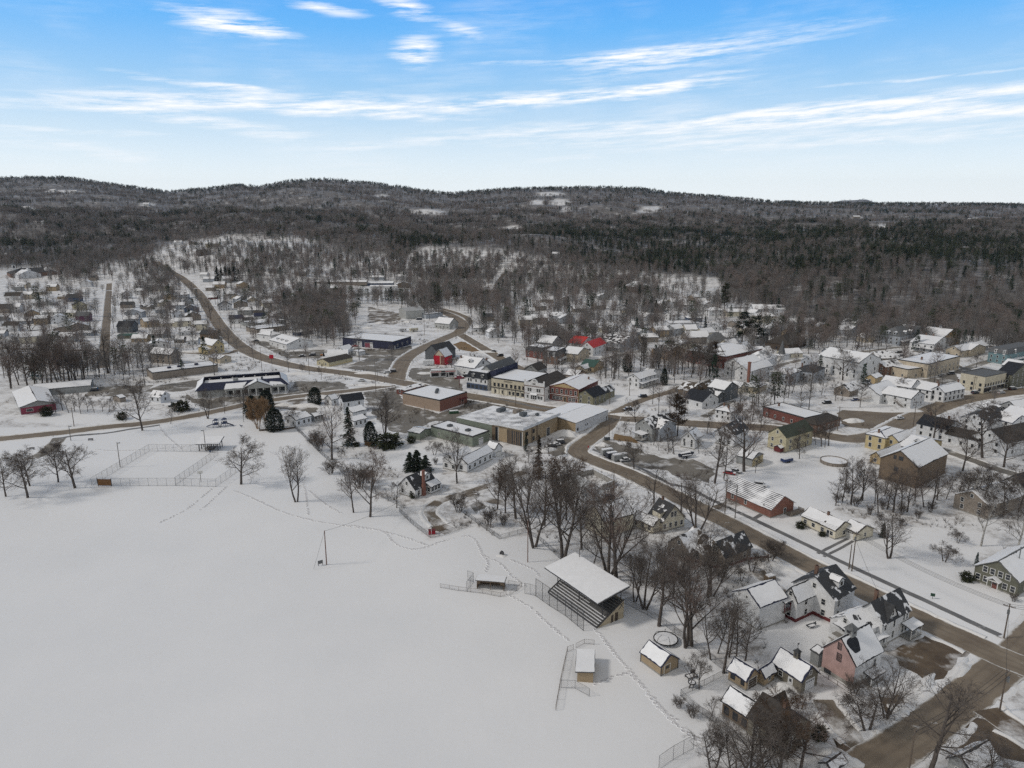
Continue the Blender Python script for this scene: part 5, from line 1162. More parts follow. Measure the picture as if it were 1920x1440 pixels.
m = v[0]; put_door(m,'y',m.a*.66,4.2,4.0,WALL['whitem'],'loading_door'); put_door(m,'y',m.a*.50,4.4,3.4,WALL['magenta'],'loading_door'); put_door(m,'y',m.a*.42,2.2,3.8,WALL['white'],'loading_door'); [put_window(m,'x',m.b*f,1.6,1.4,1.6) for f in (.25,.5,.78)]; put_door(m,'x',m.b*.1,1.2,2.4,WALL['white'])
r, v = B('grey_warehouse', 'grey metal warehouse with low arched bare roof and lower blue grey annex', 'warehouse', [((743,595),(762,599),(798,597),7.6,2.4,'x','metal','metal',0,0,1), ((796,596),(799,598),(829,594),4.0,0,'flat','pblue','s',0,0,1)])
r, v = B('gable_garage', 'pale grey gable ended garage with snow roof inside the road bend', 'garage', [((816,615),(843,618),(858,614),4.6,4.2,'y','metal','s',0,4,1)])
put_door(v[0],'x',v[0].b*.5,3.2,3.4,WALL['white'],'garage_door')
r, v = B('yellow_cabin', 'low pale yellow building with brown roof and small front windows beside main road', 'building', [((604,682),(617,688),(656,677),2.9,1.8,'x','pale','brown',0,2,1,dict(wh=1.1,attic=False))])
mb = MB(); mb.box(v[0].b*.02,v[0].b*.98,-.05,-.005,.0,1.0); v[0].fix(mb.build('painted_base', WALL['yellow'], v[0].root))
mb = MB(); n_ = 14; pts = [(6*math.cos(math.pi*k/n_), 4.6*math.sin(math.pi*k/n_)) for k in range(n_+1)]
mb.add([(0,y_,z_) for y_,z_ in pts]+[(14,y_,z_) for y_,z_ in pts],[(k,k+1,n_+2+k,n_+1+k) for k in range(n_)]+[tuple(range(n_,-1,-1)),tuple(range(n_+1,2*n_+2))])
p_ = at(615,668); o_ = mb.build('arched_hut', SNOWM, None, p_, R(8)); tag(o_, 'white arched quonset hut behind the yellow building', 'hut'); mb = MB(); mb.box(-.06,-.005,-1.5,1.5,0,3); mb.build('door', WALL['grey'], o_)
r, v = B('white_shed', 'narrow white gabled shed right of the arched hut', 'shed', [((632,665),(645,668),(660,663),4.0,2.4,'x','white','p_more',1,1,1)])
r, v = B('snack_kiosk', 'tiny white kiosk on the snowy lot left of the road bend', 'kiosk', [((664,664),(672,667),(682,664),2.6,.4,'x','white','s',0,1,1)])
r, v = B('pink_kiosk_row', 'low pinkish flat kiosk with snow patches beside the brick store', 'kiosk', [((748,737),(757,741),(794,730),2.6,.4,'x','brickr','p_more',4,1,1,dict(frame='trim'))])
r, v = B('white_dormer_house', 'long white house with dormers along its snowy roof beside the roadside lot', 'house', [((512,646),(538,656),(583,648),3.8,3.2,'y','white','s',1,3,1), ((536,650),(545,655),(582,648),3.6,2.2,'y','white','s',0,1,1)])
for f in (.25,.5,.75): dormer(v[0], v[0].b*.12, v[0].a*f, v[0].e+.6, 1.5, 1.2, 1.4, 'white', True, '-x')
r, v = B('white_shed', 'small square white building with pyramid snow roof beside the dormer house', 'building', [((490,633),(508,638),(520,633),3.6,2.4,'hip','white','s',1,1,1)])
r, v = B('grey_shop_row', 'long low grey commercial row with snow roof above the roadside lot', 'building', [((470,620),(482,626),(538,618),3.6,0,'flat','weather','s',0,1,1), ((455,610),(478,615),(536,607),3.4,0,'flat','grey','s',3,0,1)])
r, v = B('blue_container', 'blue shipping container like shed behind the dormer house', 'shed', [((552,628),(558,630),(585,625),2.6,.2,'x','blue','s',0,0,1)])
# ---- left: shopping building, warehouse, magenta house
r, v = B('colonnade_market', 'grey market with black sloped roof band, snowy front gable and white colonnade', 'shop building', [((352,731),(371,746),(540,735),4.2,0,'flat','metal','s',0,0,1)])
m = v[0]; rb = MB(); o_ = .9; zb = 4.0; zt = 7.2; i_ = 3.0
A0, B0 = m.a, m.b
outer = [(-o_,-o_-1.2,zb),(B0+o_,-o_-1.2,zb),(B0+o_,A0+o_,zb),(-o_,A0+o_,zb)]; inner = [(i_,i_-1,zt),(B0-i_,i_-1,zt),(B0-i_,A0-i_,zt),(i_,A0-i_,zt)]
for k in range(4): rb.slab([outer[k],outer[(k+1)%4],inner[(k+1)%4],inner[k]],.08,-.1)
m.fix(rb.build('mansard_band', ROOFM['navy'], m.root))
sb = MB(); rg = random.Random(4)
sb.slab(jag([outer[3],outer[0],inner[0],inner[3]],.8,.15,.3,rg),.24,.09); sb.slab(jag([outer[1],outer[2],inner[2],inner[1]],.8,.15,.3,rg),.24,.09)
sb.slab([(i_+.3,i_-.5,5.2),(B0-i_-.3,i_-.5,5.2),(B0-i_-.3,A0-i_-.3,5.2),(i_+.3,A0-i_-.3,5.2)],.2,0)
sb.slab(jag([(B0*.78,-2.0,zb+.05),(B0*.97,-2.0,zb+.05),(B0*.90,1.6,zt-1.0),(B0*.80,1.6,zt-.8)],.8,.1,.5,rg),.36,.1)
m.fix(sb.build('roof_band_snow', SNOWM, m.root))
mb = MB(); walls(mb,'y',6.5,15.0,4.2,3.4,3.6); o2 = m.fix(mb.build('front_gable', WALL['metal'], m.root, (B0*.50,-4.2,0))); rb = MB(); sb = MB()
for pl in roof_planes('y',6.5,15.0,4.2,3.4,.4): rb.slab(pl,.1,-.05); sb.slab(jag(pl,.8,.1,.25,rg),.26,.104)
rb.build('gable_roof', ROOFM['dark'], o2); sb.build('snow_cover', SNOWM, o2)
mb = MB(); mb.box(B0*.30,B0*.50,-4.2,-.1,3.5,4.25); mb.box(B0*.30+15+B0*.2,B0*.98,-4.2,-.1,3.5,4.25); m.fix(mb.build('arcade_roof', WALL['metal'], m.root)); mb = MB(); mb.slab(jag([(B0*.29,-4.5,4.27),(B0*.50,-4.5,4.27),(B0*.55,0,6.6),(B0*.31,0,6.4)],.9,.1,.3,rg),.3,0); m.fix(mb.build('arcade_snow', SNOWM, m.root))
mb = MB(); mb.box(-.22,.22,-.22,.22,0,3.5); cm = mb.mesh('column', TRIM)
for k in range(9): m.fix(link('column', cm, m.root, (B0*(.31+.083*k),-4.0,0)))
mb = MB(); [mb.box(B0*(.34+.083*k),B0*(.385+.083*k),-.1,-.02,.5,2.6) for k in range(8)]; m.fix(mb.build('shop_glazing', GLASS, m.root)); hvac(m, B0*.42, A0*.5, 5.4, 2.6, 2, 1.6, 'grey'); hvac(m, B0*.72, A0*.5, 5.4, 1.2, 1.2, 1.2, 'dgrey')
mb = MB(); [mb.box(B0*(.12+.13*k)-.35,B0*(.12+.13*k)+.35,A0-2.5,A0-1.9,5.3,6.0) for k in range(6)]; m.fix(mb.build('skylight', TRIM, m.root))
r, v = B('long_grey_warehouse', 'long pale grey warehouse with smooth snow roof behind the colonnade market', 'warehouse', [((262,706),(287,713),(411,698),4.2,0,'flat','weather','s',0,0,1)])
m = v[0]
for f in (.3,.45,.72): hvac(m, m.b*f, m.a*.5, 4.3, 2.0, 1.8, 1.1, 'navy')
r, v = B('magenta_building', 'low magenta fronted building with wide snow gable roof at far left', 'building', [((24,748),(40,778),(107,770),3.8,2.2,'y','grey','s',0,3,1,dict(attic=False,o=.6)), ((34,735),(60,744),(170,738),3.4,1.4,'x','grey',('dark','s'),0,0,1)])
m = v[0]; mb = MB(); mb.box(.02,m.b-.02,-.05,-.005,.1,m.e-.5); m.fix(mb.build('magenta_boards', WALL['magenta'], m.root)); put_window(m,'x',m.b*.25,1.2,2.6,1.2); put_door(m,'x',m.b*.68,1.1,2.2,WALL['white'])
r, v = B('tan_house', 'tan grey two storey house with long snowy roof behind the warehouse', 'house', [((279,681),(322,683),(348,679),6.4,3.2,'y','weather','s',2,4,2)])
r, v = B('yellow_house', 'bright yellow house with snowy roof and low wing at the road bend', 'house', [((380,659),(400,664),(419,660),6.0,3.4,'y','yellow','s',2,1,2), ((375,660),(388,665),(402,662),3.4,1.6,'x','yellow','s',2,1,1)])
r, v = B('white_garage', 'low cream garage with snow roof below the bright yellow house', 'garage', [((397,677),(413,682),(429,677),3.2,1.6,'y','beige','s',1,1,1)])
r, v = B('grey_cottage', 'small grey white house facing the park road beside bushes', 'house', [((287,752),(302,756),(314,750),3.2,2.4,'y','whitem','p_more',1,2,1)])
r, v = B('garden_shed', 'small grey garden shed in the thicket left of the park road', 'shed', [((215,751),(226,755),(234,752),2.4,1.0,'x','weather','s',0,0,1)])
r, v = B('white_ranch_house', 'low white ranch house with snow roof right of the dark round evergreens', 'house', [((535,795),(556,801),(584,793),3.4,1.6,'x','whitem','s',3,2,1), ((580,787),(590,791),(607,787),2.6,1.0,'x','grey','s',3,0,1)])
r, v = B('white_house', 'white house with black shingle roof and snowy stepped additions above the big double tree', 'house', [((637,770),(645,776),(683,770),6.2,2.6,'x','whitem','black',2,1,2,dict(ww=.8)), ((657,786),(662,790),(686,783),4.2,1.4,'shed','white','s',3,1,1), ((658,798),(664,802),(688,795),3.0,1.0,'shed','white','s',3,1,1)])
r, v = B('white_shed', 'tiny white shed with snow roof left of the black roofed white house', 'shed', [((613,757),(622,761),(632,757),3.2,2.0,'x','white','s',1,1,1)])
r, v = B('school', 'long dark roofed school with snowy front gable and white cupola at far left', 'school', [((8,516),(20,521),(108,515),6.0,6.0,'hip','brickb','dark',7,1,1,dict(frame='trim')), ((22,519),(36,523),(76,519),5.5,6.0,'y','whitem','s',3,1,1)])
cupola(v[0], v[0].b*.13, v[0].a*.5, v[0].e+v[0].rise-.8, 4.5, 6.0, 'white', False, 'gray')
dormer(v[0], v[0].b*.35, 3, v[0].e+2.4, 6, 1.5, 6); dormer(v[0], v[0].b*.75, 3, v[0].e+2.4, 6, 1.5, 6)
# ---------------------------------------------------------------- small houses farther off: px, py of the middle of the foot, width, depth, eave, rise, turn, ridge, wall, roof, label
def small(px, py, w, d, e, ri, rot, ridge, wall, rst, label, name='house', cat='house', nx=2, ny=2, fl=1):
 c = at(px, py); a = R(rot); X = Vector((math.cos(a), math.sin(a), 0)); Y = Vector((-math.sin(a), math.cos(a), 0))
 n = c - X * w / 2 - Y * d / 2; n.z = c.z - .3
 far = c.y > 900
 root = thing(name, label, cat, n, a)
 volume(root, tuple(n + Y * d), tuple(n), tuple(n + X * w), e + .3, ri, ridge, wall, rst, 0 if far else nx, 0 if far else ny, fl, o=.4, frame='trim', ww=1.0, wh=1.4, attic=not far)
 return root
SM = [
 (158,602,11,9,5.4,3.0,12,'x','purple','gray','purple house with grey roof left of the straight side street','purple_house'),
 (150,581,12,9,5.6,3.2,40,'y','pale','dark','pale yellow house with dark roof and gable toward the straight side street','yellow_house'),
 (137,594,9,8,4.4,2.4,10,'x','cream','s','cream house with snow roof just below the pale yellow gabled house'),
 (240,622,12,11,5.4,3.6,5,'x','dgrey','black','black house with dark green lower storey right of the side street','black_house'),
 (240,634,13,6,2.6,.6,5,'shed','green','green','dark green flat porch building at foot of the black house','green_shed'),
 (236,560,11,9,6.4,3.4,50,'y','white','s','white gabled house with many windows right of the side street'),
 (264,553,9,8,5.4,2.6,10,'x','white','s','white house with blue edged snow roof, upper row right of the side street'),
 (262,543,9,8,4.4,2.2,10,'x','whitem','s','snow covered white house topmost in the row right of the side street'),
 (240,577,12,8,3.8,2.6,8,'x','weather','dark','low grey house with dark brown roof under the white gabled house'),
 (276,580,11,7,3.0,1.6,0,'x','weather','p_dark','long low grey shed with pale roof right of the low grey house'),
 (140,565,14,10,4.6,3.6,8,'x','blue','dark','dark blue house with wide dark roof beside a round evergreen','blue_house'),
 (163,538,14,10,5.6,3.4,15,'y','white','s','large white house with hooded snowy gable near head of the side street'),
 (176,526,10,8,4.6,2.4,0,'x','weather','dark','dark roofed grey house hidden behind the large white one'),
 (28,562,16,10,5.0,3.6,10,'x','white','brown','white house with dark brown roof at far left among trees'),
 (12,586,12,10,5.0,3.6,0,'x','weather','brown','brown roofed house cut by left edge, upper one'),
 (26,620,11,9,5.2,2.6,10,'x','white','brown','white two storey house with olive brown roof near left edge'),
 (5,610,10,9,5.0,2.6,10,'x','whitem','gray','grey roofed white house cut by left edge'),
 (20,642,8,7,3.4,2.2,20,'y','white','s','little white cottage with snowy roof at left edge by the cross street'),
 (3,632,8,7,3.4,2.0,10,'x','pblue','s','pale blue house end cut by left edge'),
 (125,623,16,9,3.4,2.2,8,'y','weather','s','long snow roofed grey house left of the side street corner'),
 (100,632,9,8,3.0,1.8,0,'x','grey','s','flat snowy garage left of the side street corner'),
 (163,629,12,8,2.8,1.2,0,'x','pblue','s','low blue grey house with snow roof at side street corner'),
 (354,573,9,8,6.0,2.6,20,'y','pblue','dark','pale blue tall house with dark roof left of the main road'),
 (360,585,13,9,4.6,2.8,20,'y','blue','s','blue grey house with snowy gable below the pale blue tall house'),
 (330,594,9,9,4.6,3.0,40,'y','whitem','s','white gabled cottage left of the blue grey house'),
 (362,600,13,10,4.6,3.6,30,'y','weather','s','weathered house with snow roof and dark gable, left of the main road'),
 (375,618,12,9,5.2,2.4,20,'x','cream','s','cream house with bay front and snow roof left of the main road'),
 (393,634,11,8,4.0,2.6,-10,'x','brown','dark','brown shed under dark roof above the bright yellow house','brown_shed'),
 (363,645,8,7,3.2,1.8,10,'x','white','s','small white house left of the brown shed'),
 (338,642,7,6,2.8,1.8,10,'x','weather','s','snow roofed shed in the yards left of the small white house'),
 (422,581,13,10,5.2,3.4,25,'y','whitem','dark','white house with dark gambrel roof right of the main road'),
 (452,577,13,10,5.4,3.2,15,'y','weather','p_dark','grey house with mottled snow roof right of the main road'),
 (444,606,11,9,4.8,2.6,12,'x','white','navy','white house with navy roof right of the main road'),
 (488,603,9,8,5.6,2.4,15,'x','white','navy','tall white house with navy roof right of its neighbour'),
 (466,606,8,7,3.4,2.0,10,'x','white','dark','low white house between two navy roofed houses'),
 (393,528,14,10,4.0,2.4,10,'x','pblue','s','snowy blue grey house near the top of the main road'),
 (384,521,10,9,4.6,2.6,0,'x','white','s','white snow roofed house behind the snowy blue grey one'),
 (400,562,9,8,3.0,1.8,10,'x','redb','s','small red brown shed right of the main road','red_shed'),
 (395,545,10,8,4.0,2.2,10,'x','weather','s','grey snowy house on the bend of the main road'),
 (502,628,10,7,3.0,1.6,0,'x','grey','s','grey shed at the back of the roadside lots'),
 (585,610,24,4,2.4,.3,0,'x','redb','s','line of red trailers with snow on top behind the thicket','red_shed'),
 # hill of snowy houses upper left
 (335,459,17,12,5.5,3.5,10,'x','white','s','white house on the snowy hilltop, leftmost'),
 (362,458,14,11,5,3,-5,'y','weather','s','grey gabled house on the snowy hilltop'),
 (400,463,22,12,5.5,3.0,5,'x','pale','s','pale yellow long house on the snowy hilltop'),
 (424,457,14,11,5,3,0,'x','white','s','white house behind the pale yellow one on the hilltop'),
 (460,460,18,12,5.5,3.5,-8,'y','white','s','white house rightmost on the snowy hilltop'),
 (382,478,20,13,5,4,10,'x','dbrown','brown','brown barn like house on the snowy hill slope'),
 (540,482,14,11,5,3,0,'x','weather','s','snowy house by itself below the hill woods, upper'),
 (515,512,14,11,5,3,10,'x','grey','s','grey snowy house below the hill woods, lower'),
 (555,500,16,11,5,3,5,'x','whitem','s','pale house among firs below the hill woods'),
 (566,517,13,10,5,3,5,'x','weather','p_more','weathered house by the hill lane'),
 (583,558,34,18,5,3.4,10,'x','white','s','broad low hall with plain snow roof in the woods above the lots','hall'),
 (640,533,70,9,3.6,1.6,0,'x','weather','s','very long narrow snow roofed shed in the wooded yard','long_shed'),
 (708,536,44,12,4.0,2.0,3,'x','blue','s','long blue sided building with snow roof in the wooded yard','blue_building'),
 (720,541,36,8,3.0,1.4,3,'x','white','s','white snow roofed annex before the long blue building'),
 (757,539,20,14,5,3.4,10,'y','brown','s','brown gabled building at right end of the wooded yard','brown_building'),
 (710,525,18,10,4,2.4,0,'x','pblue','s','blue grey snowy house behind the wooded yard'),
 (690,516,14,10,4,2.4,0,'x','white','s','white snowy house at the back of the wooded yard'),
 (752,524,16,11,4.5,2.6,10,'x','whitem','s','pale snowy house right behind the wooded yard'),
 (632,545,16,10,3.6,1.6,5,'x','weather','s','grey shed left in the wooded yard'),
 (900,497,14,11,5,3,20,'y','white','s','white gable house at the lane through the far woods, left'),
 (935,487,14,11,5,3,10,'y','white','s','white gable house at the head of the lane through the far woods'),
 (975,492,16,11,5,3,0,'x','white','s','white snowy house right of the lane through the far woods'),
 (985,505,14,10,4.4,2.6,0,'x','weather','s','grey snowy house in the woods right of the lane'),
 (978,520,15,10,4.4,2.6,10,'x','whitem','s','pale house lowest right of the far lane'),
 (1040,482,16,12,5,3,0,'x','white','s','white house alone before the dark pines'),
 (962,436,50,22,9,4,5,'x','white','s','large white building in the distant clearing','white_building'),
 (1195,547,26,18,7,6,15,'hip','brickb','s','big brown house with snowy hip roof below the dark pines','brown_house'),
 # houses from the centre to the right, before the forest
 (915,601,10,9,4,2.6,10,'x','brown','dark','dark brown gabled cottage by the curving street','brown_cottage'),
 (900,621,11,9,3.4,2.0,0,'x','white','s','low white house at the curving street corner'),
 (925,632,10,9,4.6,2.6,20,'y','whitem','s','white gabled house right of the curving street corner'),
 (990,590,12,9,4.4,2.6,10,'x','white','s','white snow roofed house in the grove, upper left of the long apartments'),
 (1025,568,14,10,4.4,2.6,5,'x','weather','s','grey snowy roof deep in the reddish grove'),
 (1068,565,14,10,4.6,2.6,-5,'y','whitem','s','pale gable roof at right of the reddish grove'),
 (1100,553,12,10,4.4,2.6,5,'x','white','s','white roof glimpsed behind the reddish grove'),
 (1085,585,13,10,4.0,2.4,8,'x','weather','s','weathered snowy cottage above the long apartments'),
 (1130,562,12,10,4.4,2.8,10,'y','grey','s','grey gable right of the reddish grove'),
 (1225,585,13,11,5.4,3.6,30,'y','dgrey','dark','dark grey gabled house beside the tall spruce','dark_house'),
 (1248,577,14,10,5.0,3.0,15,'y','white','s','white house with blue white roof right of the tall spruce'),
 (1264,574,11,9,5.0,3.0,10,'x','beige','s','beige snowy house right of the blue white roof'),
 (1286,581,13,10,5.4,3.0,10,'x','white','s','white house with wide snow roof, third right of the tall spruce'),
 (1312,574,12,10,5.0,3.0,10,'x','weather','s','weathered snowy house with black windows in the upper row'),
 (1340,569,12,10,5.0,3.0,10,'x','white','s','white snowy house left of the lone tall pine'),
 (1338,592,15,11,5.6,2.4,12,'hip','white','s','white house with arcaded porch and snow roof'),
 (1374,592,18,10,4.2,2.2,10,'x','cream','s','long cream house with snow roof behind the twin pines'),
 (1300,603,13,9,3.8,1.8,5,'hip','blue','s','dark blue low house under a snow roof','blue_house'),
 (1277,613,26,14,4.4,.8,8,'x','whitem','s','wide flat snow roofed building in the middle of the upper town','flat_building'),
 (1303,642,18,12,5.0,4.0,10,'x','weather','s','wide weathered house with snow roof above the red brick hall'),
 (1343,645,14,12,4.6,4.4,0,'hip','grey','gray','grey pyramid roofed house above the red brick hall'),
 (1365,640,12,10,4.0,2.6,10,'x','whitem','s','snowy white house left of the twin pines'),
 (1395,583,34,10,4.4,2.4,-3,'x','white','s','long white snowy roof at the forest edge behind the twin pines'),
 (1438,590,30,14,6.0,3.4,-5,'x','whitem','s','broad pale house with snow roof at the forest edge'),
 (1432,603,18,12,5.4,3.0,8,'hip','cream','s','cream house with snowy hip roof right of the twin pines'),
 (1466,613,15,10,4.6,2.8,10,'x','white','s','white snowy house right of the cream hip roof'),
 (1495,611,16,10,4.0,2.4,5,'x','white','s','snow covered white cottage with bushes at the forest edge'),
 (1515,608,10,9,3.6,2.0,0,'x','weather','s','small snowy cottage farthest along the forest edge'),
 (1195,617,12,9,4.4,2.4,10,'x','white','s','white house hidden in trunks right of the long apartments'),
 (1165,640,12,9,4.6,2.6,10,'x','grey','p_more','grey roof just behind the large pale house with long porch'),
 (1215,640,13,10,4.0,2.4,8,'x','weather','s','snowy weathered house between trunks above the orange tan house'),
 (1700,622,9,8,4.0,2.2,0,'x','grey','s','small grey outhouse beside the carriage house'),
 (1408,695,13,10,5.6,3.2,12,'y','white','s','snowy white gable at the foot of the twin pines'),
 # far houses on the hills
 (100,359,30,14,6,4,0,'x','white','s','white farmhouse in the high clearing at far left'),
 (140,361,26,14,6,4,0,'x','white','s','right hand white house in the high clearing at far left'),
 (275,385,26,14,6,4,0,'x','white','s','white house on the middle slope at left'),
 (50,393,26,14,6,4,0,'x','white','s','white farmhouse on the lower slope at far left'),
 (1650,431,40,16,6,4,0,'x','white','s','white farm buildings in the right hand clearing'),
 (1605,409,30,14,6,4,0,'x','weather','s','pale farm roof above the right hand clearing'),
 (1820,414,26,14,6,4,0,'x','white','s','white house in the woods at far right'),
 (1900,450,22,12,6,4,0,'x','white','s','white roof peeping from the pines at right edge'),
 (75,420,24,12,5,3,0,'x','white','s','white roof among mixed woods at left'),
 (40,455,22,14,5,4,0,'x','weather','s','grey snowy barn roof in the woods at far left','grey_barn'),
]
for t in SM:
 small(*t[:11], name=t[11] if len(t) > 11 else 'house', cat='house', fl=2 if t[4] > 5.1 else 1)

# more small houses of each neighbourhood, alike at this distance
MORE = [('small snow roofed house packed among the streets at left', [(45,540),(75,552),(95,572),(60,592),(80,607),(45,607),(112,606),(60,641),(86,626),(215,541),(222,600),(282,545),(292,562),(303,586),(316,611),(282,612),(300,632),(265,640),(320,562),(30,585),(100,545),(120,590),(70,572),(184,570),(183,600),(182,620),(35,545),(98,590),(310,545),(255,595),(20,555),(55,560),(70,628),(130,612),(150,622),(120,560),(150,552),(215,610),(300,655),(60,655),(310,575),(335,580),(248,607),(130,640),(170,640)]),
 ('small snow roofed house on the slope either side of the main road', [(412,540),(432,556),(446,561),(472,566),(500,577),(522,600),(541,596),(482,586),(507,612),(432,598),(346,560),(350,627),(320,627),(346,611),(425,530),(455,540),(478,548),(370,545),(365,560),(520,580),(460,590),(545,575),(440,625),(470,640),(450,568),(495,560),(530,560),(560,590),(400,610),(335,603),(395,575)]),
 ('small snow roofed house among trees above the town centre', [(1010,606),(1040,600),(1062,606),(1150,600),(1176,586),(1140,622),(1212,600),(1262,600),(1236,630),(1264,627),(1292,627),(1322,629),(1347,617),(1382,612),(1366,657),(1422,642),(1285,657),(1252,652),(1152,672),(1222,662),(1422,667),(1440,680),(1122,580),(1012,582),(1300,566),(1412,597),(1452,627),(1482,632),(1040,620),(1015,625),(985,610),(1070,630),(1190,655),(1400,625),(1325,580)]),
 ('small snow roofed house by the forest edge at right', [(1532,640),(1542,622),(1832,655),(1882,646),(1902,700),(1652,682),(1562,676),(1546,662),(1522,690),(1500,672),(1625,640),(1750,640),(1812,660),(1480,668),(1905,660),(1600,692),(1640,662),(1745,677),(1820,692),(1905,772),(1862,777),(1832,768),(1300,716),(1256,737),(1520,668),(1580,668)])]
def more():
 rg = random.Random(12); ex = [o.matrix_basis.translation.copy() for o in SC.objects if o.parent is None and o.get('category') and o['category'] != 'fence']
 for lab, pts in MORE:
  for px, py in pts:
   c = at(px, py)
   if near_road(c.x, c.y, None, 7) or any((c - e - Vector((0, 5, 0))).length < 12 for e in ex): continue
   w, d = rg.uniform(10, 15), rg.uniform(8, 10.5); e = rg.choice((3.0, 3.4, 4.8, 5.4))
   o = small(px, py, w, d, e, rg.uniform(2.2, 3.4), rg.uniform(0, 45), rg.choice('xxy'), rg.choice(('white','whitem','white','weather','cream','grey','pblue','beige','tan')), rg.choice(('s','s','s','sb','s','p_more')), lab, fl=2 if e > 4 else 1)
   o['group'] = lab + ' group'; ex.append(c)
more()
# ---------------------------------------------------------------- ball field: grandstand, dugouts, fences, courts, play things
def chain_fence(name, label, pts, h=1.8, step=3.0, m=STEEL, top=True, mesh=.16, pr=.035, z=0, group=None, wire_r=.011):
 """posts, top rail and a real diagonal wire mesh along a line of ground points"""
 P = [at(*p) if not isinstance(p, Vector) else p for p in pts]
 root = thing(name, label, 'fence', P[0], 0, group); O = P[0]
 mb = MB(); mb.tube((0,0,-.3),(0,0,h+.05),pr,n=6); pm = mb.mesh('post', m); rl = MB(); wm = MB(); cnt = 0
 for i in range(len(P)-1):
  a, b = P[i]-O, P[i+1]-O; L = (b-a).length; n = max(1, int(L/step+.5)); d = (b-a)/L
  for k in range(n + (i == len(P)-2)):
   if cnt < 100: link('post', pm, root, a + (b-a)*k/n); cnt += 1
  if top: rl.tube(a+Vector((0,0,h)), b+Vector((0,0,h)), pr*.8, n=5)
  rl.tube(a+Vector((0,0,.12)), b+Vector((0,0,.12)), pr*.5, n=4)
  sp = mesh*2.0
  t = -h
  while t < L:
   for s in (1, -1):
    s0, s1 = (t, t+h) if s > 0 else (t+h, t)
    z0, z1 = 0.0, h; lo, hi = s0, s1
    def cut(q): return max(0, min(L, q))
    c0, c1 = cut(lo), cut(hi)
    if abs(c1-c0) < .02: continue
    f0, f1 = (c0-lo)/(hi-lo), (c1-lo)/(hi-lo)
    wm.tube(a+d*c0+Vector((0,0,h*f0)), a+d*c1+Vector((0,0,h*f1)), wire_r, n=3, cap=False)
   t += sp
 rl.build('rail', m, root); wm.build('chain_link_mesh', m, root)
 return root
WIREG = mat('fence_wire', (.07,.072,.075), .7)
chain_fence('chain_link_fence', 'tall chain link fence round the snowed court with a brown board gate at its corner', [(172,911),(280,846),(373,847),(404,849)], 3.0, 3.2, WIREG, mesh=.30)
chain_fence('chain_link_fence', 'front chain link fence of the snowed court, facing the open field', [(210,911.5),(330,911),(405,913)], 3.0, 3.2, WIREG, mesh=.30)
chain_fence('chain_link_fence', 'inner chain link fence dividing the court from the basketball strip', [(329,910),(372,880),(409,853)], 3.0, 3.2, WIREG, mesh=.30)
chain_fence('chain_link_fence', 'right hand chain link fence of the basketball strip behind the round tree', [(405,913),(442,887),(450,882)], 3.0, 3.2, WIREG, mesh=.30)
p = at(184,911); q = at(209.5,911.5); d = (q-p)
t = thing('board_gate', 'brown board gate panel at the front left corner of the snowed court', 'gate', p, math.atan2(d.y,d.x)); mb = MB()
mb.box(0,d.length,-.03,.03,.2,2.6); [mb.box(0,d.length,-.07,-.032,z_,z_+.12) for z_ in (.4,1.3,2.3)]; mb.build('boards', mat('brown_boards',(.17,.09,.04),.85,noise=.25,nscale=3), t); mb = MB(); [mb.box(x_,x_+.12,-.1,.1,-.3,2.9) for x_ in (-.06,d.length-.06)]; mb.build('gate_posts', DTRIM, t)
# long yard fences
chain_fence('chain_link_fence', 'long dark fence running diagonally from the park hedge down to the white cottage', [(487,803),(551,801),(566,815),(600,850),(650,893),(700,925),(758,953)], 1.6, 3.2, WIREG, mesh=.20, wire_r=.016)
chain_fence('chain_link_fence', 'low fence round the muddy corner yard with the red box', [(760,952),(749,960),(775,985),(807,1009),(840,1001),(879,987)], 1.5, 2.6, WIREG, mesh=.20, wire_r=.016)
chain_fence('chain_link_fence', 'fence from the muddy corner yard to the grove behind the grandstand', [(868,962),(900,985),(936,1011),(955,1006),(985,998),(1010,1012),(1048,1046),(1056,1055)], 1.4, 3.0, WIREG, mesh=.20, wire_r=.016)
chain_fence('chain_link_fence', 'fence behind the grandstand running down to the tan garage', [(1172,1132),(1235,1165),(1280,1198),(1320,1228),(1362,1262)], 1.7, 3.2, WIREG, mesh=.20, wire_r=.016)
chain_fence('chain_link_fence', 'backyard fence of the brown house, cornered by the shrubs', [(1356,1268),(1320,1286),(1276,1305),(1300,1328),(1335,1352),(1375,1382),(1400,1400)], 1.5, 2.8, WIREG, mesh=.20, wire_r=.016)
chain_fence('chain_link_fence', 'tall fence at the bottom edge below the near bare trees', [(1235,1444),(1262,1425),(1300,1404)], 3.0, 3, WIREG, mesh=.22)
chain_fence('split_rail_fence', 'thin railing along the pink barn drive down to the street corner', [(1536,1263),(1570,1285),(1610,1312),(1650,1335),(1676,1352)], 1.0, 2.6, POLEW, mesh=3, pr=.06)
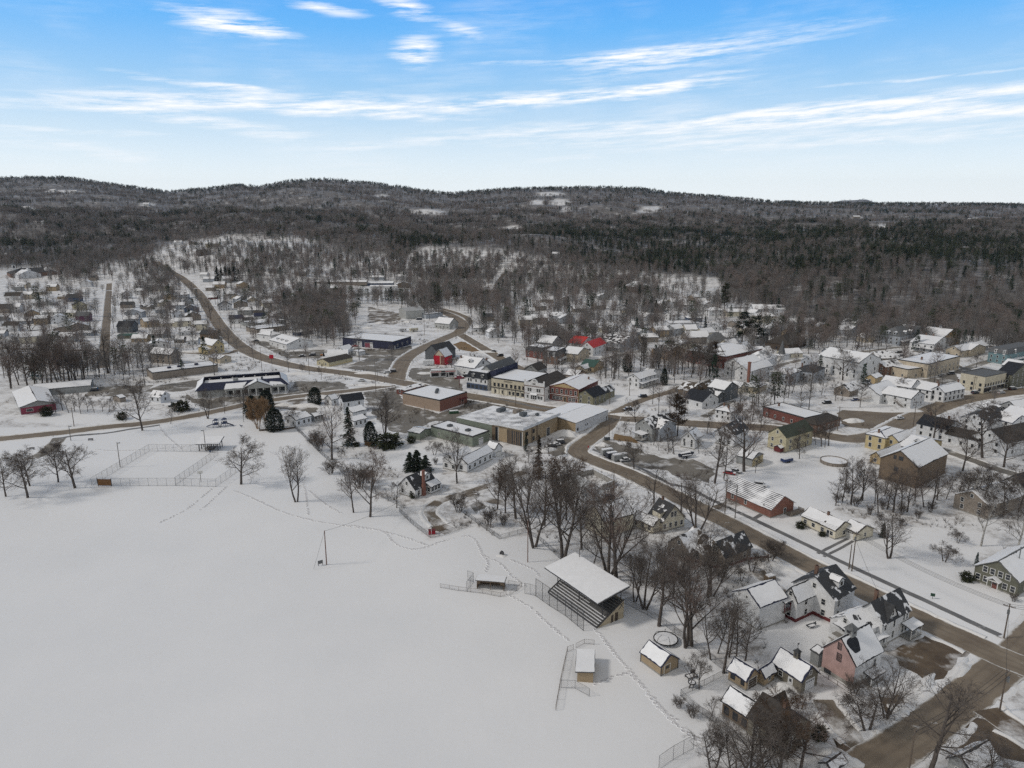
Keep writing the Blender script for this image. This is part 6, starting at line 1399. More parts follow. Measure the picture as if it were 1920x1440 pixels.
# grandstand
def grandstand():
 F1, F2, B2 = at(1028,1112), at(1119,1178), at(1172,1160)
 d = (F2-F1); L = d.length; ang = math.atan2(d.y, d.x)
 depth = abs((B2-F2).dot(Vector((-math.sin(ang), math.cos(ang), 0))))
 t = thing('grandstand', 'covered wooden grandstand with snow roof, tiered benches and tan end wall behind home plate', 'grandstand', F1, ang)
 H = 4.4; n = 12; grey = mat('bench_boards_weathered', (.115,.115,.115), .85, noise=.2, nscale=1.2)
 for k in range(n):
  y0 = depth*.92*k/n; y1 = depth*.92*(k+1)/n; z0 = .35+H*k/n; mb = MB()
  mb.box(.15,L-.15,y0,y1-.04,z0-.10,z0); mb.box(.15,L-.15,y0+.35,y0+.70,z0+.30,z0+.38)
  for x_ in (1,L*.25,L*.5,L*.75,L-1): mb.box(x_-.05,x_+.05,y0+.42,y0+.55,z0,z0+.30)
  o = mb.build('bench_row', grey, t)
  sb = MB(); s0 = .2 if k < 7 else 3.0
  sb.box(.2,L-.2,y0+.04,y0+.33,z0+.005,z0+.10) if k < 5 else sb.box(.2,L*.8-k*.6,y0+.06,y0+.30,z0+.005,z0+.05)
  sb.build('bench_snow', SNOWM, o)
 sw = WALL['tan']; mb = MB()
 for x_ in (0, L):
  mb.add([(x_-.08,.2,-.3),(x_-.08,depth,-.3),(x_-.08,depth,H+.2),(x_-.08,.2,.2),(x_+.08,.2,-.3),(x_+.08,depth,-.3),(x_+.08,depth,H+.2),(x_+.08,.2,.2)],[(0,3,2,1),(4,5,6,7),(0,1,5,4),(1,2,6,5),(2,3,7,6),(3,0,4,7)])
 mb.box(0,L,depth-.08,depth+.08,-.3,H+.2); mb.build('end_wall', siding('tan_board', (.42,.36,.26), .3), t)
 mb = MB(); mb.bar((L+.12,.1,.35),(L+.12,depth,H+.55),.14,.3); mb.bar((-.12,.1,.35),(-.12,depth,H+.55),.14,.3); mb.box(-.1,L+.1,-.12,.0,-.3,.45); mb.build('stringer', DTRIM, t)
 for y_, w_ in ((depth*.72,1.0),(depth*.56,.7)):
  mb = MB(); mb.box(L+.085,L+.13,y_-w_/2,y_+w_/2,0,2.2 if w_ > .8 else 1.9); mb.build('door' if w_ > .8 else 'hatch', WALL['dbrown'], t)
 mb = MB(); mb.bar((L+.1,depth*.80,H*.62),(L+.1,depth*.98,H*.95),.08,.12); mb.bar((L+.1,depth*.98,H*.62),(L+.1,depth*.85,H*.95),.08,.12); mb.build('brace', DTRIM, t)
 R0, R1 = 7.0, 8.4
 fy = depth*.04 - 1.0; by = depth + .9
 for x_ in (.9, L*.5, L-.9):
  mb = MB(); mb.tube((x_,depth*.28,.8),(x_,depth*.28,R0+.35),.12,n=8); mb.build('roof_post', DTRIM, t)
  mb = MB(); mb.tube((x_,depth-.2,H),(x_,depth-.2,R1-.1),.11,n=8); mb.bar((x_,depth*.28,R0-1.2),(x_,depth*.75,R0+.7),.12,.12); mb.build('roof_post', DTRIM, t)
 pl = [(-.9,fy,R0),(L+.9,fy,R0),(L+.9,by,R1),(-.9,by,R1)]
 mb = MB(); mb.slab(pl,.0,-.28); rf = mb.build('roof', DTRIM, t); sb = MB(); sb.slab(jag(pl,1.0,.10,.08,random.Random(2)),.24,.004); sb.build('snow_cover', SNOWM, rf)
 mb = MB(); [mb.bar((k,fy+.2,R0-.3),(k,by-.2,R1-.3),.1,.2) for k in np.linspace(-.7,L+.7,9)]; mb.build('rafters', WALL['dgrey'], rf)
 return t, F1, ang, L, depth
grandstand()
# backstop and low fences
chain_fence('backstop', 'tall wire backstop in front of the grandstand', [(1004.5,1118),(1030,1136),(1060,1155),(1094,1183)], 5.0, 2.9, WIREG, mesh=.20, wire_r=.014, pr=.06)
chain_fence('chain_link_fence', 'short stepped fence between the near dugout path and the backstop', [(984,1113),(994,1115),(1005,1118)], 3.0, 1.8, WIREG, mesh=.22)
chain_fence('chain_link_fence', 'low rail fence along the front of the left dugout', [(825.5,1102),(860,1108),(905,1113),(938,1119.5),(949,1116)], 1.2, 3.0, POLEW, mesh=.25)
chain_fence('chain_link_fence', 'tall short fence at left end of the left dugout', [(877,1088),(888,1092),(875,1109)], 2.8, 2.4, WIREG, mesh=.22)
chain_fence('chain_link_fence', 'low rail gate right of the left dugout', [(956,1115),(969,1108),(978,1100),(953,1096)], 1.2, 2.2, POLEW, mesh=.25)
chain_fence('chain_link_fence', 'long low rail fence on the field side of the right dugout', [(1075,1218),(1064,1222),(1052,1276),(1042,1332)], 1.3, 3.0, POLEW, mesh=.25)
chain_fence('chain_link_fence', 'cross fence at lower end of the right dugout', [(1052,1290),(1078,1291),(1105,1306)], 1.9, 3.4, WIREG, mesh=.25)
chain_fence('chain_link_fence', 'low rails at upper end of the right dugout', [(1080,1215),(1096,1207),(1114,1209)], 1.2, 2.2, POLEW, mesh=.25)
def dugout(name, label, L, N, Rr, open_side, hf, hb, wall='brown'):
 p, ang, a, b = fit(L, N, Rr); t = thing(name, label, 'dugout', p, ang)
 # open along y=0 ('x') or along x=0 ('y')
 W = b if open_side == 'x' else a; D = a if open_side == 'x' else b
 def tr(x, y, z): return (x, y, z) if open_side == 'x' else (y, W - x, z)
 def bx(mb, x0, x1, y0, y1, z0, z1, mi=0):
  A, Bq = tr(x0, y0, z0), tr(x1, y1, z1); mb.box(min(A[0],Bq[0]),max(A[0],Bq[0]),min(A[1],Bq[1]),max(A[1],Bq[1]),z0,z1,mi)
 m = WALL[wall]; mb = MB(); bx(mb,0,W,D-.1,D,-.3,hb); bx(mb,0,.1,0,D-.1,-.3,hf); bx(mb,W-.1,W,0,D-.1,-.3,hf); bx(mb,.1,W-.1,0,.1,hf-.45,hf)
 for x_ in (.1, W-.9): bx(mb, x_, x_+.8, .02, .1, hf-1.0, hf-.45)
 mb.build('wall', m, t); mb = MB(); bx(mb,W/2-.07,W/2+.07,.0,.14,-.3,hf-.45); mb.build('post', m, t)
 mb = MB(); bx(mb,.2,W-.2,D-.6,D-.2,.4,.48); [bx(mb,k,k+.08,D-.5,D-.3,-.2,.4) for k in (.5,W/2,W-.6)]; bx(mb,.2,W-.2,D-.18,D-.12,.8,1.3); mb.build('bench', WALL['weather'], t)
 pl = [tr(-.35,-.45,hf+.02),tr(W+.35,-.45,hf+.02),tr(W+.35,D+.3,hb+.08),tr(-.35,D+.3,hb+.08)]
 mb = MB(); mb.slab(pl,.14,.0); rf = mb.build('roof', DTRIM, t); sb = MB(); sb.slab(jag(pl,.8,.08,.06,random.Random(1)),.30,.144); sb.build('snow_cover', SNOWM, rf)
 return t
dugout('dugout', 'open fronted brown dugout with timber post facing the snow field', (889,1094), (894,1104), (944,1110), 'x', 2.5, 2.3)
dugout('dugout', 'brown dugout seen from its plain end, long snow roof', (1083,1238), (1082,1278), (1112,1282), 'y', 2.3, 2.5, 'tan')
r, v = B('equipment_shed', 'tan equipment shed with double doors and snow gable roof behind the ball field', 'shed', [((1200,1241),(1239,1268),(1272,1254),2.4,1.9,'y','tan','sn',0,0,1,dict(attic=False,o=.3))])
m = v[0]; put_door(m,'x',m.b*.36,1.7,2.1,WALL['tan'],'double_door'); mb = MB(); [mb.box(x_-.07,x_+.07,y_-.07,y_+.07,-.3,m.e) for x_,y_ in ((-.02,-.02),(m.b+.02,-.02),(-.02,m.a+.02))]; m.fix(mb.build('corner_boards', DTRIM, m.root))
# trampoline with bent net poles
def ring(mb, R_, r_, z, n=28, c=(0,0)):
 for k in range(n):
  a, b = 2*math.pi*k/n, 2*math.pi*(k+1)/n
  mb.tube((c[0]+R_*math.cos(a),c[1]+R_*math.sin(a),z),(c[0]+R_*math.cos(b),c[1]+R_*math.sin(b),z),r_,n=6,cap=False)
p = at(1248,1203); t = thing('trampoline', 'snow filled round trampoline with collapsed net poles behind the tan shed', 'trampoline', p)
mb = MB(); ring(mb,2.7,.12,.75); [mb.tube((2.7*math.cos(a),2.7*math.sin(a),-.1),(2.7*math.cos(a),2.7*math.sin(a),.75),.05) for a in np.linspace(0,6.28,7)[:-1]]; mb.build('frame', BLACK, t)
mb = MB(); K = 24; mb.add([(2.55*math.cos(6.283*k/K),2.55*math.sin(6.283*k/K),.72) for k in range(K)]+[(2.55*math.cos(6.283*k/K),2.55*math.sin(6.283*k/K),.84) for k in range(K)]+[(0,0,.98)],[tuple(range(K-1,-1,-1))]+[(k,(k+1)%K,K+(k+1)%K,K+k) for k in range(K)]+[(K+k,K+(k+1)%K,2*K) for k in range(K)]); mb.build('snow_cover', SNOWM, t)
for a in np.linspace(.3,6.0,6):
 mb = MB(); q0 = None
 for s in np.linspace(0,1,8):
  q = (math.cos(a)*(2.75-1.4*s**2), math.sin(a)*(2.75-1.4*s**2), .4+2.6*s-.9*s**3)
  if q0: mb.tube(q0,q,.045,n=6)
  q0 = q
 mb.build('net_pole', BLACK, t)
mb = MB(); [mb.bar((2.8*math.cos(a),2.8*math.sin(a),.55),(2.8*math.cos(a+.35),2.8*math.sin(a+.35),.55),.05,.75) for a in np.linspace(.1,1.7,6)]; mb.build('sagging_net', BLACK, t)
# picnic seat and ring table by the yard fence
p = at(1296,1270); t = thing('bench', 'dark slatted seat frame with snow, beside the thin saplings and yard fence', 'bench', p, R(20)); mb = MB(); mb.box(-1.2,1.2,-.7,-.55,.35,.5); mb.box(-1.2,1.2,.55,.7,.35,.5); mb.box(-1.2,-1.05,-.55,.55,.35,.5); mb.box(1.05,1.2,-.55,.55,.35,.5); mb.box(.2,1.2,.62,.74,.5,1.2); mb.build('frame', DTRIM, t); mb = MB(); mb.box(-1.0,1.0,-.5,.5,.30,.44); mb.build('snow_cover', SNOWM, t); mb = MB(); [mb.box(x_-.06,x_+.06,y_-.06,y_+.06,-.2,.35) for x_ in (-1.1,1.1) for y_ in (-.6,.6)]; mb.build('leg', DTRIM, t)
p = at(1297,1289); t = thing('round_table', 'small round dark table with snow on top by the yard fence corner', 'table', p); mb = MB(); ring(mb,.75,.1,1.2,20); mb.tube((0,0,1.05),(0,0,1.15),.75,n=20); mb.build('top', DTRIM, t); mb = MB(); mb.tube((0,0,1.151),(0,0,1.25),.62,n=18); mb.build('snow_cover', SNOWM, t)
for s in (-1,1): mb = MB(); mb.tube((s*.4,0,-.2),(s*.2,0,1.1),.07); mb.build('leg', DTRIM, t)
# poles on the field
def light_pole(px, py, top, label, arms=1, m=POLEG, r_=.15, group=None):
 p = at(px, py); h = ptop(px, py, top); t = thing('light_pole', label, 'light pole', p, 0, group)
 mb = MB(); mb.tube((0,0,-.3),(0,0,h),r_,r_*.75,n=8); mb.build('pole', m, t)
 if arms:
  mb = MB(); mb.bar((-.1,0,h-.5),(.7*arms,0,h-.35),.1,.1); mb.build('arm', DTRIM, t)
  mb = MB(); mb.box(.5*arms,1.1*arms,-.25,.25,h-.45,h-.2) if arms > 0 else mb.box(1.1*arms,.5*arms,-.25,.25,h-.45,h-.2); mb.build('lamp_head', STEEL, t)
 return t, h
LP = [(225.5,876,829,'grey light pole inside the left fence of the snowed court',1),(386,846,806,'grey light pole standing at the pavilion corner',-1),(612.5,1059,995,'bare brown pole alone on the open snow field beside a small sign',0),
 (989.5,1054,975,'thin reddish brown pole at the field edge left of the grandstand',0),(1085,1100,1028,'slender pole rising behind the grandstand roof',1),(133,826,798,'pale pole at the mouth of the park drive',1),(457,791,770,'thin steel pole beside the playground',0)]
for a in LP: light_pole(a[0],a[1],a[2],a[3],a[4],mat('reddish_pole',(.16,.09,.07),.85,noise=.2) if 'brown' in a[3] else POLEG,.13 if 'thin' in a[3] or 'slender' in a[3] else .16)
p = at(601,1060); t = thing('notice_board', 'small grey sign board on two legs beside the lone field pole', 'sign', p, R(35)); mb = MB(); mb.box(-.7,.7,-.05,.05,.5,1.5); mb.build('board', mat('sign_grey',(.13,.135,.14),.7,noise=.1), t)
for s in (-.6,.6): mb = MB(); mb.box(s-.06,s+.06,-.04,.04,-.2,1.5); mb.build('leg', DTRIM, t)
p = at(941,1041); t = thing('memorial_stone', 'dark upright stone alone in the snow above the left dugout', 'stone', p, R(-25)); mb = MB(); mb.add([(-.65,-.3,-.2),(.65,-.3,-.2),(.65,.3,-.2),(-.65,.3,-.2),(-.6,-.25,.9),(.55,-.25,.95),(.55,.22,.95),(-.6,.22,.9),(-.25,-.2,1.35),(.3,-.2,1.3),(.3,.18,1.3),(-.25,.18,1.35)],[(0,1,5,4),(1,2,6,5),(2,3,7,6),(3,0,4,7),(4,5,9,8),(5,6,10,9),(6,7,11,10),(7,4,8,11),(8,9,10,11)]); mb.build('stone', mat('dark_granite',(.06,.06,.065),.7,noise=.3,bump=.4), t); heap('snow_pile',941,1042,1.7,1.2,.35,0,77)
p = at(810,1001); t = thing('storage_box', 'red storage box at the corner of the muddy fenced yard', 'box', p, R(10)); mb = MB(); mb.box(-1,1,-.6,.6,.08,1.15); [mb.box(x_,x_+.06,-.63,-.601,.1,1.1) for x_ in np.linspace(-.95,.9,6)]; mb.build('box', WALL['red'], t); mb = MB(); mb.slab([(-1.1,-.7,1.16),(1.1,-.7,1.16),(1.1,.7,1.3),(-1.1,.7,1.3)],.08,0); mb.build('lid', WALL['redb'], t)
t, h = light_pole(809,1006,975,'white pole beside the red box in the fenced yard',0,TRIM,.07)
# pavilion
def pavilion():
 N, L, Rr = at(370,841), at(374,834), at(408,846)
 A, Bq, Cq = at(372,846), at(405,847), at(417,836)
 p, ang, a, b = fit((378,838),(373,846),(409,846)); t = thing('picnic_pavilion', 'open picnic pavilion on dark posts with flat snowy roof beside the court', 'pavilion', p, ang)
 mb = MB(); mb.box(-.14,.14,-.14,.14,-.2,2.9); pm = mb.mesh('post', DTRIM)
 for x_ in np.linspace(.2,b-.2,4):
  for y_ in (.2, a/2, a-.2): link('post', pm, t, (x_,y_,0))
 pl = [(-.8,-.6,2.9),(b+.8,-.6,2.9),(b+.8,a+.6,4.1),(-.8,a+.6,4.1)]; mb = MB(); mb.slab(pl,.2,0); rf = mb.build('roof', DTRIM, t); sb = MB(); sb.slab(jag(pl,1,.1,.1,random.Random(9)),.4,.204); sb.build('snow_cover', SNOWM, rf)
 for k in range(3):
  y_ = a*(.25+.25*k); mb = MB(); mb.box(b*.25,b*.75,y_-.4,y_+.4,.68,.75); mb.box(b*.25,b*.75,y_-.95,y_-.7,.4,.45); mb.box(b*.25,b*.75,y_+.7,y_+.95,.4,.45); [mb.box(x_-.05,x_+.05,y_-.85,y_+.85,.3,.4) or mb.bar((x_,y_-.7,-.1),(x_,y_-.3,.68),.08,.08) or mb.bar((x_,y_+.7,-.1),(x_,y_+.3,.68),.08,.08) for x_ in (b*.3,b*.7)]
  o = mb.build('picnic_table', WALL['brown'], None, tuple(p), ang); tag(o, 'brown picnic table under the pavilion roof', 'table', 'picnic tables under the pavilion'); o.name = 'picnic_table'
pavilion()
p = at(394,848); t = thing('litter_bin', 'blue bin beside the pavilion post', 'bin', p); mb = MB(); mb.tube((0,0,0),(0,0,.95),.32,.36,n=12); mb.build('drum', WALL['blue'], t); mb = MB(); mb.tube((0,0,.95),(0,0,1.05),.39,.3,n=12); mb.build('lid', BLACK, t)
# basketball hoop
p = at(377,904); t = thing('basketball_hoop', 'basketball hoop with white backboard on bent pole in the fenced strip', 'basketball hoop', p, R(205)); mb = MB(); mb.tube((0,0,-.2),(0,0,2.6),.09); mb.tube((0,0,2.6),(0,-.9,3.2),.08); mb.build('pole', DTRIM, t); mb = MB(); mb.box(-.9,.9,-1.0,-.92,2.9,4.0); mb.build('backboard', TRIM, t); mb = MB(); ring(mb,.23,.02,3.05,14,(0,-1.3)); mb.build('rim', WALL['orange'], t)
# playground
def playset(px, py, rz, label, slide=True):
 p = at(px, py); t = thing('playground_set', label, 'playground set', p, R(rz)); bl = mat('play_blue',(.03,.045,.10),.5,noise=.1); mb = MB()
 for x_ in (-.9,.9):
  for y_ in (-.9,.9): mb.tube((x_,y_,-.2),(x_,y_,3.4),.09)
 mb.build('tower_posts', bl, t); mb = MB(); mb.box(-1,1,-1,1,1.3,1.45); [mb.box(-.95,.95,s*.95-.04,s*.95+.04,1.5,2.1) for s in (-1,1)]; mb.build('deck', bl, t)
 mb = MB(); mb.add([(-1.1,-1.1,3.3),(1.1,-1.1,3.3),(1.1,1.1,3.3),(-1.1,1.1,3.3),(0,0,4.2)],[(3,2,1,0),(0,1,4),(1,2,4),(2,3,4),(3,0,4)]); mb.build('canopy', bl, t)
 mb = MB(); mb.bar((-1,0,1.45),(-4.2,0,.25),.7,.06); mb.bar((-1,-.36,1.6),(-4.2,-.36,.4),.06,.28); mb.bar((-1,.36,1.6),(-4.2,.36,.4),.06,.28); mb.build('slide', bl, t)
 mb = MB(); [mb.bar((1.0+k*.35,-.5,1.3-k*.35),(1.0+k*.35,.5,1.3-k*.35),.3,.06) for k in range(4)]; mb.bar((1,-.5,2.1),(2.4,-.5,.8),.06,.06); mb.bar((1,.5,2.1),(2.4,.5,.8),.06,.06); mb.build('climber', DTRIM, t)
playset(405,801,0,'blue playground tower with slide to the left, in the upper park')
playset(421,799,180,'playground tower with slide to the right, next to its blue twin')
p = at(453,801); t = thing('spring_rider', 'small dark spring rider in the snow beside the playground', 'toy', p); mb = MB(); mb.tube((0,0,0),(0,0,.5),.12); mb.build('spring', DTRIM, t); mb = MB(); mb.bar((-.6,0,.7),(.5,0,.7),.3,.35); mb.bar((-.5,0,.8),(-.75,0,1.3),.2,.2); mb.build('seat', mat('play_blue',(.03,.045,.10)), t)
for x_, y_, lb in ((170,826,'low dark bench with snow near the park drive'),(60,843,'low bench rail left of the park drive')):
 p = at(x_, y_); t = thing('park_bench', lb, 'bench', p, R(8)); mb = MB(); mb.box(-1,1,-.2,.2,.42,.48); mb.build('seat', DTRIM, t); mb = MB(); mb.box(-1,1,.2,.26,.5,.9); mb.build('backrest', DTRIM, t); [MB().box(s-.05,s+.05,-.2,.25,-.1,.42).build('leg', DTRIM, t) for s in (-.8,.8)]
# above-ground pool
p = at(1563,868); t = thing('round_pool', 'round above ground pool filled with snow in the open yard', 'pool', p); mb = MB(); Rp = 4.9; K = 40
mb.add([(Rp*math.cos(6.2832*k/K),Rp*math.sin(6.2832*k/K),z_) for z_ in (-.2,1.25) for k in range(K)],[(k,(k+1)%K,K+(k+1)%K,K+k) for k in range(K)]); ring(mb,Rp,.1,1.27,K); [mb.tube((Rp*1.01*math.cos(a),Rp*1.01*math.sin(a),-.2),(Rp*1.01*math.cos(a),Rp*1.01*math.sin(a),1.25),.08) for a in np.linspace(0,6.28,19)]; mb.build('pool_wall', WALL['weather'], t)
mb = MB(); mb.add([((Rp-.05)*math.cos(6.2832*k/K),(Rp-.05)*math.sin(6.2832*k/K),1.02+.02*math.sin(k)) for k in range(K)]+[(0,0,1.1)],[(k,(k+1)%K,K) for k in range(K)]); mb.build('snow_fill', SNOWM, t)
# concrete yard wall by the grey roofed garage
def board_wall(name, label, pts, h, m, th=.3, cat='wall'):
 P = [at(*q) for q in pts]; t = thing(name, label, cat, P[0]); mb = MB(); sb = MB()
 for a, b in zip(P[:-1], P[1:]):
  a, b = a-P[0], b-P[0]; mb.bar(a+Vector((0,0,h/2-.1)), b+Vector((0,0,h/2-.1)), th, h+.2); sb.bar(a+Vector((0,0,h+.055)), b+Vector((0,0,h+.055)), th*1.1, .1)
 mb.build('panels', m, t); sb.build('snow_cap', SNOWM, t); mb = MB()
 for q in P: q = q-P[0]; mb.box(q.x-.2,q.x+.2,q.y-.2,q.y+.2,-.2,h+.2)
 mb.build('posts', m, t)
board_wall('yard_wall', 'grey wall enclosing the yard of the metal roofed white garage', [(1043,903),(1112,889),(1152,910),(1130,919)], 2.0, WALL['concrete'])
board_wall('retaining_wall', 'red brown low wall winding behind the dark roofed houses in the grove', [(1295,1052),(1312,1056),(1345,1066),(1372,1060),(1400,1050),(1440,1046)], .8, WALL['redb'], .2)
board_wall('hedge_wall', 'brown hedge line bordering the park behind the dark round evergreens', [(487,808),(530,806),(552,803)], .9, mat('dry_hedge',(.10,.08,.065),.9,noise=.4,nscale=2,bump=1,bscale=4), .6, 'hedge')
# ---------------------------------------------------------------- trees
BARK = mat('bark_grey_brown', (.085,.073,.066), .95, noise=.35, nscale=1.2)
TWIG = mat('twigs_brown', (.12,.103,.092), .95, noise=.25, nscale=.3)
TWIGR = mat('twigs_reddish', (.14,.105,.09), .95, noise=.25, nscale=.3)
BIRCH = mat('birch_bark', (.34,.33,.31), .9, noise=.5, nscale=2.5)
WILLOW = mat('golden_brown_stems', (.26,.17,.10), .9, noise=.25)
NEEDLE = mat('needles_dark', (.020,.030,.020), .85, noise=.45, nscale=.8)
NEEDLE2 = mat('needles_olive', (.036,.042,.022), .85, noise=.45, nscale=.8)
NEEDLEB = mat('needles_blue', (.03,.055,.055), .85, noise=.4, nscale=.8)
OAKLEAF = mat('withered_leaves', (.085,.055,.035), .9, noise=.4, nscale=.8)
def tubes(segs, n):
 """many tapered tubes at once: segs rows are p0, p1, r0, r1"""
 S = np.asarray(segs, float); p0, p1, r0, r1 = S[:, :3], S[:, 3:6], S[:, 6], S[:, 7]
 d = p1 - p0; L = np.linalg.norm(d, axis=1, keepdims=True); d = d / np.maximum(L, 1e-6)
 ref = np.where(np.abs(d[:, 2:3]) < .9, np.array([[0, 0, 1.0]]), np.array([[1.0, 0, 0]]))
 a = np.cross(d, ref); a /= np.linalg.norm(a, axis=1, keepdims=True); b = np.cross(d, a)
 t = np.arange(n) * 2 * np.pi / n
 ringv = a[:, None, :] * np.cos(t)[None, :, None] + b[:, None, :] * np.sin(t)[None, :, None]
 v = np.concatenate([p0[:, None] + ringv * r0[:, None, None], p1[:, None] + ringv * r1[:, None, None]], 1).reshape(-1, 3)
 k = np.arange(n); f = np.stack([k, (k + 1) % n, n + (k + 1) % n, n + k], -1)
 return v, (f[None] + (np.arange(len(S)) * 2 * n)[:, None, None]).reshape(-1, 4)
def quadmesh(name, parts, mats):
 """parts: list of (verts, faces, material index); faces all of one size per part"""
 me = bpy.data.meshes.new(name); V = np.concatenate([p[0] for p in parts]); off = 0; li = []; ls = []; lt = []; mi = []; pos = 0
 for v, f, m in parts:
  f = f + off; off += len(v); k = f.shape[1]; li.append(f.ravel()); ls.append(pos + np.arange(len(f)) * k); lt.append(np.full(len(f), k)); mi.append(np.full(len(f), m)); pos += f.size
 li = np.concatenate(li)
 me.vertices.add(len(V)); me.vertices.foreach_set('co', V.ravel()); me.loops.add(len(li)); me.loops.foreach_set('vertex_index', li.astype(np.int32))
 ls, lt, mi = np.concatenate(ls), np.concatenate(lt), np.concatenate(mi)
 me.polygons.add(len(ls)); me.polygons.foreach_set('loop_start', ls.astype(np.int32)); me.polygons.foreach_set('loop_total', lt.astype(np.int32))
 for m in mats: me.materials.append(m)
 me.polygons.foreach_set('material_index', mi.astype(np.int32)); me.update(calc_edges=True); return me
def grow(seed, H=15.0, trunk=.28, spread=1.0, up=.25, levels=4, n1=9, n2=7, n3=5, n4=3, r0=.28, stems=1, lean=.05, rmin=.016, crown=.62, start=.3):
 rg = np.random.default_rng(seed); T = []; C = []
 def bend(d, amt, upw):
  d = d + rg.normal(0, amt, 3) + np.array([0, 0, upw]); return d / np.linalg.norm(d)
 def branch(p, d, L, r, lev):
  n = max(2, int(L / (1.3 if lev < 2 else .8))) if lev < 4 else 2
  pts = [p]; st = L / n
  for i in range(n):
   d = bend(d, (.035, .075, .13, .19, .25)[lev], up * (.035, .16, .12, .06, .03)[lev]); q = pts[-1] + d * st
   ra, rb = r * (1 - .78 * i / n), r * (1 - .78 * (i + 1) / n)
   (T if lev < 2 else C).append((*pts[-1], *q, max(ra, rmin), max(rb, rmin * .8))); pts.append(q)
  if lev >= levels: return
  k = (n1, n2, n3, n4)[lev]
  s = start if lev == 0 else .22
  for j in range(k):
   t = s + (1 - s) * ((j + rg.uniform(0, 1)) / k); x = t * n; i = min(int(x), n - 1); q = pts[i] + (pts[i + 1] - pts[i]) * (x - i)
   ax = (pts[i + 1] - pts[i]); ax /= np.linalg.norm(ax)
   side = np.cross(ax, rg.normal(0, 1, 3)); side /= np.linalg.norm(side) + 1e-9
   ang = (rg.uniform(.55, 1.05) if lev == 0 else rg.uniform(.45, .95)) * spread
   nd = ax * math.cos(ang) + side * math.sin(ang)
   if lev == 0: nl = H * crown * rg.uniform(.55, .85) * (1.1 - .62 * t)
   else: nl = L * rg.uniform(.38, .62) * (1.15 - .55 * t)
   branch(q, nd, max(nl, .5), max(r * (1 - .78 * t) * rg.uniform(.46, .68), rmin), lev + 1)
 for s in range(stems):
  a = rg.uniform(0, 6.28) if stems < 2 else 6.28 * s / stems + rg.uniform(-.4, .4)
  ln = lean if stems < 2 else rg.uniform(.14, .30)
  d = np.array([math.cos(a) * ln, math.sin(a) * ln, 1.0]); d /= np.linalg.norm(d)
  p = np.array([math.cos(a), math.sin(a), 0]) * (.0 if stems < 2 else .28); p[2] = -.3
  branch(p, d, H * rg.uniform(.80, .92), r0 * (1 if stems < 2 else .8), 0)
 return T, C
def tree_meshes(name, bark, twig, seed, **k):
 T, C = grow(seed, **k)
 # flare at the foot of each stem
 v, f = tubes(T, 6); me = quadmesh(name + '_trunk', [(v, f, 0)], [bark])
 v, f = tubes(C, 3); mc = quadmesh(name + '_crown', [(v, f, 0)], [twig])
 allp = np.array([s[3:6] for s in T + C]); return me, mc, float(np.percentile(allp[:, 2], 99.7))
PROTO = {}
def proto(key):
 if key in PROTO: return PROTO[key]
 K = {
 'round1': (BARK, TWIG, 11, dict(H=12, trunk=.2, spread=1.1, n1=13, n2=8, n3=6, n4=3, r0=.25, start=.20, crown=.72)),
 'round2': (BARK, TWIG, 23, dict(H=12, trunk=.2, spread=1.0, n1=12, n2=8, n3=6, n4=3, r0=.24, start=.22, crown=.70)),
 'vase1': (BARK, TWIG, 31, dict(H=18, spread=.92, n1=10, n2=8, n3=5, n4=3, r0=.36, stems=2, start=.24, crown=.78, up=.7)),
 'vase2': (BARK, TWIG, 37, dict(H=18, spread=.88, n1=9, n2=8, n3=5, n4=2, r0=.32, stems=3, start=.26, crown=.72, up=.7)),
 'tall1': (BARK, TWIG, 41, dict(H=17, spread=.95, n1=14, n2=8, n3=5, n4=2, r0=.30, start=.26, crown=.62, up=.7)),
 'tall2': (BARK, TWIGR, 43, dict(H=17, spread=1.0, n1=13, n2=8, n3=5, n4=2, r0=.29, start=.24, crown=.68, up=.6)),
 'slim': (BARK, TWIG, 47, dict(H=14, spread=.85, n1=12, n2=7, n3=5, n4=2, r0=.18, start=.28, crown=.52, up=.7)),
 'apple': (BARK, TWIG, 53, dict(H=6, spread=1.3, n1=9, n2=7, n3=6, n4=3, r0=.20, stems=2, start=.35, crown=.8, rmin=.012)),
 'shrub': (BARK, TWIG, 59, dict(H=4, levels=3, spread=.7, n1=7, n2=5, n3=4, n4=2, r0=.07, stems=9, start=.2, crown=.5, rmin=.010)),
 'willow': (WILLOW, WILLOW, 61, dict(H=9, spread=.5, n1=9, n2=7, n3=5, n4=2, r0=.12, stems=6, start=.1, crown=.5, rmin=.022, up=.6)),
 'birch': (BIRCH, TWIG, 67, dict(H=16, spread=.9, n1=13, n2=7, n3=5, n4=3, r0=.21, start=.3, crown=.50, up=.6)),
 'leafy': (BARK, OAKLEAF, 71, dict(H=15, spread=.85, n1=14, n2=8, n3=6, n4=3, r0=.26, start=.22, crown=.64, rmin=.02, up=.6)),
 }[key]
 PROTO[key] = tree_meshes('bare_' + key, K[0], K[1], K[2], **K[3]); return PROTO[key]
def needles(C, size, m):
 """C rows: x,y,z,outx,outy,outz -> one drooping needle spray each"""
 C = np.asarray(C, float); p, o = C[:, :3], C[:, 3:]; rg = np.random.default_rng(len(C))
 o = o / np.maximum(np.linalg.norm(o, axis=1, keepdims=True), 1e-6); s = np.cross(o, np.array([0, 0, 1.0]) + rg.normal(0, .35, o.shape)); s /= np.maximum(np.linalg.norm(s, axis=1, keepdims=True), 1e-6)
 L = size * rg.uniform(.6, 1.4, (len(C), 1)); w = L * rg.uniform(.28, .5, (len(C), 1))
 v = np.stack([p - o * L * .4, p + s * w, p + o * L * .75 - np.array([0, 0, .12]) * L, p - s * w], 1).reshape(-1, 3)
 return v, np.arange(len(v)).reshape(-1, 4), m
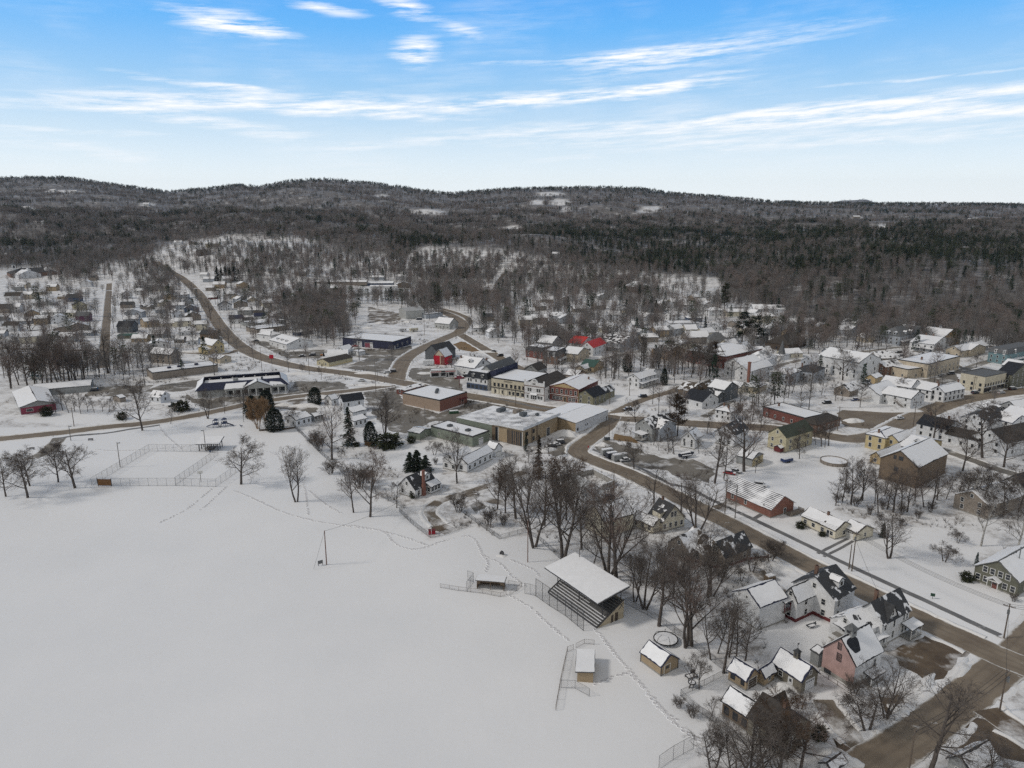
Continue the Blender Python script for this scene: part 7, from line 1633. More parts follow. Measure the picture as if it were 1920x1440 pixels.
def conifer_meshes(kind, seed):
 rg = np.random.default_rng(seed); C = []; T = []
 if kind == 'spruce':
  H, Rb, n = 14.0, 2.9, 4200
  T.append((0,0,-.3,0,0,H*.97,.22,.03))
  for k in range(95):
   z = .5 + (H - 1.0) * (k / 95) ** 1.05; r = Rb * (1 - z / H) ** .82 * rg.uniform(.75, 1.15) + .12; a = rg.uniform(0, 6.28); nb = 46
   for j in range(nb // 4 if r < .8 else nb // 2):
    aa = a + rg.normal(0, .16); t = rg.uniform(.12, 1); rr = r * t; C.append((rr*math.cos(aa)+rg.normal(0,.1), rr*math.sin(aa)+rg.normal(0,.1), z - .30*rr*t + rg.normal(0,.08), math.cos(aa), math.sin(aa), -.25))
   T.append((0,0,z,r*math.cos(a),r*math.sin(a),z-.25*r,.04,.015))
  for k in range(900):
   z = rg.uniform(.6, H-.6); r = Rb * (1 - z/H)**.82 * rg.uniform(.2,.85); a = rg.uniform(0,6.28); C.append((r*math.cos(a), r*math.sin(a), z-.2*r, math.cos(a), math.sin(a), -.3))
  return T, needles(C, .42, 0), NEEDLE, H
 if kind == 'pine':
  H = 18.0; T.append((0,0,-.3,.2,.1,H*.94,.36,.05))
  for k in range(42):
   z = H*(.28+.70*(k/42)); R_ = 4.6*(1-((z/H-.45)/.62)**2*.9) * rg.uniform(.6,1.1); R_ = max(R_, .8); a = rg.uniform(0,6.28)
   tip = np.array([R_*math.cos(a), R_*math.sin(a), z+R_*rg.uniform(.05,.3)]); T.append((.1,.05,z,*tip,.09,.025))
   for c in range(5):
    t = rg.uniform(.45,1.05); cc = np.array([.1,.05,z])*(1-t)+tip*t+rg.normal(0,.3,3)
    for j in range(20):
     q = cc + rg.normal(0,1,3)*np.array([.62,.62,.26]); C.append((*q, math.cos(a)+rg.normal(0,.6), math.sin(a)+rg.normal(0,.6), rg.normal(.1,.4)))
  return T, needles(C, .48, 0), NEEDLE2, H
 if kind == 'yew':        # dense rounded evergreen
  H = 7.0; T.append((0,0,-.3,0,0,H*.8,.2,.05))
  for k in range(5200):
   u = rg.uniform(0,1); z = H*u; rr = 2.3*math.sin(math.pi*min(1,(.12+.88*u))**.75)**.6 + .15; f = rg.uniform(.0,1)**.22; a = rg.uniform(0,6.28)
   rr *= 1+.13*math.sin(3*a+5*u+seed)+.10*math.sin(7*a-9*u)
   C.append((rr*f*math.cos(a), rr*f*math.sin(a), z*.985+.1, math.cos(a)+rg.normal(0,.5), math.sin(a)+rg.normal(0,.5), .5+rg.normal(0,.5)))
  return T, needles(C, .30, 0), NEEDLE, H
 if kind == 'bush':
  H = 2.2
  for k in range(8): a = rg.uniform(0,6.28); T.append((0,0,-.1,.7*math.cos(a),.7*math.sin(a),1.5,.04,.02))
  for k in range(1500):
   q = rg.normal(0,1,3); q /= np.linalg.norm(q); f = rg.uniform(0,1)**.3; w = 1+.22*math.sin(3*q[0]*3+seed)+.2*math.sin(4*q[1]*3)
   C.append((1.35*q[0]*f*w, 1.35*q[1]*f*w, max(.05,.95+1.0*q[2]*f*w), *q))
  return T, needles(C, .24, 0), NEEDLE2, H
CPROTO = {}
def cproto(kind, seed=1, leaf=None):
 key = (kind, seed, leaf.name if leaf else '')
 if key not in CPROTO:
  T, nd, m, H = conifer_meshes(kind, seed); v, f = tubes(T, 5); CPROTO[key] = (quadmesh(kind + '_trunk', [(v, f, 0)], [BARK]), quadmesh(kind + '_crown', [nd], [leaf or m]), H)
 return CPROTO[key]
NT = [0]; TREEPTS = []
def tree(key, px, py, h, label, group=None, rot=None, wide=1.0, name=None, seed=1, leaf=None):
 p = at(px, py); con = key in ('spruce', 'pine', 'yew', 'bush')
 mt, mc, H = cproto(key, seed, leaf) if con else proto(key)
 nm = name or {'spruce':'spruce_tree','pine':'pine_tree','yew':'evergreen_tree','bush':'evergreen_bush','apple':'apple_tree','shrub':'bare_shrub','willow':'bare_shrub','birch':'birch_tree'}.get(key, 'bare_tree')
 rot = random.uniform(0, 360) if rot is None else rot
 t = thing(nm, label, 'shrub' if key in ('shrub','bush','willow') else 'tree', (p.x, p.y, p.z), R(rot), group)
 s = h / H; wide *= 1 if con else 1.18; t.scale = (s * wide, s * wide, s)
 link('trunk' if key not in ('shrub','bush','willow') else 'stems', mt, t); link('crown', mc, t); NT[0] += not con; TREEPTS.append((p.x, p.y)); return t
def T(key, px, py, top, label, group=None, **k): return tree(key, px, py, max(1.0, ptop(px, py, top)), label, group, **k)
# park trees
T('round1',11,931,865,'bare round tree nearest the left edge of the field')
T('round2',52,933,836,'large bare round tree second from the left edge, front row', wide=1.05)
T('round1',56,911,842,'bare tree just behind the second one from the left edge, half hidden')
T('round2',109,904,828,'bare round tree standing between the two largest left of the court',rot=80)
T('round1',141,915,821,'broad bare tree nearest the left corner of the snowed court',wide=1.1,rot=200)
T('round1',452,908,820,'broad bare round tree at right end of the snowed court',wide=1.15,rot=40)
T('vase1',556,941,836,'forked bare tree alone on the snow right of the court',rot=10,wide=1.0)
T('round2',267,807,703,'large bare spreading tree at the roadside left of the market',wide=.85)
T('tall1',663,961,868,'bare slanting tree just outside the diagonal fence, left one of a pair',wide=.9)
T('tall2',694,969,842,'tall bare reddish tree outside the diagonal fence, right one of a pair')
T('tall1',722,822,727,'big bare double stemmed tree beside the white house with stepped additions',wide=1.1)
T('vase1',722,818,742,'leaning second stem of the big double tree by the dark evergreens',wide=.8,rot=140)
T('tall2',622,862,752,'tall bare tree inside the diagonal fence, above the round shrub')
T('vase1',857,906,800,'bare forked tree in front of the white ranch house',rot=70,wide=.8)
T('apple',815,853,828,'low bare apple tree on the snow lawn of the white ranch house')
T('shrub',620,888,861,'round bare shrub on the field side of the diagonal fence',wide=1.3)
T('shrub',817,871,858,'small bare shrub beside the white ranch house end')
T('spruce',655,835,760,'narrow spruce tree left of the big double stemmed tree',leaf=NEEDLE)
T('yew',695,834,790,'dark bushy evergreen at the foot of the big double tree, left one',wide=.8,seed=8)
T('bush',728,838,812,'dark bushy evergreen at the foot of the big double tree, right one',wide=1.5,seed=9)
T('bush',669,837,828,'small dark bush left of the orange grass clump')
T('willow',692,838,827,'orange yellow grass clump beside dark evergreens',name='grass_clump',wide=2.0)
for i,(x,y,t_,w) in enumerate(((769,883,846,2.0),(782,881,842,2.2),(798,885,852,2.3))):
 T('spruce',x,y,t_,('dark spruce behind white cottage, left of three','dark spruce behind white cottage, tallest middle of three','dark spruce behind white cottage, right of three')[i],wide=w,seed=i+1)
T('yew',591,758,726,'dense round evergreen alone by the market parking',wide=1.1,seed=3)
T('yew',500,768,731,'dense dark evergreen at the back of the hedge corner clump',wide=1.1,seed=1)
T('yew',474,783,742,'dense dark evergreen at left of the hedge corner clump',seed=4)
T('yew',516,807,766,'largest round dark evergreen in front of the hedge corner clump',wide=1.15,seed=5)
T('willow',484,804,744,'tan leafless shrub with upright stems among the dark evergreens',wide=.8)
T('willow',497,790,745,'brown upright shrub behind the tan one among dark evergreens',wide=.7)
T('spruce',1010,896,812,'thin tall spruce with browned lower half by the office corner',wide=.75,seed=4,leaf=mat('needles_browning',(.05,.036,.024),.9,noise=.5,nscale=.25))
T('spruce',986,846,808,'dark columnar cedar against the modern office wall',wide=.7,seed=5)
T('bush',229,786,772,'round dark bush left of the large roadside tree',wide=1.1)
T('bush',88,779,761,'dark bush before the magenta building')
T('bush',341,770,750,'brown black bush at the market entrance',wide=1.2)
T('bush',776,933,921,'dark round bush at foot of the white cottage chimney')
T('bush',771,830,817,'dark bush by the small green grey shed')
T('bush',1501,990,977,'dark evergreen bush at left end of the cream ranch')
T('bush',1541,1005,996,'low evergreen bush before the cream ranch door')
T('bush',1535,1385,1360,'large dark evergreen against the brown house wall',wide=.8)
T('bush',1812,1089,1072,'snowy round hedge bush at left end of the sage green house')
T('shrub',1900,1128,1112,'reddish brown shrub below the sage green house')
T('spruce',1655,1007,980,'small dark spruce behind the vase shaped lawn tree',wide=1.5,seed=2)
T('spruce',1830,1061,1034,'little blue spruce behind the sage green house',wide=.9,seed=3,leaf=NEEDLEB)
T('pine',1391,648,584,'left one of the twin dark pines in the upper town',seed=1,wide=1.1,leaf=NEEDLE)
T('pine',1413,650,592,'right one of the twin dark pines in the upper town',seed=2,wide=1.2,leaf=NEEDLE)
T('pine',1335,695,640,'big brownish pine in front of the red brick hall',seed=3,wide=1.2,leaf=mat('needles_bronze',(.05,.034,.022),.9,noise=.4,nscale=.5))
T('pine',1270,818,740,'large pine with brown needles over the side street',seed=4,wide=.95,leaf=mat('needles_bronze',(.05,.034,.022)))
T('spruce',1229,602,561,'tall dark spruce among the upper snowy houses',wide=.9)
T('spruce',1322,617,590,'small dark spruce left of the twin pines',wide=.9,seed=3)
T('pine',1358,585,530,'lone tall ragged pine before the forest',seed=5,wide=.8)
T('pine',1150,545,527,'dark pine clump at the edge of the reddish grove',seed=2,wide=1.3)
T('yew',1176,697,664,'dark dense shrubby evergreen beside the empty lot',seed=6,wide=.8)
T('yew',1600,616,600,'dark juniper mass at the forest edge, left',seed=7,wide=1.6)
T('yew',1245,722,690,'dark upright shrub by the corner lot white house',seed=2,wide=.6)
for i,(x,y) in enumerate(((408,527),(416,525),(424,526),(432,528),(440,527))): T('spruce',x,y,498+i%2*3,'dark spruce in the close grove on the hill above the main road','dark spruce grove on the hill',wide=1.4,seed=1+i%3)
# bare trees with a place of their own
one = [('tall1',967,972,857,'bare tree at the left edge of the grove above the fence corner'),('vase2',1001,1026,880,'large bare tree behind the fence, left of the grandstand grove'),('leafy',1048,992,850,'dense brown twigged tree in the middle grove above the garage yard'),('vase1',1056,1052,862,'big bare tree rising right behind the grandstand roof, left'),
 ('vase2',1141,1080,905,'great bare tree over the grandstand roof, left of two leaning trunks'),('tall2',1156,1089,900,'great bare tree with trunk leaning right over the grandstand roof'),('slim',1112,1062,985,'slim bare stem just left of the leaning pair'),('tall1',1226,943,868,'bare tree at the street verge beside the cream cottage roof'),
 ('tall2',1277,964,888,'bare street tree right of the cream cottage'),('vase2',1305,1004,882,'many stemmed bare tree on the street verge opposite the brick hall'),('round1',1189,880,826,'small bare round tree beside the parked snowy trailers'),('round2',1192,793,748,'bare tree on the snowy traffic corner by the grey double gabled house'),
 ('tall1',1340,906,795,'tall thick trunked bare tree in the yard opposite the brick hall'),('slim',1357,897,815,'slim bare tree next to the thick trunked one'),('tall2',1395,884,755,'huge bare tree by the yellow gabled shed'),('slim',1416,887,850,'twisted little bare tree before the yellow gabled shed'),
 ('slim',1264,852,800,'bare slender tree left of the small white cottage'),('slim',1254,848,805,'leaning slender tree left of the small white cottage'),('vase1',1667,1047,960,'vase shaped bare tree on the snow lawn right of the cream ranch'),('apple',1771,1053,1020,'low spreading bare tree in the middle of the wide snow lawn'),
 ('apple',1795,1018,996,'twisted little bare tree higher on the wide snow lawn'),('birch',1839,1024,915,'pale barked birch on the lawn above the sage green house'),('birch',1905,1043,925,'pale forked birch at right edge behind the sage green house'),('slim',1567,948,885,'bare tree alone left of the brown barn saplings'),
 ('round1',1499,860,820,'bare tree behind the tan house with red porch'),('tall1',1750,827,755,'bare tree in front of the white house with long rear ell'),('tall2',1776,830,770,'second bare tree before the white house with long rear ell'),('tall1',1805,883,800,'bare tree on the verge of the dark side street, left'),
 ('round2',1842,858,750,'big bare maple in front of the dark roofed white house'),('round1',1882,876,798,'bare spreading tree at right edge above the dark side street'),('round1',1580,713,652,'big bare round tree in front of the great white hall'),('slim',1485,738,690,'bare tree before the pale grey blue house'),
 ('apple',1410,1072,1034,'low bare tree in the snowy yard behind the retaining wall'),('apple',1443,1056,1014,'reddish low bare tree by the curved street below the brick hall'),('vase2',1661,1346,1240,'dark many stemmed bare tree beside the muddy corner yard'),('apple',1627,1370,1298,'low black bare tree below the pink barn bushes'),
 ('tall1',1745,1445,1275,'tall thin bare tree at bottom edge on the street corner'),('vase1',1335,1452,1356,'bare tree crown at bottom edge left of the brown house'),('vase2',1407,1452,1345,'large bare tree with thick blue grey trunk at bottom edge'),('vase1',1440,1475,1335,'bare tree crown covering the lower wall of the brown house'),('tall2',1500,1446,1325,'bare dark tree at right corner of the brown house'),('vase2',1378,1470,1372,'low bare tree crown at bottom edge beside the tall wire fence'),('round2',1860,1475,1385,'bare brushy tree at the bottom right corner of the view'),('leafy',1463,1448,1312,'dense brown twigged tree in front of the brown house'),
 ('shrub',1600,1302,1268,'brown bare shrub against the white side of the pink barn'),('shrub',1272,1327,1305,'bare grey shrub outside the backyard fence corner'),('shrub',1298,1345,1322,'reddish brown shrub outside the backyard fence'),('slim',1330,1352,1300,'thin bare sapling inside the backyard fence'),
 ('apple',1500,1330,1295,'bare twiggy tree beside the taupe garage drive'),('shrub',1448,1046,1015,'bushy bare shrub on the roadside bank'),('slim',1292,1290,1215,'thin grey sapling behind the tan shed, left'),('slim',1311,1292,1222,'thin grey sapling behind the tan shed, right'),
 ('round2',845,700,668,'bare tree beside the red barn'),('vase1',390,785,728,'bare leaning tree on the verge before the market, left'),('slim',421,775,738,'bare small tree on the verge before the market, middle'),('round1',456,767,722,'bare tree on the verge before the market, right'),
 ('round2',567,699,680,'bare round tree on the island of the market lot'),('slim',602,712,682,'bare sapling on the snowy market island'),('round1',1207,687,625,'bare tree on the slope above the corner lot'),('tall1',203,700,612,'bare dark tree at the foot of the straight side street'),
 ('tall2',60,632,572,'bare dark tree in the yards at far left'),('round1',548,798,762,'bare bushy tree before the low white ranch'),('shrub',860,960,925,'brown thicket shrub by the muddy drive'),('tall1',744,952,902,'slim bare tree by the white cottage fence'),
 ('round2',1030,855,820,'bare shrub like tree at the office corner'),('slim',320,795,760,'reddish bare shrub tree beside the road'),('tall1',395,598,560,'bare dark tree beside the main road, upper left'),('round1',990,868,838,'bare bush tree below the office'),
 ('birch',1815,962,870,'pale birch leaning among the dark trunks at right')]
for a in one: T(*a, wide=1.35 if a[2] > 1430 or a[1] == 1667 else 1.12)
# clumps: trees nothing tells apart share their clump's label
def clump(key, pts, label, name=None):
 for i, (x, y, t_) in enumerate(pts):
  k = key[i % len(key)] if isinstance(key, (list, tuple)) else key
  T(k, x + random.uniform(-1, 1), y, t_ + random.uniform(-4, 4), label, label + ' group')
clump(['vase2','tall1','vase1','tall2'], [(1210,1142,1005),(1236,1174,1010),(1288,1213,1025),(1297,1211,1040),(1335,1117,1000),(1327,1120,985),(1190,1128,1030),(1262,1120,1030)], 'tall dark bare tree in the dense grove right of the grandstand')
clump(['slim','tall1'], [(1333,1237,1118),(1357,1262,1128),(1380,1242,1132),(1368,1232,1140),(1345,1225,1125),(1398,1238,1150)], 'bare grey tree along the fence below the plain white barn')
clump(['tall2','leafy','vase2'], [(932,955,862),(948,962,868),(985,960,850),(1020,985,862),(1062,975,880),(1075,960,885),(1090,1030,915)], 'bare brown tree in the middle grove between metal roofed garage and fence')
clump(['slim','tall1','tall2'], [(1612,939,850),(1596,946,862),(1618,938,856),(1646,962,880),(1674,961,872),(1690,950,880),(1732,951,868),(1747,953,873),(1757,938,878),(1658,929,880),(1664,955,890),(1702,960,885),(1640,945,880),(1580,940,880),(1715,940,880)], 'slender bare sapling in front of the brown barn')
clump(['tall1','slim','round2'], [(1794,944,878),(1820,957,868),(1805,950,880),(1838,965,885),(1860,955,875),(1880,968,885),(1895,945,870),(1775,935,880),(1910,960,880)], 'dark bare tree in the tangle around the pale grey house at right')
clump(['tall1','slim'], [(1540,837,788),(1547,839,792),(1553,836,785),(1530,834,795),(1495,842,800),(1510,838,800)], 'bare tree in the row beside the tan house, along the brown road')
clump(['tall1','slim'], [(1245,689,628),(1255,698,632),(1262,706,640),(1270,702,628),(1278,696,630),(1236,690,640),(1300,700,640),(1308,705,638),(1315,700,640),(1322,708,645),(1290,690,640),(1295,708,645),(1330,704,640),(1345,706,645)], 'tall bare trunk on the snowy slope below the orange tan house')
clump(['tall1','slim'], [(1451,737,690),(1463,742,690),(1471,739,692),(1500,742,695),(1520,735,690),(1540,742,700),(1565,752,712),(1580,750,715)], 'bare tree on the snowy bank below the pale blue houses')
clump(['tall1','slim','tall2'], [(20,728,640),(35,722,638),(52,728,640),(66,720,640),(78,726,632),(88,718,635),(98,724,628),(110,722,630),(122,728,635),(132,722,630),(145,722,640),(160,716,640),(62,712,645),(104,712,640)], 'bare trunk in the dark thicket above the magenta building')
clump(['slim','tall1'], [(105,772,735),(118,770,728),(128,774,730),(140,772,735),(152,776,735),(165,772,740),(178,774,742),(192,772,745),(205,772,745),(214,770,745)], 'thin bare tree in the hedge row right of the magenta building')
clump(['slim','tall1'], [(240,690,650),(260,690,655),(232,704,672),(285,692,660),(305,690,655),(215,702,660),(222,696,665)], 'bare tree in the yards behind the long grey warehouse')
clump(['tall1','slim'], [(1075,700,668),(1090,712,680),(1052,722,690),(1135,705,670),(1150,712,676),(1030,725,692),(1128,720,688)], 'bare yard tree behind the main street block')
clump(['tall1','round1'], [(1700,690,655),(1690,740,700),(1660,660,632),(1605,668,640),(1630,662,635),(1760,668,640),(1725,672,646),(1830,690,660),(1800,672,645),(1670,700,668)], 'bare street tree among the big old houses at upper right')
clump(['slim','shrub'], [(650,905,860),(675,915,870),(705,935,895),(600,845,815),(640,860,835),(690,905,880),(728,940,915),(590,835,808),(735,930,900)], 'thin bare tree lining the inside of the diagonal fence')
clump(['slim','shrub','tall1'], [(900,965,935),(915,985,955),(930,975,940),(895,945,915),(945,985,960)], 'bare shrubby tree in the snowy lot behind the low fence')
clump(['slim','tall1'], [(1210,805,770),(1225,835,800),(1235,845,810),(1240,805,770),(1170,815,785),(1290,830,800),(1310,850,815),(1325,812,775),(1382,790,740),(1410,792,745),(1400,812,760),(1425,815,765),(1378,800,745)], 'bare tree in the yards along the brown road')
clump(['shrub','apple'], [(1225,1100,1075),(1250,1090,1062),(1275,1095,1068),(1330,1080,1050),(1350,1090,1062),(1180,1060,1035),(1200,1075,1050),(1390,1090,1065),(1240,1060,1035)], 'bare undergrowth shrub in the grove around the dark roofed houses')
clump(['shrub'], [(1590,925,905),(1605,950,930),(1655,955,938),(1690,965,945),(1720,972,955),(1745,960,942),(1570,942,925),(1650,975,958),(1630,965,948),(1690,985,970)], 'bare brush at the foot of the brown barn saplings')
# ---------------------------------------------------------------- utility poles, wires, vehicles, small street things
POLES = {}
def utility(px, py, top, label, arm=True, rot=0, trans=False, key=None, m=POLEW):
 p = at(px, py); h = ptop(px, py, top); t = thing('utility_pole', label, 'utility pole', p, R(rot))
 mb = MB(); mb.tube((0,0,-.3),(0,0,h),.17,.11,n=8); mb.build('pole', m, t)
 if arm:
  mb = MB(); mb.box(-1.2,1.2,-.16,-.04,h-.7,h-.56); mb.build('crossarm', POLEW, t)
  ib = MB(); [ib.tube((x_,-.1,h-.56),(x_,-.1,h-.36),.05,n=6) for x_ in (-1.05,-.4,.4,1.05)]; ib.build('insulators', STEEL, t)
 if trans: mb = MB(); mb.tube((0,-.42,h-2.4),(0,-.42,h-1.4),.27,n=10); mb.build('transformer', STEEL, t)
 POLES[key or label] = (p, h, R(rot)); return t
U = [(1597,1071,997,'tall dark utility pole of the close pair on the sidewalk opposite the white farmhouse',1,-40,1,'a'),(1591.5,1067,1021,'shorter stub pole of the close pair opposite the white farmhouse',0,0,0,'b'),(1882,1197,1132,'utility pole on the sidewalk below the sage green house',1,-40,1,'c'),
 (1874,1334,1256,'utility pole on the snowy street corner at right edge',1,40,1,'d'),(1704,1446,1368,'utility pole on the small street at bottom edge',1,40,0,'e'),(1359,963,898,'utility pole with crossarm left of the brick hall',1,-35,0,'f'),(1378,972,909,'thin pole with a lamp before the brick hall',0,-35,1,'g'),
 (1150,923,881,'pole beside the curved street near the grey yard wall',0,0,0,'h'),(1142,820,777,'utility pole at the corner of grey double gabled house',1,-20,0,'i'),(1180,742,712,'pole in front of the white porched house',1,0,0,'j'),(1143,758,725,'pole at the olive house corner',0,0,0,'k'),
 (967,760,727,'street pole before the cream shop row',1,10,0,'l'),(861,728,700,'pole by the gas station',0,0,0,'m'),(705,736,713,'pole on the market island, right',1,10,0,'n'),(580,702,660,'pole on the main road by the roadside lot',1,10,0,'o'),(491,692,650,'pole with red sign by the main road',1,10,0,'p'),
 (429,648,615,'pole along the main road bend, lowest',1,30,0,'q'),(414,628,596,'pole along the main road bend, second',1,30,0,'r'),(380,578,550,'pole along the main road, upper left',1,30,0,'s'),(1570,807,762,'pole by the red brick block',1,0,0,'t'),(1712,800,752,'pole by the white house with long rear ell',1,20,0,'u'),
 (1406,803,752,'pole beside the brown road behind the small square white house',1,0,0,'v'),(704,705,668,'tall thin pole near the road junction, left',0,0,0,'w'),(708,715,670,'tall thin pole near the road junction, right',1,0,0,'x'),(1702,730,705,'pole between the long white house and the inn',1,0,0,'y'),(139,799,763,'wooden utility pole across the park road from the drive',1,0,0,'z'),
 (797,792,762,'thin pole at the side of the brick store',0,0,0,'aa'),(848,805,780,'thin pole beside the green grey workshop roof',0,0,0,'ab'),(796,628,600,'pole near the gable ended garage',1,0,0,'ac'),(1824,735,705,'street pole before the cream three storey block',1,0,0,'ad'),(398,767,733,'dark lamp pole before the market',0,0,0,'ae'),
 (855,636,612,'pole in the fork of the curved road',1,0,0,'af'),(873,634,606,'second pole in the fork of the curved road',1,0,0,'ag'),(1054,832,822,'short white post at the office parking edge',0,0,0,'ah')]
for a in U: utility(*a[:3], a[3], a[4], a[5], a[6], a[7], POLEG if 'thin' in a[3] else POLEW)
def wire(k0, k1, off=0.0, dz=-.4, sag=.9, label=None, group=None, r_=.032, free=None):
 p0, h0, _ = POLES[k0]; a = p0 + Vector((0,0,h0+dz))
 if free is not None: b = free
 else: p1, h1_, _ = POLES[k1]; b = p1 + Vector((0,0,h1_+dz))
 d = (b-a); n = Vector((-d.y,d.x,0)).normalized()*off; mb = MB(); q0 = None; K = 14
 for k in range(K+1):
  t = k/K; q = a.lerp(b,t)+n-Vector((0,0,sag*4*t*(1-t)))
  if q0 is not None: mb.tube(q0-a,q-a,r_,n=4,cap=False)
  q0 = q
 o = mb.build('overhead_wire', WIRE, None, a); tag(o, label, 'wire', group); return o
far_r = at(2060,1215)+Vector((0,0,9));
for off in (-.9,-.3,.4,1.0): wire('a','c',off,-.5,1.2,'overhead wire along the sidewalk between the close pole pair and the next pole right','wires right of the pole pair')
for off in (-.9,.0,.9): wire('a','f',off,-.5,1.6,'overhead wire along the sidewalk between the brick hall and the close pole pair','wires left of the pole pair')
for off in (-.8,.0,.8): wire('c','c',off,-.5,.6,'overhead wire running off the right edge beyond the sidewalk pole','wires at right edge',free=far_r+Vector((0,off,0)))
for off in (-.7,.7): wire('f','h',off,-.5,1.4,'overhead wire above the curved street from the brick hall to the yard wall pole','wires over the curved street')
for off in (-.7,.7): wire('h','i',off,-.5,1.2,'overhead wire from the yard wall pole up to the street corner','wires to the street corner')
for off in (-.7,.0,.7): wire('d','e',off,-.5,1.0,'overhead wire over the small street at lower right','wires over the small street')
wire('d','c',0,-1.0,1.0,'single overhead wire crossing the street from corner pole to sidewalk pole')
wire('a',None,0,-2.2,.7,'thin service wire dropping from the pole pair to the white victorian',free=at(1650,1190)+Vector((0,0,8)))
pf = at(612.5,1059); POLES['pf'] = (pf, ptop(612.5,1059,995), 0)
wire('pf',None,0,-.1,.8,'wire from the lone field pole to the fence corner',free=at(757,953)+Vector((0,0,3.0)))
wire('pf',None,0,-.1,.05,'guy wire slanting from the lone field pole into the snow',free=at(588,1068)+Vector((0,0,.1)))
for off in (-.5,.5):
 for a, b in (('o','p'),('r','q'),('l','k'),('u','t')): wire(a,b,off,-.5,1.0,{'o':'overhead wire beside the roadside lot on the main road','r':'overhead wire at the main road bend','l':'overhead wire above the main street block','u':'overhead wire over the brown road at right'}[a],'wires '+{'o':'by the roadside lot','r':'at the road bend','l':'over main street','u':'over the brown road'}[a])
p = at(510,684); t = thing('red_sign', 'small red roadside sign near the main road', 'sign', p); mb = MB(); mb.tube((0,0,0),(0,0,5),.12); mb.build('post', DTRIM, t); mb = MB(); mb.box(-1.3,1.3,-.2,.2,4.2,6.6); mb.build('panel', WALL['red'], t)
p = at(1748,1123); t = thing('street_sign', 'small green sign board on a post in the snow verge', 'sign', p, R(-25)); mb = MB(); mb.tube((0,0,-.2),(0,0,1.3),.05); mb.build('post', DTRIM, t); mb = MB(); mb.box(-.5,.5,-.05,.05,.75,1.55); mb.build('panel', mat('sign_green',(.03,.07,.05),.6), t)
p = at(862,724); t = thing('pole_sign', 'dark red sign head on a post at the junction', 'sign', p); mb = MB(); mb.tube((0,0,0),(0,0,4.4),.12); mb.build('post', WALL['redb'], t); mb = MB(); mb.box(-1.2,1.2,-.25,.25,4.2,6.0); mb.build('panel', WALL['magenta'], t)
p = at(1103,840); t = thing('fire_hydrant', 'small red hydrant in the snow at the street bend', 'hydrant', p); mb = MB(); mb.tube((0,0,0),(0,0,.9),.16); mb.tube((-.3,0,.6),(.3,0,.6),.09); mb.tube((0,0,.9),(0,0,1.05),.12,.04); mb.build('body', WALL['red'], t)
p = at(1521,1176); t = thing('sled', 'small boat shaped sled half buried in the snow yard of the farmhouse', 'sled', p, R(25)); mb = MB(); prof = []
for k in range(9):
 u = k/8; w_ = .65*math.sin(math.pi*min(.96,max(.06,u)))**.6; x_ = -1.6+3.2*u; z_ = .2+.5*(abs(u-.5)*2)**3; prof += [(x_,-w_,z_+.4),(x_,-w_*.6,z_),(x_,w_*.6,z_),(x_,w_,z_+.4)]
mb.add(prof,[(4*k+j,4*k+j+1,4*k+j+5,4*k+j+4) for k in range(8) for j in range(3)]+[(4*k+j+4,4*k+j+5,4*k+j+1,4*k+j) for k in range(8) for j in range(3)]); mb.build('hull', WALL['dgrey'], t); mb = MB(); mb.box(-1.1,1.1,-.4,.4,.25,.45); mb.build('snow_fill', SNOWM, t)
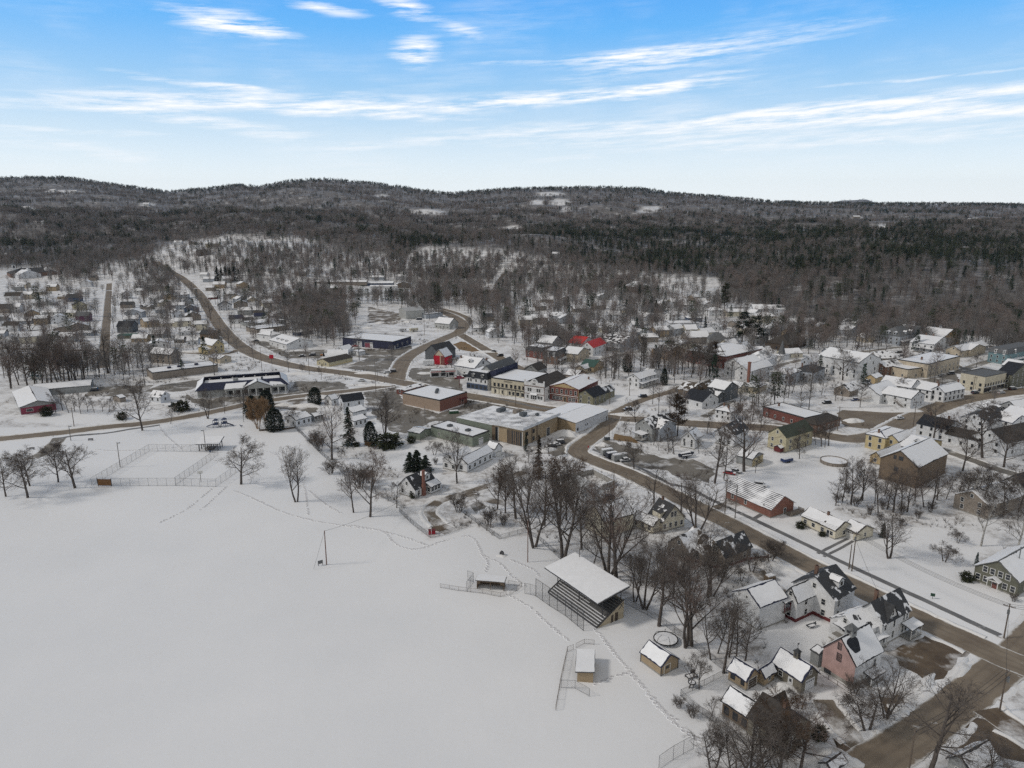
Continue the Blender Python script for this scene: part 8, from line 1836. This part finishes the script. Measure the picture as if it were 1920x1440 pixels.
# vehicles
CARM = {k: mat('car_paint_' + k, c, .28, spec=.5) for k, c in dict(black=(.012,.012,.014), dark=(.03,.035,.05), red=(.25,.02,.025), grey=(.16,.165,.17), white=(.62,.63,.64), blue=(.03,.05,.14), silver=(.35,.36,.37), green=(.04,.10,.06), orange=(.5,.2,.03)).items()}
CARC = {}
def carparts(kind, color, snow):
 key = (kind, color, snow)
 if key in CARC: return CARC[key]
 L, W, H, cab = {'sedan': (4.6,1.8,1.45,(.22,.38,.70,.88)), 'suv': (4.8,1.95,1.8,(.20,.32,.86,.97)), 'pickup': (5.8,2.0,1.85,(.22,.33,.50,.56)), 'van': (5.4,2.0,2.1,(.08,.22,.93,.98))}[kind]
 def loft(secs):
  mb = MB(); n = len(secs[0])
  for s in secs: mb.v += s
  for i in range(len(secs)-1):
   for j in range(n): mb.f.append((n*i+j, n*i+(j+1)%n, n*(i+1)+(j+1)%n, n*(i+1)+j)); mb.m.append(0)
  mb.f += [tuple(range(n-1,-1,-1)), tuple(range(n*(len(secs)-1), n*len(secs)))]; mb.m += [0,0]; return mb
 hz = H*.56; S = []
 for u, w_, z_ in ((0,.84,.80),(.03,.94,.90),(.2,1,1.0),(.5,1,1.02),(.9,1,1.0),(.98,.94,.92),(1,.86,.82)):
  x_ = -L/2+L*u; h_ = hz*z_; y_ = W/2*w_; S.append([(x_,-y_*.92,.30),(x_,-y_,.45),(x_,-y_,h_*.86),(x_,-y_*.88,h_),(x_,y_*.88,h_),(x_,y_,h_*.86),(x_,y_,.45),(x_,y_*.92,.30)])
 body = loft(S); a, b, c, d = [-L/2+L*q for q in cab]; y_ = W/2*.86; y2 = W/2*.70
 cabm = MB(); cabm.add([(a,-y_,hz*.98),(d,-y_,hz*.98),(d,y_,hz*.98),(a,y_,hz*.98),(b,-y2,H),(c,-y2,H),(c,y2,H),(b,y2,H)],[(3,2,1,0),(4,5,6,7),(0,1,5,4),(1,2,6,5),(2,3,7,6),(3,0,4,7)])
 gl = MB(); e = .012
 def quad(A, B_, C_, D_, nrm): gl.add([tuple(Vector(q)+Vector(nrm)*e) for q in (A,B_,C_,D_)],[(0,1,2,3)])
 def lp(p, q, t): return tuple(Vector(p).lerp(Vector(q), t))
 for s in (-1,1):
  P0,P1,P2,P3 = (a,s*y_,hz*.98),(d,s*y_,hz*.98),(c,s*y2,H),(b,s*y2,H)
  A,B_,C_,D_ = lp(lp(P0,P3,.15),lp(P1,P2,.15),.08),lp(lp(P0,P3,.15),lp(P1,P2,.15),.92),lp(lp(P0,P3,.85),lp(P1,P2,.85),.95),lp(lp(P0,P3,.85),lp(P1,P2,.85),.05); quad(*((A,B_,C_,D_) if s < 0 else (D_,C_,B_,A)),(0,s,.2))
 P0,P1,P2,P3 = (a,-y_,hz*.98),(a,y_,hz*.98),(b,y2,H),(b,-y2,H); quad(lp(P0,P2,.1),lp(P3,P1,.9) and lp(P1,P3,.1),lp(P2,P0,.1),lp(P3,P1,.1),(-1,0,.5))
 P0,P1,P2,P3 = (d,y_,hz*.98),(d,-y_,hz*.98),(c,-y2,H),(c,y2,H); quad(lp(P0,P2,.1),lp(P1,P3,.1),lp(P2,P0,.1),lp(P3,P1,.1),(1,0,.5))
 wh = MB(); wh.tube((0,-.11,0),(0,.11,0),.34,n=14); rim = MB(); rim.tube((0,-.125,0),(0,.125,0),.19,n=10)
 hl = MB(); hl.box(-.03,.03,-.2,.2,-.08,.08); sn = MB()
 if snow:
  sn.slab([(b-.1,-y2,H),(c+.05,-y2,H),(c+.05,y2,H),(b-.1,y2,H)],.18,.005); sn.slab([(-L/2+.1,-W*.40,hz*.97),(a-.05,-W*.42,hz*1.0),(a-.05,W*.42,hz*1.0),(-L/2+.1,W*.40,hz*.97)],.12,.02)
  if kind in ('sedan','pickup'): sn.slab([(d+.05,-W*.42,hz*1.02),(L/2-.1,-W*.40,hz*.98),(L/2-.1,W*.40,hz*.98),(d+.05,W*.42,hz*1.02)],.14,.02)
 CARC[key] = (body.mesh('body', CARM[color]), cabm.mesh('cabin', CARM[color]), gl.mesh('windows', GLASS), wh.mesh('tyre', BLACK), rim.mesh('rim', STEEL), hl.mesh('headlight', TRIM), hl.mesh('tail_light', WALL['red']), sn.mesh('snow_cover', SNOWM) if snow else None, L, W, hz); return CARC[key]
def car(px, py, rot, kind, color, label, snow=True, group=None):
 p = at(px, py); p.z += .03; t = thing({'sedan':'parked_car','suv':'parked_car','pickup':'pickup_truck','van':'parked_van'}[kind], label, {'pickup':'pickup truck','van':'van'}.get(kind,'car'), p, R(rot), group)
 body, cab, gl, ty, rim, hl, tl, sn, L, W, hz = carparts(kind, color, snow); b = link('body', body, t, smooth=False); link('cabin', cab, t); link('windows', gl, t)
 for x_ in (-L*.31, L*.31):
  for y_ in (-W/2+.1, W/2-.1): w_ = link('wheel', ty, t, (x_,y_,.34)); link('rim', rim, w_)
 for y_ in (-W*.33, W*.33): link('headlight', hl, t, (-L/2+.01,y_,hz*.72)); link('tail_light', tl, t, (L/2-.01,y_,hz*.75))
 if sn: link('snow_cover', sn, t)
 return t
for a in [(1368,889,150,'sedan','red','red car under snow at the edge of the trees near the yellow shed'),(1379,886,140,'sedan','grey','grey snow covered car right beside the red one'),(1140,937,20,'suv','black','black sport utility car beside the metal roofed garage',False),
 (1172,865,20,'sedan','silver','snow covered pale car at the end of the trailer row'),(1425,912,160,'suv','white','white jeep like car with black top behind the brick hall'),(1686,786,20,'sedan','white','white snowy car parked at the curb by the brown junction'),(1828,738,200,'suv','dark','dark car in front of the cream three storey block, left'),
 (1877,738,200,'sedan','silver','pale car on the main street below the olive green block'),(1898,731,200,'suv','black','black car at the curb by the olive green block'),(1782,702,10,'suv','dark','dark car in the snowy lot between beige and cream blocks'),(1765,705,20,'sedan','grey','grey car half buried in the snowy lot between the blocks'),
 (861,710,15,'pickup','red','dark red pickup beside the gas station'),(872,707,15,'suv','black','black car behind the dark red pickup'),(176,733,10,'suv','dark','dark car on the magenta building driveway'),(327,762,30,'pickup','black','black pickup by the grey white cottage'),(1550,757,10,'suv','black','dark car alone in the snow behind the red brick block'),
 (1603,751,15,'sedan','blue','blue car under snow left of the stair shed house'),(678,715,10,'sedan','white','white car on the market island'),(736,698,15,'suv','dark','dark car on the small planted island'),(726,700,15,'sedan','silver','silver car on the small planted island'),(566,669,10,'sedan','dark','dark car in the roadside lot, left'),
 (586,667,10,'suv','dark','dark car in the roadside lot, right'),(470,757,10,'suv','grey','grey van like car on the market drive'),(667,650,10,'pickup','red','red pickup by the blue warehouse doors'),(786,600,10,'van','dark','dark van before the grey warehouse'),(160,630,10,'sedan','dark','dark car by the low blue grey house'),
 (1205,745,10,'suv','dark','dark car half hidden in shrubs at the corner lot'),(1177,770,15,'suv','black','black car among snow piles at the traffic corner'),(1850,735,200,'sedan','white','white car under snow at the curb of the main street'),(645,606,100,'suv','dark','dark car in the snowy works yard'),
 (905,712,30,'sedan','dark','dark car beside the mansard shop'),(925,660,30,'sedan','grey','grey car along the right branch street'),(938,668,30,'suv','black','black car along the right branch street, lower'),(1690,668,10,'sedan','dark','dark purple car before the grand victorian'),(1685,662,10,'suv','black','black car by the white twin chimney house'),(1033,840,15,'suv','black','black car at the office parking edge, first of three'),(1041,836,15,'sedan','silver','silver car between two dark cars at the office parking'),(1049,832,15,'suv','dark','dark car nearest the snow heap at the office parking'),(480,640,20,'sedan','dark','dark car left of the pyramid roofed building'),(640,587,20,'sedan','silver','silver car by the works sheds')]: car(*a[:6], snow=a[6] if len(a) > 6 else True)
# trailers, dumpster, campers, boat
def boxrig(name, cat, px, py, rot, L, W, H, z, m, label, wheels=True, detail='trailer', group=None):
 p = at(px, py); t = thing(name, label, cat, p, R(rot), group); mb = MB(); mb.add([(-L/2,-W/2,z),(L/2,-W/2,z),(L/2,W/2,z),(-L/2,W/2,z),(-L/2+.06,-W/2,z+H*.9),(L/2-.06,-W/2,z+H*.9),(L/2-.06,W/2,z+H*.9),(-L/2+.06,W/2,z+H*.9),(-L/2+.25,-W/2+.2,z+H),(L/2-.25,-W/2+.2,z+H),(L/2-.25,W/2-.2,z+H),(-L/2+.25,W/2-.2,z+H)],[(3,2,1,0),(0,1,5,4),(1,2,6,5),(2,3,7,6),(3,0,4,7),(4,5,9,8),(5,6,10,9),(6,7,11,10),(7,4,8,11),(8,9,10,11)]); mb.build('body', m, t)
 mb = MB(); mb.slab(jag([(-L/2+.2,-W/2+.15,z+H),(L/2-.2,-W/2+.15,z+H),(L/2-.2,W/2-.15,z+H),(-L/2+.2,W/2-.15,z+H)],.5,.02,.12,random.Random(int(px))),.24,.005); mb.build('snow_cover', SNOWM, t)
 if wheels:
  wm = MB(); wm.tube((0,-.1,0),(0,.1,0),.33,n=12); me = wm.mesh('tyre', BLACK)
  for x_ in (-.4,.4):
   for y_ in (-W/2-.02, W/2+.02): link('wheel', me, t, (x_,y_,.33))
  mb = MB(); mb.bar((-L/2,0,z+.1),(-L/2-1.1,0,z+.1),.12,.12); mb.build('hitch', DTRIM, t)
 if detail == 'trailer': mb = MB(); mb.box(L/2+.002,L/2+.03,-W*.4,W*.4,z+.1,z+H*.85); [mb.box(x_-.03,x_+.03,-W/2-.02,-W/2-.002,z+.05,z+H*.88) for x_ in np.linspace(-L/2+.4,L/2-.4,5)]; mb.build('door', WALL['dgrey'], t)
 if detail == 'camper': mb = MB(); [mb.box(x_-.45,x_+.45,-W/2-.02,-W/2-.002,z+1.1,z+1.8) for x_ in (-L*.3,L*.05,L*.35)]; mb.box(-L*.12-.3,-L*.12+.3,-W/2-.02,-W/2-.002,z+.1,z+1.9); mb.box(-L/2-.02,-L/2+.02,-W*.3,W*.3,z+1.0,z+1.8); mb.build('windows', GLASS, t); mb = MB(); mb.box(-L/2,L/2,-W/2-.015,-W/2-.003,z+.5,z+.75); mb.build('stripe', WALL['blue'], t)
 if detail == 'dumpster': mb = MB(); [mb.box(x_-.06,x_+.06,-W/2-.08,-W/2-.002,z,z+H*.85) for x_ in np.linspace(-L*.4,L*.4,5)]; mb.build('ribs', m, t)
 return t
boxrig('cargo_trailer','trailer',1138,853,22,5.0,2.2,2.0,.5,WALL['grey'],'grey cargo trailer with snow roof, first of the row by the street bend')
boxrig('cargo_trailer','trailer',1147,859,22,4.6,2.1,1.9,.5,CARM['dark'],'dark cargo trailer in the middle of the row by the street bend')
boxrig('cargo_trailer','trailer',1162,863,22,6.4,2.2,2.1,.5,WALL['grey'],'long grey cargo trailer, largest of the row by the street bend')
boxrig('dumpster','dumpster',1138,825,10,2.4,1.6,1.4,.1,WALL['dgrey'],'small dark dumpster against the snow heap by the grey house',False,'dumpster')
boxrig('dumpster','dumpster',851,775,15,4.6,2.0,1.2,.1,CARM['green'],'green dumpster beside the brick store',False,'dumpster')
boxrig('camper','camper',755,622,20,6.0,2.4,2.3,.6,WALL['white'],'white camper trailer on the snow lot, left of two',True,'camper')
boxrig('camper','camper',776,622,30,7.0,2.4,2.7,.6,WALL['cream'],'cream camper trailer on the snow lot, right of two',True,'camper')
boxrig('box_trailer','trailer',804,685,8,7.0,2.5,2.6,.8,WALL['white'],'white box trailer parked left of the red barn',True,'trailer')
boxrig('utility_trailer','trailer',1475,866,25,4.6,2.2,1.0,.5,CARM['blue'],'low dark blue utility trailer filled with snow in the open yard',True,'dumpster')
boxrig('hot_tub','tub',1443,1088,25,2.6,1.8,1.3,.1,WALL['brown'],'brown covered box shed in the snowy yard above the plain white barn',False,'dumpster')
p = at(1287,858); t = thing('covered_boat', 'dark covered boat on its trailer with snow on top, below the small white cottage', 'boat', p, R(18)); mb = MB(); S = []
for u, w_, zb, zt in ((0,.9,.7,2.0),(.25,1.15,.6,2.2),(.55,1.15,.6,2.6),(.8,.8,.8,2.4),(1,.08,1.5,2.0)):
 x_ = -3.4+6.8*u; S.append([(x_,-w_*.5,zb),(x_,-w_,zb+.6),(x_,-w_*.8,zt-.3),(x_,0,zt),(x_,w_*.8,zt-.3),(x_,w_,zb+.6),(x_,w_*.5,zb)])
n_ = 7
for s in S: mb.v += s
mb.f = [(n_*i+j, n_*i+(j+1)%n_, n_*(i+1)+(j+1)%n_, n_*(i+1)+j) for i in range(4) for j in range(n_)]+[tuple(range(n_-1,-1,-1)),tuple(range(n_*4,n_*5))]; mb.m = [0]*len(mb.f)
mb.build('hull', mat('boat_cover',(.02,.025,.04),.5), t); mb = MB(); mb.slab([(-3.0,-.75,1.98),(1.4,-.75,2.25),(1.4,.1,2.66),(-3.0,.1,2.1)],.2,.02); mb.slab([(-2.6,-1.18,1.25),(1.6,-1.18,1.3),(1.6,-1.0,1.7),(-2.6,-1.0,1.6)],.06,.0); mb.build('snow_cover', SNOWM, t)
mb = MB(); mb.bar((-3.2,0,.5),(4.4,0,.5),.2,.15); mb.box(-.6,-.4,-1.1,1.1,.35,.6); mb.build('trailer_frame', STEEL, t); wm = MB(); wm.tube((0,-.1,0),(0,.1,0),.35,n=12); me = wm.mesh('tyre', BLACK); [link('wheel', me, t, (-.5,y_,.35)) for y_ in (-1.15,1.15)]
p = at(605,668); t = thing('tractor', 'small orange tractor beside the arched hut', 'tractor', p, R(20)); mb = MB(); mb.box(-1.4,.4,-.5,.5,.6,1.5); mb.box(-.0,1.2,-.7,.7,.6,1.2); mb.build('body', CARM['orange'], t); mb = MB(); mb.box(.1,1.1,-.6,.6,1.2,2.4); mb.box(0,1.2,-.7,.7,2.4,2.5); mb.build('cab', DTRIM, t); [MB().tube((x_,y_-.15,rr),(x_,y_+.15,rr),rr,n=12).build('wheel', BLACK, t) for x_,rr in ((-1.0,.45),(.7,.75)) for y_ in (-.8,.8)]
for i,(x_,y_) in enumerate(((612,553),(640,556),(655,550),(690,553),(702,551),(714,552),(726,550),(738,549),(680,548),(748,547),(665,556))):
 boxrig('box_trailer','trailer',x_,y_,15,9,2.6,2.6,.8,WALL['white'],'white snow topped trailer in the row at the wooded yard',True,'trailer','trailers in the wooded yard')
for i,(x_,y_) in enumerate(((690,615),(665,612),(712,606),(745,604),(765,604),(700,583),(722,580))):
 heap('snow_pile',x_,y_,5,3,1.2,0,50+i)
# ---------------------------------------------------------------- woods: everything past the separate trees, one object for each kind
def lod_bare(seed, far=False, red=False):
 rg = np.random.default_rng(seed); S = []; W = []
 for c in range(5 if far else 1):
  bx, by = (rg.uniform(-9, 9, 2) if far else (0, 0)); H = rg.uniform(11, 16); S.append((bx, by, -1.5, bx + rg.normal(0,.3), by + rg.normal(0,.3), H * .8, .24, .07)); cr = rg.uniform(2.2, 3.6)
  nb, ntw = (16, 70) if far else (30, 190)
  for k in range(nb):
   z = H * rg.uniform(.35, .8); a = rg.uniform(0, 6.28); L = cr * rg.uniform(.6, 1.2); W.append((bx, by, z, bx + L*math.cos(a), by + L*math.sin(a), z + L*rg.uniform(.4, 1.2), .085, .04))
  for k in range(ntw):
   a = rg.uniform(0, 6.28); u = rg.uniform(0, 1); z = H * (.42 + .55 * u); rr = cr * 1.15 * math.sqrt(max(.05, 1 - ((u - .42) / .62) ** 2)) * rg.uniform(.2, 1); p = np.array([bx + rr*math.cos(a), by + rr*math.sin(a), z]); d = np.array([math.cos(a)*.6, math.sin(a)*.6, 1.0]) + rg.normal(0,.4,3); d *= rg.uniform(.9, 2.1) / np.linalg.norm(d); rr_ = .055 if far else .036; W.append((*p, *(p + d), rr_, rr_ * .5))
 v, f = tubes(S, 4); v2, f2 = tubes(W, 3); return quadmesh('bare_wood', [(v, f, 0), (v2, f2, 1)], [FBARK, FTWR if red else FTW])
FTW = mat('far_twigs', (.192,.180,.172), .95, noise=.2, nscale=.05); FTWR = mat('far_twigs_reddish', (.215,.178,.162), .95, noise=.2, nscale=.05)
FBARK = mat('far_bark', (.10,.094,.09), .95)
FN1 = mat('far_needles', (.020,.042,.027), .9, noise=.4, nscale=.15); FN2 = mat('far_needles_olive', (.046,.058,.031), .9, noise=.4, nscale=.15)
def lod_con(seed, far=False, pine=False):
 rg = np.random.default_rng(seed); S = []; C = []
 for c in range(4 if far else 1):
  bx, by = (rg.uniform(-8, 8, 2) if far else (0, 0)); H = rg.uniform(12, 19) if pine else rg.uniform(11, 17); S.append((bx, by, -1.5, bx, by, H*.9, .22, .05)); n = 150 if far else 420
  for k in range(n):
   u = rg.uniform(.12, 1) if not pine else rg.uniform(.34, 1); z = H*u; w = (2.7*(1-u)**.8 + .2) if not pine else 3.1*math.sqrt(max(.04, 1-((u-.66)/.40)**2)); a = rg.uniform(0, 6.28); rr = w*rg.uniform(.25, 1)*(1 + .25*math.sin(3*a+9*u+seed)); C.append((bx+rr*math.cos(a), by+rr*math.sin(a), z-.15*rr, math.cos(a), math.sin(a), -.2 if not pine else rg.normal(.1,.3)))
 v, f = tubes(S, 4); nd = needles(C, 1.15 if far else .75, 1); return quadmesh('pine_wood', [(v, f, 0), nd], [BARK, FN2 if pine else FN1])
LODC = {}
def lodcol(name, meshes):
 c = bpy.data.collections.new(name)
 for i, me in enumerate(meshes): c.objects.link(bpy.data.objects.new('%s_%02d' % (name, i), me))
 return c
def scatter(name, label, cat, P, rot, scl, idx, coll):
 me = bpy.data.meshes.new(name); me.vertices.add(len(P)); me.vertices.foreach_set('co', np.asarray(P, np.float32).ravel())
 a = me.attributes.new('rotz', 'FLOAT', 'POINT'); a.data.foreach_set('value', np.asarray(rot, np.float32))
 a = me.attributes.new('scl', 'FLOAT', 'POINT'); a.data.foreach_set('value', np.asarray(scl, np.float32))
 a = me.attributes.new('pick', 'INT', 'POINT'); a.data.foreach_set('value', np.asarray(idx, np.int32))
 o = link(name, me); ng = bpy.data.node_groups.new(name, 'GeometryNodeTree'); ng.interface.new_socket('Geometry', in_out='INPUT', socket_type='NodeSocketGeometry'); ng.interface.new_socket('Geometry', in_out='OUTPUT', socket_type='NodeSocketGeometry')
 N = ng.nodes.new; L = ng.links.new; gi, go = N('NodeGroupInput'), N('NodeGroupOutput'); ip = N('GeometryNodeInstanceOnPoints'); ci = N('GeometryNodeCollectionInfo'); ci.inputs[0].default_value = coll; ci.inputs['Separate Children'].default_value = True; ci.inputs['Reset Children'].default_value = True
 def attr(n, t): x = N('GeometryNodeInputNamedAttribute'); x.data_type = t; x.inputs[0].default_value = n; return next(s for s in x.outputs if s.enabled and s.name == 'Attribute')
 cx = N('ShaderNodeCombineXYZ'); L(attr('rotz', 'FLOAT'), cx.inputs[2])
 L(gi.outputs[0], ip.inputs['Points']); L(ci.outputs[0], ip.inputs['Instance']); ip.inputs['Pick Instance'].default_value = True; L(attr('pick', 'INT'), ip.inputs['Instance Index']); L(cx.outputs[0], ip.inputs['Rotation']); L(attr('scl', 'FLOAT'), ip.inputs['Scale']); L(ip.outputs[0], go.inputs[0])
 m = o.modifiers.new('scatter', 'NODES'); m.node_group = ng; tag(o, label, cat, kind='stuff'); return o
RG = np.random.default_rng(99)
BUILT = np.array([(o.matrix_basis.translation.x, o.matrix_basis.translation.y) for o in SC.objects if o.parent is None and o.get('category') and o['category'] not in ('tree','shrub','wire')])
RD = np.concatenate([A for A, w, b in RA])
def free(x, y, rb=12.0, rr=7.0):
 ok = np.ones(len(x), bool)
 for k in range(0, len(x), 4000):
  s = slice(k, k + 4000)
  ok[s] &= (np.min((x[s, None] - BUILT[None, :, 0]) ** 2 + (y[s, None] - BUILT[None, :, 1] - 5) ** 2, 1) > rb ** 2)
  ok[s] &= (np.min((x[s, None] - RD[None, ::3, 0]) ** 2 + (y[s, None] - RD[None, ::3, 1]) ** 2, 1) > rr ** 2)
 return ok
def band(y0, y1, n):
 y = np.sqrt(RG.uniform(y0 ** 2, y1 ** 2, n)); x = y * RG.uniform(-.92, .92, n); return x, y
bare_n, bare_f, con_n, con_f = [], [], [], []
def nz(x, y, s, o=0): return np.sin(x * s + 1.7 + o) * np.cos(y * s * 1.13 + .6 + o) + .6 * np.sin((x + y) * s * 2.1 + o) + .45 * np.cos((x * 1.3 - y) * s * 3.7 + 2 + o)
def conprob(px, py, x, y):
 """how much of the wood is evergreen, after the dark bands seen in the photograph"""
 p = .09 + .12 * (nz(x, y, .0045) > .6)
 p = np.maximum(p, .75 * np.exp(-((py - np.interp(px, SKY_X, SKY_Y) - 1) / 7) ** 2))
 def blob(cx, cy, rx, ry, v, rot=0):
  c, s = math.cos(R(rot)), math.sin(R(rot)); dx, dy = px - cx, py - cy
  return v * np.exp(-((dx * c + dy * s) / rx) ** 2 - ((-dx * s + dy * c) / ry) ** 2)
 for b in ((1250,462,180,32,1.0,0),(1120,450,130,22,.9,0),(1480,450,220,24,.85,0),(1700,466,260,42,.85,0),(1880,500,150,42,.75,0),(1250,500,120,26,.95,0),(1500,500,170,32,.7,0),(700,440,190,12,.6,14),(880,472,120,14,.9,5),(560,408,160,9,.4,4),(300,405,160,14,.28,0),(90,462,130,22,.55,0),(40,440,120,12,.25,0),
   (240,440,60,20,.5,0),(640,340,70,6,.9,0),(500,352,60,5,.7,0),(110,336,110,6,.8,0),(1180,356,130,7,.85,0),(1330,369,80,6,.8,0),(960,357,70,5,.5,0),(1440,415,60,12,.7,0),(1680,400,200,9,.4,0),(780,460,60,14,.9,0),(1140,478,80,20,.9,0),(1620,545,160,30,.25,0),(1590,372,80,5,.6,0),(1750,385,160,5,.5,0)): p = np.maximum(p, blob(*b))
 return np.clip(p + .22 * nz(x, y, .011, 3) * (p > .12), 0, 1)
fe = lambda px: np.interp(px, *FOREST_EDGE)
for y0, y1, n, far in ((600, 1000, 11000, False), (1000, 1500, 14500, False), (1500, 2600, 17000, True), (2600, 4900, 17000, True), (8300, 9200, 500, True)):
 x, y = band(y0, y1, n); z = hgt(x, y); px, py = proj(x, y, z)
 # thinned where the snow slope shows between the trunks at the right
 keep = (py < fe(px) + RG.normal(0, 3, n)) & (px > -120) & (px < 2040) & (RG.uniform(0, 1, n) > clear_at(px, py))
 thin = np.exp(-((px - 1800) / 170) ** 2 - ((py - 545) / 40) ** 2) * .55 + .55 * ((px > 290) & (px < 640) & (py > 452) & (py < 520)); keep &= RG.uniform(0, 1, n) > thin
 keep &= RG.uniform(0, 1, n) < np.clip(.80 + .3 * nz(x, y, .006, 5), .35, 1)
 if y0 < 1500: keep &= free(x, y, 13, 6)
 x, y, z, px, py = x[keep], y[keep], z[keep], px[keep], py[keep]
 con = RG.uniform(0, 1, len(x)) < conprob(px, py, x, y)
 (bare_f if far else bare_n).append(np.stack([x, y, z], -1)[~con]); (con_f if far else con_n).append(np.stack([x, y, z], -1)[con])
# trees standing between the houses of the town and its edge woods: px rectangle, count
for x0, y0, x1, y1, n, red in ((0,500,330,640,300,0),(100,480,330,525,260,0),(290,440,640,480,330,0),(480,470,660,500,160,0),(0,655,260,720,60,0),(100,500,180,530,120,0),(260,500,330,560,150,0),(290,540,330,650,60,0),(330,470,600,520,430,0),(330,520,480,640,70,0),(430,480,660,570,480,0),(540,555,660,640,320,1),(480,560,560,620,90,0),(640,480,960,530,900,0),(600,560,900,574,150,1),(770,515,960,590,800,0),(880,590,980,640,60,0),
  (960,490,1220,560,1000,1),(960,560,1250,660,480,0),(1180,530,1440,600,330,0),(1200,600,1440,680,110,0),(1340,515,1460,575,260,1),(1440,595,1920,655,700,1),(1440,640,1560,700,40,0),(1820,640,1920,670,110,1),(1040,640,1240,720,70,0),(1200,640,1440,760,100,0),(1440,640,1920,800,120,0),(560,640,760,700,14,0),(960,640,1060,700,40,0),(1150,700,1440,790,60,0),(0,640,340,720,120,0),(340,560,560,690,70,0),(560,560,640,640,120,0)):
 px = RG.uniform(x0, x1, n) + RG.normal(0, .09 * (x1 - x0), n); py = RG.uniform(y0, y1, n) + RG.normal(0, .09 * (y1 - y0), n); Q = np.array([tuple(at(a, b)) for a, b in zip(px, py)])
 k = free(Q[:, 0], Q[:, 1], 8 if y0 < 600 else 15, 6) & (RG.uniform(0, 1, n) > clear_at(px, py)); Q = Q[k]; c = RG.uniform(0, 1, len(Q)) < .07; bare_n.append(Q[~c]); con_n.append(Q[c])
def pack(lst): return np.concatenate(lst)
nb, fb = pack(bare_n), pack(bare_f); nc, fc = pack(con_n), pack(con_f)
print('woods', len(nb), len(fb), len(nc), len(fc), 'separate bare trees', NT[0])
cb = lodcol('bare_wood_kinds', [lod_bare(s, False, s % 4 == 0) for s in range(6)] + [lod_bare(20 + s, True, s % 4 == 0) for s in range(5)])
cc = lodcol('pine_wood_kinds', [lod_con(s, False, s % 2 == 0) for s in range(4)] + [lod_con(20 + s, True, s % 2 == 0) for s in range(4)])
P = np.concatenate([nb, fb]); n = len(P); near = np.arange(n) < len(nb)
scatter('bare_woodland', 'grey brown leafless woods covering hills and town edge', 'woods', P, RG.uniform(0, 6.28, n), np.where(near, RG.uniform(.75, 1.3, n), RG.uniform(.9, 1.25, n)), np.where(near, RG.integers(0, 6, n), 6 + RG.integers(0, 5, n)), cb)
P = np.concatenate([nc, fc]); n = len(P); near = np.arange(n) < len(nc)
scatter('pine_forest', 'dark evergreen forest in bands across the hills', 'forest', P, RG.uniform(0, 6.28, n), np.where(near, RG.uniform(.8, 1.35, n), RG.uniform(.9, 1.25, n)), np.where(near, RG.integers(0, 4, n), 4 + RG.integers(0, 4, n)), cc)
# low brush, weeds and twiggy hedges coming through the snow of the yards
def lod_brush(seed):
 rg = np.random.default_rng(seed); W = []
 for c in range(3):
  bx, by = rg.normal(0, .8, 2)
  for k in range(16): a = rg.uniform(0, 6.28); l = rg.uniform(.5, 1.5); W.append((bx, by, -.1, bx + .55*l*math.cos(a), by + .55*l*math.sin(a), l, .022, .008))
 v, f = tubes(W, 3); return quadmesh('brush', [(v, f, 0)], [TWIG])
bx_, by_ = band(130, 640, 15000); px, py = proj(bx_, by_, 0 * bx_)
k = (py < 1500) & (px > -60) & (px < 1990) & ~inpoly(px, py, PARK) & ~np.any([inpoly(px, py, q) for q in LAWNS], 0) & (nz(bx_, by_, .045, 1) + .5 * nz(bx_, by_, .15, 4) > .42) & (py > fe(px)) & free(bx_, by_, 6, 6.5); bx_, by_ = bx_[k], by_[k]
scatter('underbrush', 'low leafless brush poking through snow in town yards', 'brush', np.stack([bx_, by_, hgt(bx_, by_)], -1), RG.uniform(0, 6.28, len(bx_)), RG.uniform(.5, 1.3, len(bx_)), RG.integers(0, 3, len(bx_)), lodcol('brush_kinds', [lod_brush(s) for s in range(3)]))
# ---------------------------------------------------------------- air
def haze():
 mb = MB(); mb.box(-11000, 11000, -900, 10500, -1.6, 560); m = bpy.data.materials.new('haze'); m.use_nodes = True; nt = m.node_tree; nt.nodes.clear()
 v = nt.nodes.new('ShaderNodeVolumePrincipled'); v.inputs['Color'].default_value = (.74,.85,1.0,1); v.inputs['Density'].default_value = 2.2e-5; v.inputs['Anisotropy'].default_value = .2
 o = nt.nodes.new('ShaderNodeOutputMaterial'); nt.links.new(v.outputs[0], o.inputs['Volume']); tag(mb.build('haze', m), 'thin blue winter haze over the far hills', 'haze', kind='stuff')
HAZE = True
if HAZE: haze()
